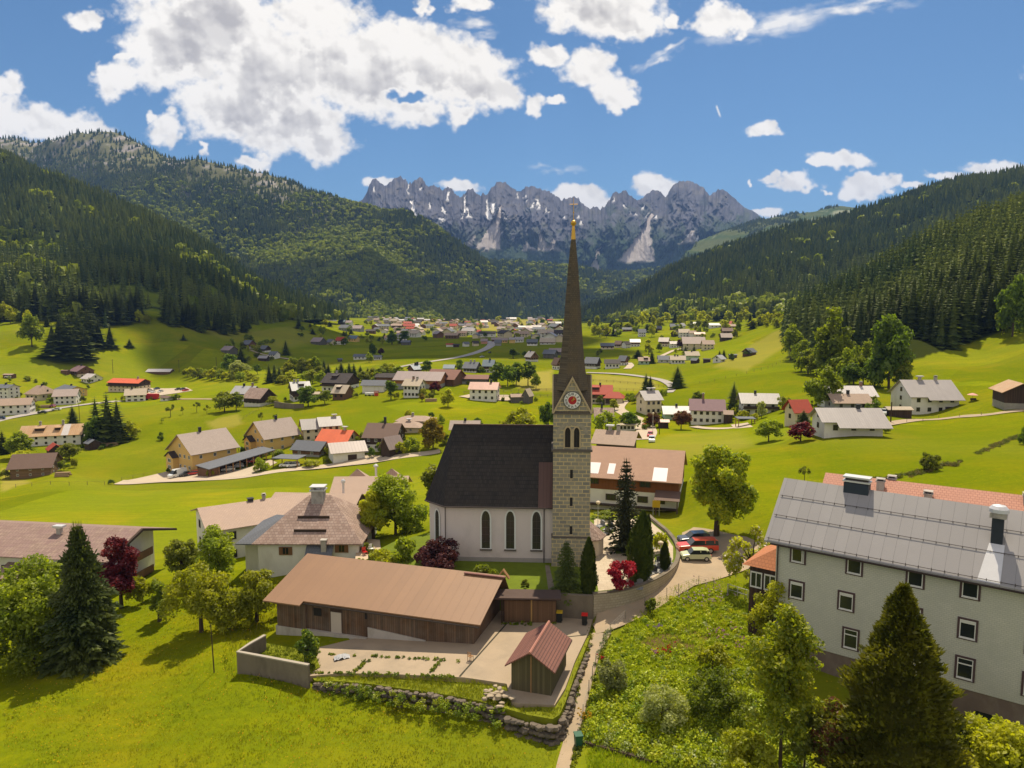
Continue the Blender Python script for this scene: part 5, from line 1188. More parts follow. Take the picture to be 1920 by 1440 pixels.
def patch(name, pts, mat, lift=.05, dens=26):
    """a paved area draped over the ground inside a photo outline"""
    poly = [at(*q)[:2] for q in pts]; xs = [p[0] for p in poly]; ys = [p[1] for p in poly]; V, Fc = [], []
    b = MB(); c = (sum(xs)/len(xs), sum(ys)/len(ys)); rings = 6; n = 0; pts2 = []
    for i in range(len(poly)):
        a, d = poly[i], poly[(i+1) % len(poly)]
        for k in range(4): pts2.append((a[0]+(d[0]-a[0])*k/4, a[1]+(d[1]-a[1])*k/4))
    n = len(pts2); V = [(c[0]+(p[0]-c[0])*r/rings, c[1]+(p[1]-c[1])*r/rings) for r in range(1, rings+1) for p in pts2]; V = [c]+V
    T = [(0, 1+i, 1+(i+1) % n) for i in range(n)]; Q = [(1+(r-1)*n+i, 1+r*n+i, 1+r*n+(i+1) % n, 1+(r-1)*n+(i+1) % n) for r in range(1, rings) for i in range(n)]
    A = np.array(V); z = zfun(A[:, 0], A[:, 1])+lift+A[:, 1]*4e-4
    me = mesh_np(name, np.column_stack([A, z]), [np.array(T), np.array(Q)], mat, smooth=True); return tag(link(name, me), kind='structure')
ribbon('road', [(-60,806),(0,788),(60,776),(110,766),(175,757),(240,750)], 6.5, ROADM)
ribbon('road', [(222,905),(300,902),(380,899),(450,895),(520,884),(600,876),(690,866),(760,855),(825,846)], [9,7,6,6,5,5,5,5,5], PAVE)
patch('paving', [(228,903),(330,880),(440,880),(470,893),(380,900),(300,905)], PAVE, .08)
patch('paving', [(380,893),(470,876),(505,862),(520,868),(470,890),(400,899)], PAVE, .09)
patch('paving', [(640,868),(690,852),(718,856),(700,866),(660,872)], PAVE, .09)
ribbon('road', [(680,706),(735,692),(790,681),(850,672),(885,664),(912,654),(922,646),(918,640)], [5,5,5,6,7,8,9,9], ROADM, lift=.1)
ribbon('road', [(985,624),(1010,618),(1022,612)], 10, PAVE, lift=.2)
ribbon('road', [(1100,699),(1150,701),(1200,706),(1235,712),(1255,720),(1262,728),(1252,737)], 5, ROADM, lift=.1)
ribbon('road', [(1172,752),(1160,766),(1172,776),(1192,785),(1208,793),(1210,803),(1212,812),(1205,825)], [5,5,5,5.5,6,7,7,7], PAVE, lift=.1)
ribbon('lane', [(1240,668),(1262,658),(1278,654)], 4, PAVE, lift=.1); ribbon('lane', [(1176,692),(1182,686),(1178,681)], 5, PAVE, lift=.1)
ribbon('lane', [(1660,796),(1720,788),(1790,783),(1860,777),(1960,768)], 3.2, GRAV)
ribbon('lane', [(470,657),(490,664),(520,670),(560,676),(600,679)], 3.5, GRAV, lift=.1); ribbon('lane', [(320,749),(390,749),(440,752)], 3, GRAV, lift=.1)
ribbon('lane', [(1300,800),(1380,802),(1400,797)], 4, PAVE); patch('paving', [(1370,797),(1402,793),(1412,801),(1378,804)], PAVE)
patch('car_park', [(268,740),(282,728),(350,727),(362,733),(330,738),(300,742)], PAVE, .1); patch('paving', [(860,744),(885,748),(960,752),(975,746),(950,741),(880,740)], PAVE, .1)
# ================================================================== the church
ASH = tiled('ashlar', (.175,.172,.15), (.33,.295,.215), (.60,.46,.23), .95, .50, .055, .9, 'xz', .6, (.25,.215,.16), .6)
CREAM = plain('cream_stone', (.46,.36,.22), .9, .1, 2, .2, stain=(.30,.24,.17)); LEDGE = plain('dark_ledge', (.12,.10,.085), .9, .2, 2, .3)
RENDER = plain('church_render', (.60,.52,.49), .92, .05, .5, .2, stain=(.47,.41,.385))
SLATE = tiled('church_slates', (.016,.014,.015), (.036,.030,.028), (.006,.006,.006), .3, .28, .02, .8, 'xy', .7, (.036,.028,.022), .5)
MOSS = tiled('spire_shingles', (.078,.066,.052), (.125,.100,.072), (.055,.045,.036), .22, .26, .03, .9, 'xz', .8, (.15,.105,.055), .6)
COPPER = seamed('copper_sheet', (.10,.045,.035), .45, .5, .5, 0, .1, .15); GUT = plain('gutter', (.055,.04,.035), .5, .1, 3, 0)
GOLD = plain('gilding', (.62,.36,.06), .35, .1, 6, 0, metal=.8); SURR = plain('window_surround', (.66,.66,.63), .85, .05, 2, 0)
LEAD, _nt2, _b2 = newmat('leaded_glass'); _b2.inputs['Base Color'].default_value = (.035,.032,.028,1); _b2.inputs['Roughness'].default_value = .22
BLACKV = plain('louvre_dark', (.022,.018,.015), .8, .2, 3, 0)
def arch(w, z0, h, n=7):
    """pointed arch outline in (x, z)"""
    zs = h-w*.95; r = w*1.02; L_ = [(-w/2, z0), (w/2, z0), (w/2, z0+zs)]
    for i in range(1, n): t = i/n; L_.append((w/2-w/2*t**1.6*1.0, z0+zs+(h-zs)*math.sin(t*math.pi/2)**.9))
    L_.append((0, z0+h))
    for i in range(n-1, 0, -1): t = i/n; L_.append((-(w/2-w/2*t**1.6), z0+zs+(h-zs)*math.sin(t*math.pi/2)**.9))
    return L_+[(-w/2, z0+zs)]
def lancet(par, x, y, z0, w, h, rz=0, bars=4, glass=None, surr=None, sw=.2, name='window'):
    b = MB(); o_, i_ = arch(w+2*sw, z0-sw*.4, h+sw*1.5), arch(w, z0, h); n = len(o_)
    for ya, yb2 in ((-.07, .02),):
        vs = [(p[0], ya, p[1]) for p in o_]+[(p[0], ya, p[1]) for p in i_]+[(p[0], yb2, p[1]) for p in o_]+[(p[0], yb2, p[1]) for p in i_]
        fs = []
        for i in range(n):
            j = (i+1) % n; fs += [(i, j, n+j, n+i), (2*n+j, 2*n+i, i, j), (n+i, n+j, 3*n+j, 3*n+i)]
        b.add(vs, fs, 0)
    b.yprism(i_, -.012, .05, 1)
    for k in range(bars): z = z0+h*(k+1)/(bars+1.4); b.box(-w/2+.01, w/2-.01, -.035, -.013, z-.02, z+.02, 2)
    b.box(-.015, .015, -.034, -.014, z0+.03, z0+h*.96, 2)
    if surr is None: b.box(-w/2-sw-.05, w/2+sw+.05, -.2, .02, z0-.26, z0-.10, 3)
    return b.build(name, [surr or SURR, glass or LEAD, GUT, LEDGE], par, (x, y, 0), rz)
def build_church():
    o = empty('church', (4.86, 89.9, -.6), R(-3.5), 'white church with a steep black slate roof and a tall stone steeple', 'church')
    ply = [(-13.4,0),(3.4,0),(3.4,11),(-13.4,11),(-16,8.4),(-16,2.6)]
    b = MB(); b.prism(ply, -1.5, 7.5); b.build('wall', RENDER, o)
    b = MB(); b.prism([(-13.45,-.06),(3.3,-.06),(3.3,11.05),(-13.45,11.05),(-16.06,8.42),(-16.06,2.58)], -1.5, .55); b.build('plinth', plain('plinth_render', (.33,.30,.28), .95, .12, 1, .3), o)
    E = [(-13.62,-.5),(3.5,-.5),(3.5,11.5),(-13.62,11.5),(-16.55,8.65),(-16.55,2.35)]; ze = 7.38
    vs = [(x, y, ze) for x, y in E]+[(-13.1,5.5,17.0),(3.5,5.5,17.0)]+[(x, y, ze-.14) for x, y in E]
    fs = [(0,1,7,6),(2,3,6,7),(3,4,6),(4,5,6),(5,0,6),(1,2,7)]+[((i+1)%6, i, 8+i, 8+(i+1)%6) for i in range(6)]+[(13,12,11,10,9,8)]
    b = MB(); b.add(vs, fs, 0); b.box(-13.1,3.5,5.42,5.58,16.95,17.08,1); rf = b.build('roof', [SLATE, COPPER], o)
    b = MB()
    for i in range(6):
        if i in (1,): continue
        p, q = E[i], E[(i+1) % 6]; b.tube((p[0], p[1], ze-.1), (q[0], q[1], ze-.1), .10, .10, 6)
    b.build('gutter', GUT, o)
    for x, y in ((-13.5,-.12),(-.75,-.12)):
        b = MB(); b.tube((x,y,-.4),(x,y,ze-.1),.06,.06,6); b.build('downpipe', GUT, o)
    k = (17.0-ze)/6.0; b = MB(); f = lambda y: ze+(y+.5)*k
    b.add([(-1.5,-.55,f(-.55)+.05),(.3,-.55,f(-.55)+.05),(.3,2.7,f(2.7)+.05),(-1.5,2.7,f(2.7)+.05)],[(0,1,2,3)]); b.build('copper_flashing', COPPER, o)
    for x in (-8.25,-5.1,-1.72): lancet(o, x, -.02, 1.75, 1.06, 4.95)
    d = math.atan2(2.6, -2.6); lancet(o, -14.75, 1.25, 1.85, .85, 4.5, R(-45), 4)
    # steeple
    t = empty('steeple', (0,0,0), 0); t.parent = o
    x0, x1, y0, y1 = .35, 5.05, -1.2, 3.5; xm, ym = 2.7, 1.15
    b = MB(); b.box(x0-.13,x1+.13,y0-.13,y1+.13,-1.5,3.75); b.box(x0,x1,y0,y1,3.75,19.7); b.yprism([(x0+.05,19.7),(x1-.05,19.7),(xm,24.0)], y0, y1); b.xprism([(y0+.05,19.7),(y1-.05,19.7),(ym,24.0)], x0, x1); b.build('shaft', ASH, t)
    for zs, ex in (((3.72,3.9),.17),((14.8,15.1),.2),((19.5,19.66),.14)):
        b = MB(); b.box(x0-ex,x1+ex,y0-ex,y1+ex,zs[0],zs[1]); b.build('string_course', LEDGE, t)
    # four gables with the spire growing out of them
    zg, za = 19.62, 24.25; e = .12
    b = MB()
    def gab(T):
        for s in (-1, 1):
            ang = math.atan2(za-zg, 2.5)
            q = [(s*2.5, zg), (s*2.28, zg), (0, za-.42), (0, za)]
            b.yprism(q, -2.35-e-.02, -2.35+.12, 1, T)
    for i in range(4): gab(Matrix.Translation((xm, ym, 0)) @ Matrix.Rotation(i*math.pi/2, 4, 'Z'))
    b.build('gable_trim', [ASH, CREAM], t)
    b = MB()
    for i in range(4):
        T = Matrix.Translation((xm, ym, 0)) @ Matrix.Rotation(i*math.pi/2, 4, 'Z')
        for s in (-1, 1):
            P1 = [(s*2.47,-2.34,zg+.06),(0,-2.34,za+.06),(0,0,za+.06),(s*2.47,0,zg+.06),(s*2.47,-2.34,zg-.02),(0,-2.34,za-.04),(0,0,za-.04),(s*2.47,0,zg-.02)]
            fs = [(0,1,2,3),(7,6,5,4),(0,4,5,1),(3,2,6,7),(0,3,7,4)]; b.add(P1, fs if s < 0 else [f[::-1] for f in fs], 0, T)
    prof = [(2.30,22.4),(2.05,23.6),(1.84,24.5),(1.70,25.4),(1.56,26.7),(1.42,28.0),(1.22,30.5),(1.02,33.2),(.71,37.3),(.30,41.1)]
    b.lathe(prof, (xm, ym, 0), 8, 0, R(22.5)); sp = b.build('spire', MOSS, t)
    b = MB(); b.lathe([(.31,41.1),(.22,42.3),(.14,42.9)], (xm,ym,0), 8, 0, R(22.5)); b.lathe([(.05,42.72),(.26,42.85),(.36,43.1),(.26,43.36),(.05,43.5)], (xm,ym,0), 12); b.tube((xm,ym,43.4),(xm,ym,46.2),.05,.03,6); b.tube((xm-.5,ym,45.4),(xm+.5,ym,45.4),.035,.035,6)
    b.lathe([(.02,44.3),(.12,44.4),(.02,44.5)], (xm,ym,0), 8); b.build('finial', GOLD, t)
    for x in (2.17, 3.27): lancet(t, x, y0-.03, 15.35, .70, 2.5, 0, 0, BLACKV, CREAM, .2, 'belfry_window')
    b = MB()
    for i in range(15):   # voussoirs of the relieving arch
        a0, a1 = math.pi*(i+.06)/15, math.pi*(i+.94)/15; r0, r1 = 1.55, 2.05; c = (2.72, 16.95)
        b.yprism([(c[0]+r0*math.cos(a0),c[1]+r0*.78*math.sin(a0)),(c[0]+r1*math.cos(a0),c[1]+r1*.78*math.sin(a0)),(c[0]+r1*math.cos(a1),c[1]+r1*.78*math.sin(a1)),(c[0]+r0*math.cos(a1),c[1]+r0*.78*math.sin(a1))], y0-.035, y0+.02)
    b.build('relieving_arch', plain('voussoir_stone', (.33,.29,.22), .9, .25, 2, .3), t)
    b = MB(); b.yprism([(2.5,15.1),(2.94,15.1),(2.94,17.2),(2.72,17.75),(2.5,17.2)], y0-.05, y0+.02); b.build('mullion', CREAM, t)
    for za_, zb_ in ((11.4,12.5),(7.85,8.95),(4.2,5.25)):
        b = MB(); b.box(2.5,2.84,y0-.02,y0+.05,za_,zb_,0); b.box(2.42,2.92,y0-.05,y0+.04,za_-.12,za_,1); b.build('slit_window', [BLACKV, CREAM], t)
    # clock
    cz = 21.28; yc = y0-.16; b = MB()
    def disc(r, ya, yb2, m, n=40, r2=None):
        b.yprism([(2.7+r*math.cos(6.2832*i/n), cz+r*math.sin(6.2832*i/n)) for i in range(n)], ya, yb2, m)
    disc(1.12, yc-.02, yc+.12, 0); disc(1.02, yc-.035, yc-.021, 1); disc(.52, yc-.05, yc-.036, 2)
    def hand(a, L_, w):
        T = Matrix.Translation((2.7, 0, cz)) @ Matrix.Rotation(a, 4, 'Y'); b.yprism([(-w,-.12),(w,-.12),(w*.5,L_),(-w*.5,L_)], yc-.075, yc-.055, 3, T)
    hand(R(28), .62, .06); hand(R(58), .42, .08)
    ck = b.build('clock', [plain('clock_rim', (.10,.09,.08), .6, .1, 3, 0), plain('clock_white', (.72,.69,.63), .6, .04, 3, 0), plain('clock_red', (.40,.02,.02), .55, .06, 3, 0), GOLD], t)
    V, Fs = [], []; blk = plain('numeral_black', (.03,.025,.03), .6, .1, 3, 0)
    for i, s in enumerate(['XII','I','II','III','IV','V','VI','VII','VIII','IX','X','XI']):
        cu = bpy.data.curves.new('n', 'FONT'); cu.body = s; cu.size = .42; cu.align_x = 'CENTER'; cu.align_y = 'CENTER'; cu.offset = .012
        to = bpy.data.objects.new('n', cu); COL.objects.link(to); dg = bpy.context.evaluated_depsgraph_get(); mm = to.evaluated_get(dg).to_mesh()
        a = -6.2832*i/12; k0 = len(V); sx = .85 if len(s) > 2 else 1
        for v in mm.vertices:
            x, z = v.co.x*sx*.8, v.co.y+.77; V.append((2.7+x*math.cos(a)-z*math.sin(a), yc-.042, cz+x*math.sin(a)+z*math.cos(a)))
        Fs += [[k0+q for q in p.vertices] for p in mm.polygons]; to.evaluated_get(dg).to_mesh_clear(); bpy.data.objects.remove(to); bpy.data.curves.remove(cu)
    me = bpy.data.meshes.new('numerals'); me.from_pydata(V, [], Fs); me.materials.append(blk); link('numerals', me, t)
    # little apse at the foot of the steeple
    a = empty('chapel', (0,0,0), 0); a.parent = o; pl = [(4.6+2.55*math.cos(R(d)), 4.4+2.55*math.sin(R(d))) for d in (-90,-45,0,45,90)]+[(4.0,6.95),(4.0,1.85)]
    b = MB(); b.prism(pl, -1, 2.5); b.build('chapel_wall', plain('chapel_render', (.62,.52,.40), .9, .06, 1, .1), a)
    pe = [(4.6+2.95*math.cos(R(d)), 4.4+2.95*math.sin(R(d))) for d in (-90,-45,0,45,90)]; b = MB(); n = 5
    b.add([(p[0],p[1],2.4) for p in pe]+[(4.6,4.4,4.9)]+[(p[0],p[1],2.28) for p in pe], [(i,i+1,5) for i in range(4)]+[(i+1,i,6+i,7+i) for i in range(4)]+[(10,9,8,7,6)]); b.build('chapel_roof', ROOF['mottled'], a)
    b = MB(); c = pl[1]; m_ = ((pl[0][0]+pl[1][0])/2+.02, (pl[0][1]+pl[1][1])/2-.03); T = Matrix.Translation((m_[0], m_[1], 1.1)) @ Matrix.Rotation(R(22.5), 4, 'Z')
    b.yprism([(.42*math.cos(6.28*i/16), .42*math.sin(6.28*i/16)) for i in range(16)], -.05, .02, 0, T); b.yprism([(.32*math.cos(6.28*i/16), .32*math.sin(6.28*i/16)) for i in range(16)], -.07, -.051, 1, T); b.build('round_window', [FR_B, LEAD], a)
build_church()

# ================================================================== yard, churchyard, walls
CONC = plain('yard_concrete', (.36,.275,.19), .95, .14, .35, .4, stain=(.25,.20,.145)); CW = plain('old_concrete', (.185,.15,.11), .95, .25, .6, .4, stain=(.075,.062,.045))
LAWN = plain('lawn_grass', (.12,.155,.014), .95, .3, .8, .9, spec=.1)
GRASSB_ = plain('bank_grass', (.17,.185,.012), .95, .35, 1.2, .9, spec=.1)
def slab(name, poly, z0, z1, mat, label=None):
    b = MB(); b.prism(poly, z0, z1); return tag(b.build(name, mat), label, kind='structure')
slab('courtyard', COURT, -6.2, courtz, CONC); slab('grass_bank', BANK, -6.4, lambda x, y: courtz(x)-.22, GRASSB_); slab('churchyard', YARD, -5, CZY, LAWN)
def level(name, pts, z, mat):
    poly = [pz(px, py, z)[:2] for px, py in pts]; b = MB(); b.prism(poly, z-.12, z); return tag(b.build(name, mat), kind='structure')
FLAG = tiled('flagstones', (.46,.37,.27), (.52,.43,.32), (.30,.25,.18), .9, .7, .02, .95, 'xy', .5, (.38,.30,.22), .2)
level('paving', [(1114,972),(1150,975),(1212,972),(1245,1000),(1262,1025),(1262,1048),(1250,1068),(1220,1086),(1165,1103),(1122,1108),(1114,1060)], CZY+.02, FLAG)
for q in ([(1152,1022),(1185,1020),(1188,1036),(1155,1038)], [(1228,1040),(1256,1036),(1258,1052),(1246,1064),(1226,1072)], [(1224,1000),(1244,1008),(1252,1022),(1236,1030)], [(1118,985),(1150,982),(1150,998),(1124,1004)]): level('lawn', q, CZY+.045, LAWN)
level('path', [(1022,1060),(1030,1060),(1040,1104),(1028,1105)], CZY+.02, CW)
JOINT = plain('yard_joint', (.05,.045,.03), .95, .3, 2, 0)
def joint(a, c, w=.09):
    p, q = Vector(pcourt(*a, .012)), Vector(pcourt(*c, .012)); d = (q-p).normalized(); n = Vector((-d.y, d.x, 0))*w
    b = MB(); b.add([p-n, q-n, q+n, p+n], [(0,1,2,3)]); tag(b.build('yard_joint', JOINT), kind='structure')
for a, c in [((862,1268),(951,1168)),((690,1238),(664,1262)),((828,1234),(806,1262)),((951,1168),(1046,1150)),((1000,1200),(1104,1190))]: joint(a, c)
GRASSB = LAWN
WALLST = tiled('wall_blocks', (.40,.335,.24), (.47,.40,.30), (.20,.16,.11), .55, .3, .02, .95, 'xz', .6, (.28,.225,.155), .5)
def wall_line(name, pts, th, top, bot, mats, label, cat='wall', cap=None, parent=None):
    """a free standing wall along points; pts are world xy"""
    V, Fc = [], []; n = len(pts); b = MB(); P_ = [Vector((p[0], p[1], 0)) for p in pts]; offs = []
    for i in range(n):
        d = (P_[min(i+1, n-1)]-P_[max(i-1, 0)]).normalized(); offs.append(Vector((-d.y, d.x, 0))*th/2)
    tp = top if hasattr(top, '__len__') else [top]*n; bt = bot if hasattr(bot, '__len__') else [bot]*n
    for i in range(n-1):
        a, c, oa, oc = P_[i], P_[i+1], offs[i], offs[i+1]; v = []
        for z_ in (0, 1):
            za, zc = (bt[i], bt[i+1]) if z_ == 0 else (tp[i], tp[i+1])
            v += [(a+oa).to_2d().to_tuple()+(za,), (a-oa).to_2d().to_tuple()+(za,), (c-oc).to_2d().to_tuple()+(zc,), (c+oc).to_2d().to_tuple()+(zc,)]
        b.add(v, [(0,1,2,3),(7,6,5,4),(1,5,6,2),(0,3,7,4)]+([(0,4,5,1)] if i == 0 else [])+([(2,6,7,3)] if i == n-2 else []), 0)
        if cap:
            k = 1.25; v = []
            for z_ in (.003, .13):
                v += [(a+oa*k).to_2d().to_tuple()+(tp[i]+z_,), (a-oa*k).to_2d().to_tuple()+(tp[i]+z_,), (c-oc*k).to_2d().to_tuple()+(tp[i+1]+z_,), (c+oc*k).to_2d().to_tuple()+(tp[i+1]+z_,)]
            b.add(v, [(0,1,2,3)[::-1],(7,6,5,4)[::-1],(1,5,6,2)[::-1],(0,3,7,4)[::-1]]+[(0,4,5,1),(2,6,7,3)], 1)
    return tag(b.build(name, mats, parent), label, cat)
def fixn(o):
    import bmesh
    bm = bmesh.new(); bm.from_mesh(o.data); bmesh.ops.recalc_face_normals(bm, faces=bm.faces); bm.to_mesh(o.data); bm.free(); return o
def smoothline(pts, n=5):
    P_ = [Vector(p) for p in pts]; C = []
    for i in range(len(P_)-1):
        a, b_, c, d = P_[max(i-1, 0)], P_[i], P_[i+1], P_[min(i+2, len(P_)-1)]
        for k in range(n):
            t = k/n; C.append(.5*((2*b_)+(c-a)*t+(2*a-5*b_+4*c-d)*t*t+(3*b_-a-3*c+d)*t**3))
    return C+[P_[-1]]
yw = smoothline([pz(px, py, CZY) for px, py in [(1112,1118),(1170,1111),(1222,1093),(1258,1071),(1271,1048),(1268,1022),(1252,1000),(1234,985),(1216,969)]])
fixn(wall_line('churchyard_wall', [(p.x, p.y) for p in yw], .42, CZY+.28, -4.4, [WALLST, CW], 'curving pale block wall around the churchyard beside the lane', cap=True))
fixn(wall_line('retaining_wall', [pz(px, py, CZY)[:2] for px, py in [(1040,1115),(1062,1116),(1088,1118),(1112,1118.5)]], .4, CZY+.05, -4.4, [CW, CW], 'grey concrete retaining wall behind the two rubbish bins', cap=True))
pw = [pz(px, py, -2.85)[:2] for px, py in [(497,1192),(470,1207),(446,1223),(500,1233),(579,1248)]]
fixn(wall_line('planter_wall', pw, .28, -2.85, -6.2, [CW, plain('cap_concrete', (.36,.31,.25), .9, .1, 1, .2)], 'streaked concrete planter wall at the left end of the barn', cap=True))
b = MB(); b.prism([pz(px, py, -4.4)[:2] for px, py in [(500,1206),(456,1230),(577,1262),(600,1250),(590,1222)]], -6.4, -4.4); tag(b.build('planting_bed', GRASSB_), kind='structure')
STONE = plain('field_stone', (.145,.115,.088), .95, .5, 1.2, .7, stain=(.06,.055,.045)); STONEL = plain('pale_stone', (.34,.27,.19), .95, .3, 1.5, .4)
def rock_line(name, pts, label, rows, r, zt, zb, seed, per=.42, mats=None):
    zt_ = zt
    rr = random.Random(seed); b = MB(); P_ = [Vector(p) for p in pts]
    for i in range(len(P_)-1):
        a, c = P_[i], P_[i+1]; L_ = (c-a).length; n = max(1, int(L_/per))
        for k in range(n):
            for j in range(rows):
                p = a.lerp(c, (k+rr.uniform(.1,.9))/n); f = j/max(1, rows-1)
                zt = zt_(p.x) if callable(zt_) else zt_; z = zt+(zb-zt)*f+rr.uniform(-.08,.08); q = r*rr.uniform(.65,1.3)
                d = Vector((c-a).yxz).normalized(); d = Vector((d.x, -d.y, 0)); p = p+d*(.28*f+rr.uniform(-.1,.1))
                b.rock((p.x, p.y, z), (q*1.15, q, q*.8), rr.random()*1e6)
    return tag(b.build(name, mats or STONE), label, 'wall')
sw = [pcourt(px, py, -.35) for px, py in WALL_TOP]
rock_line('drystone_wall', sw, 'low drystone wall of field boulders below the yard', 5, .30, lambda x: courtz(x)-.42, -5.9, 3)
sw2 = [pz(px, py, -3.9) for px, py in [(948,1346),(990,1357),(1040,1366),(1054,1352),(1064,1326),(1072,1300),(1082,1272),(1094,1240),(1106,1205)]]
rock_line('drystone_wall', sw2, 'drystone foundation wall around the shed and up along the footpath', 4, .36, -4.0, -5.7, 5)
rr = random.Random(8); b = MB()
for i in range(26):
    p = pz(rr.gauss(932, 13), rr.gauss(1306, 8), -3.3); b.rock((p[0], p[1], -3.25+rr.uniform(0,.55)), (rr.uniform(.25,.5), rr.uniform(.2,.4), rr.uniform(.08,.22)), i)
tag(b.build('stone_pile', STONEL), 'pile of pale broken slabs against the left side of the shed', 'stone pile')
ribbon('path', [(1050,1470),(1058,1430),(1071,1385),(1088,1320),(1101,1268),(1114,1222),(1128,1188)], [1.1,1.15,1.2,1.25,1.3,1.5,2.2], GRAV, lift=.05)
ribbon('lane', [(1112,1176),(1150,1160),(1198,1138),(1240,1116),(1280,1090),(1315,1062),(1345,1040)], [4,3.6,3.2,3,3.6,6,8], GRAV, lift=.07)
patch('car_park', [(1279,1000),(1300,990),(1350,998),(1400,1008),(1440,1022),(1452,1040),(1425,1058),(1385,1075),(1340,1090),(1300,1100),(1276,1086),(1276,1050)], GRAV, .09)

# ---- sheds and barns of the yard
BARNW = seamed('barn_boards', (.115,.062,.032), .26, .45, .9, 0, .1, .42, stain=(.20,.165,.13), blotch=.5); BARNR = seamed('barn_roof', (.245,.130,.065), 1.05, .75, .55, 0, .03, .05, blotch=.2, stain=(.200,.105,.055))
WALLS['barn'] = BARNW; ROOF['barn'] = BARNR
u17 = Vector((math.cos(R(-17)), math.sin(R(-17)), 0)); n17 = Vector((-u17.y, u17.x, 0)); B0 = Vector((-4.03, 72.6, -3.4))
c = B0-u17*11.9+n17*4.6; bo = empty('barn', c, R(-17), 'long timber barn with a tan sheet metal roof beside the concrete yard', 'barn')
gable_house(bo, 23.8, 9.2, 2.8, 2.05, 'barn', None, .5, 'barn', .75, 1.0, asym=3.0, found=2.4, step=(.185, .75, True))
b = MB(); b.box(-11.9,-8.2,-4.95,-4.6,-2.4,2.72); b.build('projecting_bay', BARNW, bo)
DOORW = plain('pale_door', (.50,.43,.36), .8, .08, 1, .1)
X = lambda s: 11.9-s
b = MB(); b.box(X(17.0),X(15.7),-4.66,-4.58,-1.0,1.62); b.build('door', DOORW, bo)
b = MB(); b.box(X(19.2),X(18.2),-4.66,-4.58,.9,1.8); b.build('hatch', BLACKV, bo); b = MB(); b.box(X(12.75),X(12.5),-4.65,-4.58,1.3,2.0); b.build('slit', BLACKV, bo)
b = MB(); b.box(X(17.05),X(15.65),-4.64,-4.59,1.64,2.6); b.build('board_panel', WALLS['wood'], bo)
b = MB(); b.yprism([(X(12.4),-2.2),(X(4.5),-.6),(X(4.5),-.25),(X(12.4),.35)][:0] or [(X(12.4),-1.2),(X(5.5),-1.2),(X(5.5),-.12),(X(12.4),.42)], -4.72, -4.58); b.box(X(24.0),X(12.45),-5.0,-4.62,-2.4,-.75); b.build('plinth', plain('limewash_base', (.45,.40,.35), .95, .15, 1, .3, stain=(.28,.25,.21)), bo)
b = MB(); b.xprism([(3.0,4.99),(3.0,4.9),(5.35,3.35),(5.35,3.44)], -11.5, 10.6); b.box(8.2,13.2,2.3,2.6,4.98,5.1); b.build('ridge_capping', [plain('ridge_tiles', (.22,.10,.085), .8, .35, 2, .4)], bo)
b = MB(); b.box(-12.7,12.8,-5.5,-5.36,2.42,2.56); b.build('gutter', GUT, bo)
# garage dug into the churchyard bank
go = empty('garage', pz(993,1167,CZC), R(-2), 'sunken garage with two brown plank doors behind the yard', 'garage')
b = MB(); b.box(-3.0,3.0,.12,1.7,-.6,2.9); b.build('wall', WALLS['wood'], go)
for x0, x1 in ((-2.85,.16),(.30,2.95)):
    b = MB(); b.box(x0,x1,-.02,.11,.03,2.55); b.build('door', seamed('garage_planks', (.155,.085,.045), .2, .6, .85, 0, .08, .2), go)
b = MB(); b.box(.13,.29,-.1,.10,0,2.7); b.build('post', plain('yellow_post', (.42,.25,.09), .8, .1, 2, 0), go)
b = MB(); b.box(-4.6,3.5,-.75,1.85,2.92,3.12); b.build('roof', [plain('bitumen_brown', (.085,.055,.045), .9, .2, 1, .2)], go)
b = MB(); b.box(-3.2,-3.02,-.4,-.2,0,2.9); b.build('corner_post', TIMB, go)
ROOF['shed'] = seamed('shed_tiles', (.20,.082,.060), .24, .45, .7, 1, .3, .12, rows=(0, 1.35, .03)); WALLS['shedw'] = seamed('shed_boards', (.105,.085,.042), .24, .55, .9, 3, .09, .3)
sd = Vector((.302, .953, 0)); so_ = empty('shed', Vector((1.72, 62.9, -3.2))+sd*3.1, math.atan2(.953, .302), 'small plank shed with a red tiled gable roof beside the footpath', 'shed')
gable_house(so_, 6.0, 3.8, 2.65, 1.25, 'shedw', None, .5, 'shed', .5, .45, found=.25)
b = MB(); b.box(-3.1,3.1,-2.0,2.0,-2.6,-.02); b.build('base', CW, so_)
b = MB(); b.tube((-3.5,0,4.03),(3.5,0,4.03),.13,.13,6); b.build('ridge_tiles', plain('shed_ridge', (.36,.16,.12), .8, .1, 3, .2), so_)
b = MB(); b.box(-3.06,-3.01,-.05,.05,-.02,3.5); b.build('corner_board', TIML, so_)
def bin_(px, py, label, lid, h=1.15):
    p = pz(px, py, CZC); e = empty('wheelie_bin', p, R(-8), label, 'bin'); b = MB()
    b.add([(-.25,-.3,.06),(.25,-.3,.06),(.25,.28,.06),(-.25,.28,.06),(-.32,-.38,h),(.32,-.38,h),(.32,.34,h),(-.32,.34,h)],[(3,2,1,0),(0,1,5,4),(1,2,6,5),(2,3,7,6),(3,0,4,7),(4,5,6,7)]); b.build('body', plain('bin_plastic', (.02,.022,.02), .5, .1, 3, 0), e)
    b = MB(); b.box(-.35,.35,-.42,.38,h+.005,h+.09); b.tube((-.3,.42,h+.03),(.3,.42,h+.03),.03,.03,6); b.build('lid', lid, e)
    for s in (-1, 1): b = MB(); b.tube((s*.25,.3,.12),(s*.31,.3,.12),.12,.12,10); b.build('wheel', plain('tyre', (.02,.02,.02), .8, .1, 3, 0), e)
bin_(1049, 1166, 'black wheelie bin with a yellow lid beside the garage doors', plain('lid_yellow', (.55,.36,.02), .5, .05, 3, 0)); bin_(1096, 1171, 'black wheelie bin with a red lid at the grey concrete wall', plain('lid_red', (.60,.02,.015), .5, .05, 3, 0))

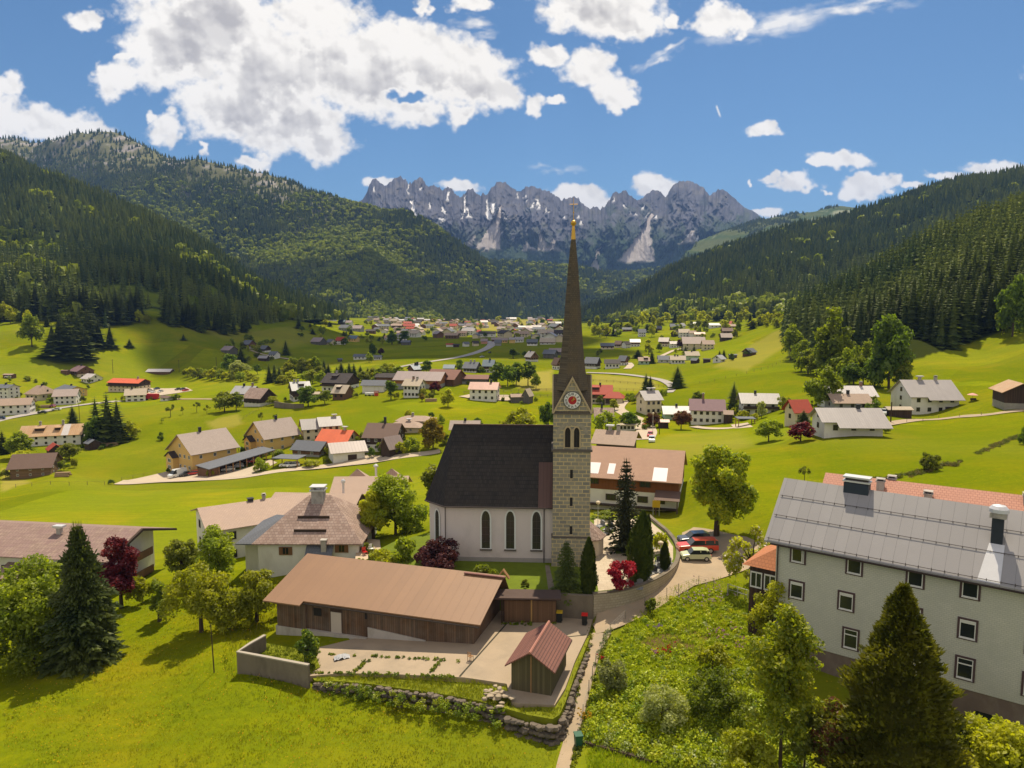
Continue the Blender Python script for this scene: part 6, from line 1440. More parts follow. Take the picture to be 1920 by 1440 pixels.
# ---- the long grey house on the right
GS = tiled('wall_shingles', (.51,.495,.42), (.55,.53,.455), (.35,.345,.295), .34, .17, .014, .9, 'xz', .3, (.40,.395,.34), .25); WALLS['shingle'] = GS
ROOF['bigmetal'] = seamed('big_sheet_roof', (.29,.268,.262), .98, .55, .42, 0, .022, .06, spec=.5, stain=(.25,.23,.228), blotch=.25)
C0 = Vector((25.6, 67.7, 0)); u38 = Vector((.793,-.610,0)); n38 = Vector((.610,.793,0))
gb = empty('apartment_block', C0+u38*16+n38*5, math.atan2(-.610,.793), 'long grey shingled block with a pale sheet metal roof at the right picture edge', 'apartment block')
grf = gable_house(gb, 32, 10, 10.1, 4.5, 'shingle', None, .5, 'bigmetal', .65, 1.0, found=.05)
b = MB(); b.box(-15.9,15.9,-4.9,4.9,-4.5,-.05); b.build('base', plain('rough_base', (.17,.125,.10), .95, .25, .8, .5, stain=(.26,.21,.17)), gb)
b = MB(); b.box(-16.4,16.4,-5.75,-5.6,9.38,9.52); b.box(-15.9,15.9,-5.58,-5.02,9.4,9.5); b.build('gutter', plain('gutter_dark', (.04,.025,.022), .6, .1, 3, 0), gb)
b = MB(); b.tube((-15.8,-5.15,-4),(-15.8,-5.15,9.5),.07,.07,6); b.build('downpipe', GUT, gb)
for yy in (-5.5, -3.45, -1.7):
    b = MB(); zz = 10.1+4.5*(1+yy/5)+.28
    for i in range(34): b.box(-16.6+i*.98-.02,-16.6+i*.98+.02,yy-.03,yy+.03,zz-.14,zz+(.12 if yy < -5 else .04))
    b.tube((-16.8,yy,zz),(16.8,yy,zz),.025,.025,5); b.build('snow_guard', GUT, gb)
FRP = plain('window_border', (.085,.05,.05), .7, .1, 3, 0); OLD = plain('blind_white', (.62,.6,.55), .7, .05, 3, 0)
def big_window(x, z, w=1.15, h=1.5, mode=0):
    b = MB(); t = .17
    for a in ((-w/2-t,-w/2,-h/2-t,h/2+t),(w/2,w/2+t,-h/2-t,h/2+t),(-w/2,w/2,-h/2-t,-h/2),(-w/2,w/2,h/2,h/2+t)): b.box(a[0],a[1],-.06,.02,a[2],a[3],0)
    t = .075
    for a in ((-w/2,-w/2+t,-h/2,h/2),(w/2-t,w/2,-h/2,h/2),(-w/2+t,w/2-t,-h/2,-h/2+t),(-w/2+t,w/2-t,h/2-t,h/2)): b.box(a[0],a[1],-.045,.02,a[2],a[3],1)
    b.box(-w/2+t,w/2-t,-.02,.02,-h/2+t,h/2-t,2)
    if mode == 1: b.box(-w/2+t,w/2-t,-.03,-.021,h/2-t-.22,h/2-t,3)
    if mode == 2: b.box(-w/2+t,w/2-t,-.04,-.021,h/2-.55,h/2-.45,1)
    if mode == 3: b.box(w/2-t-.04,w/2-t,-.5,-.021,-h/2+t,h/2-t,1)
    b.box(-w/2-.02,w/2+.02,-.12,-.046,-h/2-.06,-h/2+.0,1)
    return b.build('window', [FRP, FR_W, GLASS, OLD], gb, (x, -5.0, z))
for j, z in enumerate((8.75, 5.2, 1.75)):
    for i, s in enumerate((2.04, 7.0, 11.9, 15.95, 20.6, 25, 29.5)):
        big_window(s-16-(.55 if (i == 1 and j == 1) else 0), z, 1.15, 1.55 if j < 2 else 1.75, 3 if (i == 0 and j == 0) else [0, 1, 2][j] if (i+j) % 3 or j == 2 else 0)
for s in (3.2, 17.5): b = MB(); b.box(s-16.6,s-15.4,-4.97,-4.88,-2.6,-1.7,0); b.build('cellar_window', [GLASS], gb)
b = MB(); x = 5.87-16; b.box(x-1.1,x+1.1,-.55,.55,13.4,15.25,0); b.build('chimney', plain('vent_dark', (.03,.04,.055), .6, .1, 2, 0), grf)
b = MB()
for zc in (15.35, 15.75): b.box(x-1.2,x+1.2,-.6,.6,zc,zc+.16,0)
b.box(x-1.0,x+1.0,-.4,.4,15.25,15.8,1); b.build('chimney_cap', [CAPW, GUT], grf)
b = MB(); x = 17.4-16; yy = -2.4; b.box(x-.42,x+.42,yy-.42,yy+.42,11.2,14.6,0); b.build('chimney', plain('flue_dark', (.028,.034,.045), .6, .15, 2, .1), grf)
b = MB(); b.box(x-.6,x+.6,yy-.6,yy+.6,14.5,14.95,1); b.lathe([(.75,14.96),(.72,15.25),(.5,15.5),(.1,15.6)], (x,yy,0), 12, 0); b.build('chimney_cowl', [CAPW, CHIM], grf)
k = 4.5/5; b = MB(); b.add([(x-1.0,-5.6,10.1-.54+.2),(x+.6,-5.6,10.1-.54+.2),(x+.6,yy-.42,10.1+4.5*(1+yy/5)-.15),(x-.5,yy-.42,10.1+4.5*(1+yy/5)-.15)],[(0,1,2,3)]); b.build('roof_flashing', CAPW, grf)
# timber porch with an orange roof at its end
po = empty('porch', (0,0,0), 0); po.parent = gb
b = MB(); b.box(-19.3,-16.02,-2.6,3.2,-2,6.0); b.build('porch_wall', WALLS['wood'], po)
b = MB(); b.add([(-19.9,-3.2,5.9),(-16.02,-3.2,5.9),(-16.02,3.8,5.9),(-19.9,3.8,5.9),(-16.02,-.6,8.3),(-16.02,1.2,8.3)],[(0,1,4),(0,4,5,3),(2,3,5),(3,2,1,0)]); b.build('porch_roof', ROOF['orange'] if False else _rt('porch', (.52,.20,.09), bw=.35, bh=.3), po)
for x in (-18.6,-17.2): put_window(po, 'w', x, -2.65, 4.4, 1.2, 1.7)
put_window(po, 'w', -19.35, -1.2, 4.4, 1.3, 1.7, R(-90)); put_window(po, 'w', -19.35, 1.4, 4.4, 1.3, 1.7, R(-90))
# red tiled house behind it
ROOF['redtile'] = tiled('roof_redtile', (.43,.20,.135), (.48,.23,.16), (.26,.11,.075), .42, .36, .03, .75, 'xy', .5, (.36,.175,.125), .3)
ro = empty('house', (53.5, 78.7, 3), R(-33), 'house with a coral tiled roof rising behind the long grey block', 'house')
rrf = gable_house(ro, 33, 12, 5.4, 3.1, 'white', None, .5, 'redtile', .7)
for t, y, h in ((-.33,-1.5,.9),(-.30,.6,.5),(-.18,-2.2,.6),(.1,-1,.8)): chimney(rrf, t*33, y, 11.5-3-abs(y)*.5, h, 'r', .8)

# ---- the white house with the hipped roof, and its neighbours
hh = empty('house', (-28.7, 105.2, -6.0), R(0), 'white house with a steep hipped shingle roof and brown shutters behind the barn', 'house')
hrf = gable_house(hh, 14.2, 13.4, 5.5, 4.6, 'white', None, .5, 'mottled', .65, .65, hip=.82, found=2)
for x, y in ((-3.2,4.0),(4.7,4.35)): put_window(hh, 'r', x, -6.75, y, .95, 1.15)
for y in (-2.0, 3.2): put_window(hh, 'r', 7.15, y, 4.2, .9, 1.1, R(90))
b = MB(); b.box(7.06,7.16,-5.9,-5.0,1.8,4.2); b.build('door', WALLS['brown'], hh)
b = MB(); b.box(-.9,.9,-1.4,.0,8.6,11.2,0); b.box(-1.1,1.1,-1.6,.2,11.2,11.4,1); b.box(-.9,-.5,-1.4,0,11.4,11.75,0); b.box(.5,.9,-1.4,0,11.4,11.75,0); b.box(-1.1,1.1,-1.6,.2,11.75,11.9,1); b.build('chimney', [CHIM, CAPW], hrf)
for yy, w in ((-3.6, 2.3), (-5.6, 2.3)):
    zz = 5.5+4.6*(1+yy/6.7); b = MB(); b.box(-w,w,yy-.06,yy+.06,zz+.12,zz+.5); b.build('snow_board', TIMB, hrf)
b = MB(); b.xprism([(-8.6,3.0),(-6.72,4.75),(-6.72,4.92),(-8.7,3.1)], -.2, 3.6); b.build('porch_roof', ROOF['slate'], hh)
b = MB(); b.box(2.0,2.7,-7.6,-6.9,3.4,5.7,0); b.box(1.9,2.8,-7.7,-6.8,5.7,5.85,0); b.build('small_chimney', CHIM, hh)
b = MB(); b.box(-9.6,-7.12,-4.9,5,-2,5.2); b.build('side_wall', WALLS['white'], hh)
b = MB(); b.add([(-10.4,-6.4,4.9),(-6.0,-6.4,4.9),(-4.6,-1.5,7.6),(-6.5,0,7.3),(-10.4,5,4.9),(-10.4,-6.4,4.75),(-6.0,-6.4,4.75)],[(0,1,2,3),(0,3,4),(1,0,5,6)]); b.build('side_roof', ROOF['slate'], hh)
def house_at(name, label, cat, X, Y, zb, rot, L, W, h, rise, wall, roof, win=None, wk='d', **kw):
    o = empty(name, (X, Y, zb), R(rot), label, cat); rf = gable_house(o, L, W, h, rise, wall, roof=roof, **kw)
    if win: facade(o, L, W, h, rise, win, wk, h*kw.get('uh', .5) if kw.get('upper') else None)
    return o, rf
ROOF['tan2'] = _rt('tan2', (.43,.305,.235), (.385,.27,.205), (.31,.225,.185), .42, .34)
o, rf = house_at('house', 'house with a long tan shingled roof left behind the white hipped house', 'house', -43.0, 118.5, -8, 33, 17, 13, 5.9, 1.9, 'white', 'tan2', (3,2,2), over=.8); chimney(rf, -1, 0, 7.8, .5, 'd', .8); chimney(rf, 1.2, 0, 7.8, .7, 'r', .5)
o, rf = house_at('house', 'house with a low tan roof and brown gable just behind the white hipped house', 'house', -35.2, 128, -10, -4, 14.5, 13, 6.5, 2.0, 'white', 'tan2', None, over=.8, upper='wood', uh=.75)
b = MB(); b.tube((4.2,1.5,7.5),(4.2,1.5,10.3),.22,.22,8); b.lathe([(.42,10.3),(.42,10.6),(.2,10.9)], (4.2,1.5,0), 10); b.build('vent_pipe', CAPW, rf)
o, rf = house_at('house', 'farthest tan roofed house of the group beside the big green tree', 'house', -27.6, 139, -11.5, 3, 13, 14, 7.8, 2.7, 'beige', 'tan2', None, over=.8)
b = MB(); b.tube((.5,2.5,9),(.5,2.5,12),.22,.22,8); b.lathe([(.5,12),(.45,12.3),(.2,12.5)], (.5,2.5,0), 10); b.build('vent_pipe', CAPW, rf)
for x in (-3.5, 3.4): b = MB(); b.add([(x-2.2,4,9.3),(x+2.2,4,9.3),(x+2.2,8,8.6),(x-2.2,8,8.6),(x,4.5,11.2)],[(0,1,4),(1,2,4),(2,3,4),(3,0,4)]); b.build('roof_gablet', ROOF['tan2'], rf)
ROOF['chalet'] = _rt('chalet', (.22,.145,.115), (.30,.21,.165), (.19,.10,.115), .5, .8)
lo = empty('chalet', (-73.2, 106, -9.6), R(-8), 'wide white chalet with a patchy pinkish roof and brown balconies at the left edge', 'chalet')
lrf = gable_house(lo, 32, 13, 7.2, 1.9, 'white', None, .5, 'chalet', 1.3, 3.0, found=2)
b = MB(); b.xprism([(-8.1,6.55),(-8.0,6.9),(0,9.35),(8,6.9),(8.1,6.55),(0,8.95)], 18.7, 19.05); b.build('bargeboard', TIMB, lo)
for z in (1.6, 4.4):
    b = MB(); b.box(16.03,17.9,-5.5,3.5,z-.15,z); b.box(17.8,17.95,-5.6,3.5,z,z+1.0); b.box(16.1,17.8,-5.62,-5.5,z,z+1.0); b.build('balcony', WALLS['brown'], lo)
    for y in (-3.6, .2): put_window(lo, 'd', 16.06, y, z+1.2, 1.1, 2.0, R(90), 'balcony_door')
for x in (-12, -7.5, -3, 2, 7, 11.5):
    for z in (1.5, 4.6): put_window(lo, 'd', x, -6.56, z, 1.2, 1.3)
b = MB(); b.box(-16.3,11,-8.0,-6.6,2.9,3.05); b.box(-16.3,11,-8.1,-7.95,3.05,4.0); b.build('balcony', WALLS['brown'], lo)
b = MB(); b.xprism([(-9.6,4.4),(-6.55,5.6),(-6.55,5.75),(-9.7,4.55)], 2.5, 10.5); b.build('porch_roof', ROOF['chalet'], lo)
chimney(lrf, 7.0, -2.0, 8.6, .9, 'w', .6); b = MB(); b.box(-9.6,-8.0,-.7,.7,8.4,11.2,0); b.box(-9.8,-7.8,-.9,.9,11.2,11.7,1); b.xprism([(-1.1,11.7),(1.1,11.7),(0,12.5)],-10,-7.6,0); b.build('chimney', [plain('chimney_brown', (.18,.12,.09), .9, .2, 2, .2), BLACKV], lrf)
# ---- long hotel behind the steeple
BRB = seamed('rust_boards', (.20,.068,.020), .18, .7, .8, 3, .08, .12); WALLS['rustb'] = BRB; ROOF['hotel'] = _rt('hotel', (.41,.245,.165), (.36,.21,.14), (.29,.17,.12), .42, .34)
ho = empty('hotel', (17.9, 130.3, -3.4), R(-17), 'long white and rust brown hotel with a tan tiled roof behind the steeple', 'hotel')
hof = gable_house(ho, 26, 14, 6.3, 3.7, 'white', 'rustb', .62, 'hotel', .8, .6)
for x in (-10.5,-6.2,-1.6, 3.6, 7.4): put_window(ho, 'd', x, -7.12, 5.3, 1.9, 1.05)
for x in (-9.8,-4, 1.5, 7.0, 9.9): put_window(ho, 'd', x, -7.05, 2.6, 1.8, 1.1)
for x in (-8,-4.5): put_window(ho, 'd', x, -7.05, .6, 1.1, .8)
b = MB(); b.box(-13,12.9,-8.2,-7.02,1.25,1.4); b.build('balcony_slab', TIMB, ho)
b = MB(); b.xprism([(-9.8,3.3),(-7.05,4.3),(-7.05,4.45),(-9.9,3.42)], 9.2, 13.4); b.box(9.4,9.6,-9.5,-9.3,-1.5,3.4); b.box(12.9,13.1,-9.5,-9.3,-1.5,3.4); b.build('porch_roof', ROOF['brown'], ho)
PANEL = plain('roof_light', (.66,.56,.56), .5, .06, 3, .1)
for x0, x1, a, c_ in ((-3.3,-.8,.12,.46),(.7,1.9,.14,.46),(8.6,11.0,.02,.42)):
    f = lambda t: (-7.8+7.8*t, 6.3-.42+4.12*t+.19); (ya, za), (yc, zc) = f(a), f(c_); b = MB(); b.add([(x0,ya,za),(x1,ya,za),(x1,yc,zc),(x0,yc,zc)],[(0,1,2,3)]); b.build('roof_light', PANEL, hof)
b = MB(); b.box(-9.3,-8.6,-2.6,-2.0,8.4,9.5,0); b.build('vent_box', CAPW, hof)
# ================================================================== trees and shrubs, one by one
def T(kind, px, py, h, w, label, **kw): return tree(kind, px, py, h, w, label, **kw)
def near_broad(name, px, py, hpx, wpx, leaf, label, n=9000, ls=.26, ncl=34, trunk_f=.16, hollow=.32, clr=.27, r0=.26, loc=None, seed=1, up=0., extra=None, bark=None, flat=1., cat='tree', limbs=12):
    p = loc or at(px, py); k = p[1]/F*1.02; h, w = hpx*k, wpx*k
    trunk_f *= .45; ncl = int(ncl*1.5); n = int(n*1.45); ls *= .88
    pr = broad_proto(leaf, seed, h, w, trunk_f, ncl, n, ls, bark, r0, hollow, clr, flat, up, limbs, extra)
    e = empty(name, (p[0], p[1], p[2]-.1), 0, label, cat); link('trunk', pr.trunk, e); link('crown', pr.crown, e); return e
near_broad('tree', 62, 1245, 212, 205, 'green', 'big light green tree in the lower left corner beside the tall spruce', 11000, .25, 40, .1, seed=11)
near_broad('shrub', 36, 1262, 120, 190, 'green', 'leafy undergrowth at the foot of the big tree in the lower left corner', 4200, .22, 30, .02, r0=.08, seed=40, cat='shrub'); near_broad('shrub', 440, 1180, 60, 90, 'lime', 'yellow green shrub under the fruit trees left of the barn', 1800, .18, 18, .02, r0=.06, seed=41, cat='shrub')
def near_spruce(px, py, hpx, wpx, label, loc=None, seed=3, lev=30, nb=9, sub=5, mat=None, name='spruce'):
    p = loc or at(px, py); k = p[1]/F*1.02; h, w = hpx*k, wpx*k
    v, t = join(spruce_arrays(seed, h, w/2, lev, nb, sub, .25, .03), core_cone(h, w*.16, .05)); e = empty(name, (p[0], p[1], p[2]-.1), 0, label, 'tree')
    link('crown', mesh_np('crown', v, t, mat or SPR), e); b = MB(); b.tube((0,0,-.5),(0,0,h*.8),h*.016,h*.005,7); b.build('trunk', BARK, e); return e
near_spruce(160, 1240, 272, 146, 'tall dark spruce in front of the wide white chalet', seed=5, lev=40, nb=11, sub=8)
near_broad('maple', 228, 1140, 152, 84, 'wine', 'dark wine red maple between the tall spruce and the chalet balconies', 6000, .24, 26, .1, seed=12)
near_broad('fruit_tree', 378, 1185, 140, 150, 'lime', 'yellow green fruit tree with a leaning trunk on the grassy slope', 5600, .22, 26, .22, hollow=.35, seed=13)
near_broad('fruit_tree', 412, 1108, 134, 104, 'green', 'darker green fruit tree against the tan roofed house', 5600, .22, 24, .15, seed=14)
near_broad('fruit_tree', 342, 1090, 88, 72, 'olive', 'olive fruit tree right of the chalet gable', 3600, .22, 18, .15, seed=15)
near_broad('fruit_tree', 300, 1165, 82, 62, 'green', 'small crooked fruit tree at the edge of the slope', 2600, .2, 14, .3, seed=16)
near_broad('fruit_tree', 482, 1165, 104, 118, 'lime', 'bright bushy fruit tree at the left end of the barn', 4800, .21, 24, .12, seed=17)
T('bush-lime', 268, 1130, 55, 62, 'light green shrub below the chalet gable', name='shrub', cat='shrub')
T('bush-olive', 430, 1150, 40, 50, 'olive shrub between the fruit trees', name='shrub', cat='shrub')
near_broad('small_tree', 575, 1240, 74, 56, 'dark', 'small dark tree growing inside the concrete planter', 1900, .18, 14, .12, loc=pz(575,1244,-4.4), seed=18, extra=('lime', .12))
near_broad('tree', 742, 1022, 142, 122, 'green', 'big round green tree left of the church', 9000, .27, 36, .06, seed=19, loc=pd(742,1016,108))
near_broad('tree', 700, 1012, 92, 66, 'lime', 'lighter green tree in front of the big round one left of the church', 3800, .25, 20, .06, seed=20, loc=pd(700,1006,106))
T('slim-olive', 812, 952, 112, 44, 'narrow brownish tree tucked behind the church roof corner', loc=pd(812,960,107))
T('bush-green', 752, 1062, 58, 66, 'clipped round green bush on the church lawn', name='bush', cat='bush'); T('bush-lime', 716, 1082, 50, 62, 'feathery pale green bush beside the house patio', name='bush', cat='bush')
T('bush-lime', 742, 1088, 34, 58, 'low yellow green bush behind the barn ridge', name='bush', cat='bush'); T('bush-olive', 690, 1040, 24, 30, 'small bush in the patio planter', name='bush', cat='bush')
near_broad('smoke_bush', 822, 1092, 80, 104, 'plum', 'big dark purple bush in front of the church wall', 4600, .2, 26, .05, r0=.1, seed=21, loc=pd(822,1080,87.4), cat='bush')
T('bush-green', 910, 1105, 48, 52, 'bright green round bush behind the barn roof end', name='bush', cat='bush', loc=pz(910,1103,-.6)); T('bush-lime', 874, 1100, 18, 30, 'low green plant beside the bright round bush', name='bush', cat='bush', loc=pz(874,1100,-.6)); T('bush-olive', 985, 1106, 16, 18, 'tiny shrub on the shaded church lawn', name='bush', cat='bush', loc=pz(985,1100,-.6))
near_spruce(1062, 1108, 98, 68, 'dark bushy conifer in front of the steeple foot', seed=8, lev=16, nb=9, sub=4, loc=pz(1062,1106,-.6))
def column(px, py, hpx, wpx, label, leaf='thuja', lean=0, n=3600, z=-.6, name='thuja'):
    p = pz(px, py, z); k = p[1]/F*1.02; h, w = hpx*k, wpx*k; r = np.random.default_rng(int(px)); f = r.random(n)**.85
    prof = np.interp(f, [0,.08,.3,.6,.85,1], [.6,.85,1,.82,.45,.04])*w/2; a = r.uniform(0, 6.283, n); q = prof*r.uniform(.72, 1.06, n)
    q *= 1+.14*np.sin(a*3+f*9)+.1*np.sin(a*5-f*17); C = np.stack([q*np.cos(a), q*np.sin(a), f*h], 1); d = np.stack([np.cos(a)*.35, np.sin(a)*.35, np.ones(n)], 1); d /= np.linalg.norm(d, axis=1)[:, None]
    s = np.cross(d, np.stack([np.cos(a), np.sin(a), 0*a], 1)+r.normal(size=(n, 3))*.4); s /= np.linalg.norm(s, axis=1)[:, None]; L_ = r.uniform(.16, .34, n)[:, None]
    V = np.stack([C-d*L_*.4, C+s*L_*.38, C+d*L_, C-s*L_*.38], 1).reshape(-1, 3); V[:, 0] += lean*V[:, 2]; i = np.arange(n)[:, None]*4
    cv, ct = core_cone(h*.97, w*.36, .0); cv[:, 0] += lean*cv[:, 2]
    e = empty(name, (p[0], p[1], p[2]-.05), 0, label, 'tree'); link('crown', mesh_np('crown', np.concatenate([V, cv]), [i+np.array([[0,1,2,3]]), ct+len(V)], LEAF[leaf]), e)
    b = MB(); b.tube((0,0,-.4),(lean*h*.5,0,h*.5),.14,.06,6); b.build('trunk', BARK, e); return e
column(1103, 1112, 108, 31, 'slim dark column shaped conifer right of the steeple foot'); column(1196, 1088, 134, 50, 'thick dark thuja column standing on the churchyard', lean=.06, n=6000)
column(1214, 1066, 104, 17, 'thin thuja column right behind the thick one'); column(1246, 1068, 52, 17, 'short dark column bush near the curved wall')
near_spruce(1172, 1034, 178, 84, 'airy grey green spruce right of the steeple', seed=9, lev=26, nb=7, sub=4, loc=pz(1172,1032,-.6), mat=leafmat('spruce_grey', (.040,.050,.022), (.085,.090,.034), .3, nscale=.5))
T('bush-lime', 1238, 1040, 38, 34, 'light green shrub on the churchyard grave plot', name='bush', cat='bush', loc=pz(1238,1036,-.6))
near_broad('japanese_maple', 1166, 1112, 64, 70, 'red', 'glowing crimson maple beside the curving churchyard wall', 2600, .17, 20, .16, r0=.08, seed=22, loc=pz(1166,1108,-.6), hollow=.5)
near_broad('chestnut', 1343, 1006, 186, 146, 'green', 'large round chestnut tree behind the parked cars', 12000, .29, 46, .11, r0=.42, seed=23, clr=.22, extra=('lime', .4))
near_broad('blossom_tree', 1408, 1104, 128, 128, 'lime', 'loose fruit tree with white blossom beside the orange porch', 3200, .22, 18, .2, seed=24, extra=('white', .2), hollow=.5, clr=.2)
near_broad('birch', 1462, 1450, 385, 150, 'green', 'tall airy yellow green tree in front of the grey block', 8500, .19, 60, .12, hollow=.25, clr=.2, r0=.14, seed=25, loc=pz(1462,1452,-3.2), extra=('lime', .45), limbs=30)
def cypress(px, py, hpx, wpx, label, z):
    p = pz(px, py, z); k = p[1]/F*1.02; h, w = hpx*k, wpx*k; r = np.random.default_rng(3); n = 26000; f = r.random(n)**1.25
    lob = r.normal(size=(90, 3)); la = r.uniform(0, 6.283, 90); lz = r.random(90)**1.1; a = r.uniform(0, 6.283, n)
    prof = np.interp(f, [0,.12,.35,.6,.8,.93,1], [.86,1,.86,.60,.34,.14,.02])*w/2
    bumpy = 1+.26*fbm(a*2.2+9, f*13, 5, 4)+.42*fbm(np.cos(a)*2.4+5, np.sin(a)*2.4+f*16, 6, 3); q = prof*bumpy*r.uniform(.70, 1.04, n)
    C = np.stack([q*np.cos(a), q*np.sin(a), f*h], 1); d = np.stack([np.cos(a)*.75, np.sin(a)*.75, np.full(n, .65)], 1)+r.normal(size=(n, 3))*.35; d /= np.linalg.norm(d, axis=1)[:, None]
    s = np.cross(d, r.normal(size=(n, 3))); s /= np.linalg.norm(s, axis=1)[:, None]; L_ = r.uniform(.16, .40, n)[:, None]
    V = np.stack([C-d*L_*.5, C+s*L_*.34, C+d*L_, C-s*L_*.34], 1).reshape(-1, 3); i = np.arange(n)[:, None]*4; cv, ct = core_cone(h*.95, w*.30, .0, 10)
    e = empty('cypress', (p[0], p[1], p[2]-.1), 0, label, 'tree'); link('crown', mesh_np('crown', np.concatenate([V, cv]), [i+np.array([[0,1,2,3]]), ct+len(V)], LEAF['cypress']), e)
    b = MB(); b.tube((0,0,-.6),(0,0,h*.6),.3,.1,7); b.build('trunk', BARK, e)
cypress(1672, 1500, 440, 244, 'broad bronze green cypress covering the windows of the grey block', -3.2)
near_broad('shrub', 1868, 1500, 178, 210, 'lime', 'bright yellow green shrub in the lower right corner', 7000, .19, 40, .03, r0=.1, seed=26, loc=pz(1868,1500,-3.2), cat='shrub')
near_broad('shrub', 1560, 1470, 190, 96, 'brown', 'reddish brown shrub between the airy tree and the cypress', 3200, .17, 24, .05, r0=.08, seed=27, loc=pz(1560,1472,-3.2), extra=('olive', .55), cat='shrub')
near_broad('shrub', 1780, 1420, 130, 92, 'olive', 'olive shrub right of the cypress under the grey block', 3000, .17, 22, .05, r0=.08, seed=28, loc=pz(1790,1440,-2.8), cat='shrub')
near_broad('shrub', 1402, 1470, 120, 130, 'lime', 'yellow green shrub at the lower end of the garden', 3000, .18, 26, .03, r0=.08, seed=29, loc=pz(1402,1472,-3.4), cat='shrub')
near_broad('shrub', 1506, 1440, 150, 110, 'olive', 'loose olive shrub at the foot of the tall airy tree', 3000, .18, 24, .03, r0=.08, seed=30, loc=pz(1508,1440,-3.0), cat='shrub')
near_broad('shrub', 1335, 1260, 60, 90, 'lime', 'rounded yellow green shrub in the middle of the garden', 1800, .17, 20, .03, r0=.06, seed=33, cat='shrub'); near_broad('shrub', 1444, 1222, 150, 100, 'lime', 'tall yellow green shrub at the corner of the grey block', 3000, .18, 20, .03, r0=.06, seed=34, cat='shrub')
near_broad('shrub', 1240, 1360, 80, 130, 'pale', 'silvery green shrub low in the garden beside the path', 2400, .15, 26, .03, r0=.06, seed=35, cat='shrub'); near_broad('shrub', 1150, 1300, 70, 80, 'pale', 'silvery green shrub near the garden fence', 1800, .15, 20, .03, r0=.06, seed=36, cat='shrub')
near_broad('shrub', 1345, 1345, 90, 150, 'green', 'dark green shrub in the lower garden', 3000, .17, 28, .03, r0=.06, seed=37, cat='shrub'); near_broad('shrub', 1220, 1150, 34, 30, 'green', 'small bush at the upper garden fence', 900, .15, 14, .03, r0=.05, seed=38, cat='shrub')
# ---- the left side of the valley
G1 = 'spruces of the little wood on the left meadow'
for px, py, h, w in [(100,672,66,40),(122,668,74,42),(142,676,68,40),(158,672,62,34),(166,652,72,34),(112,636,48,26),(130,606,46,22),(150,616,50,24),(186,652,54,26),(207,652,44,22),(176,644,58,26),(146,640,52,26),(128,640,50,26)]:
    T('spruce', px, py, h, w, 'dark spruce of the small clump standing on the left meadow', group=G1)
T('round-green', 60, 650, 66, 46, 'round green tree left of the spruce clump on the meadow'); T('round-green', 128, 608, 34, 32, 'green tree at the upper edge of the spruce clump')
T('spruce', 88, 612, 20, 13, 'small lone spruce under the left wood edge'); T('spruce', 243, 651, 17, 13, 'tiny lone spruce on the sunny left slope'); T('spruce', 344, 638, 13, 9, 'tiny spruce in the middle of the left slope')
G2 = 'leafy trees at the foot of the left wood'
for px, py, h, w in [(262,606,26,18),(276,608,20,15),(245,600,28,16),(20,606,34,24),(6,604,40,20),(52,606,26,18)]: T('round-lime', px, py, h, w, 'light leafy tree at the lower edge of the left wood', group=G2)
r = random.Random(12); GE = 'spruces along the lower edge of the left wood'
for i in range(70):
    px = r.uniform(-10, 470); base = np.interp(px, [0,100,200,290,380,450,500], [606,606,612,603,626,632,622]); py = base-r.uniform(0, 14); h = np.interp(px, [0,290,380,500], [74,62,58,46])*r.uniform(.7, 1.15)
    T('spruce', px, py, h, h*r.uniform(.30, .40), 'dark spruce at the lower edge of the left wood', group=GE)
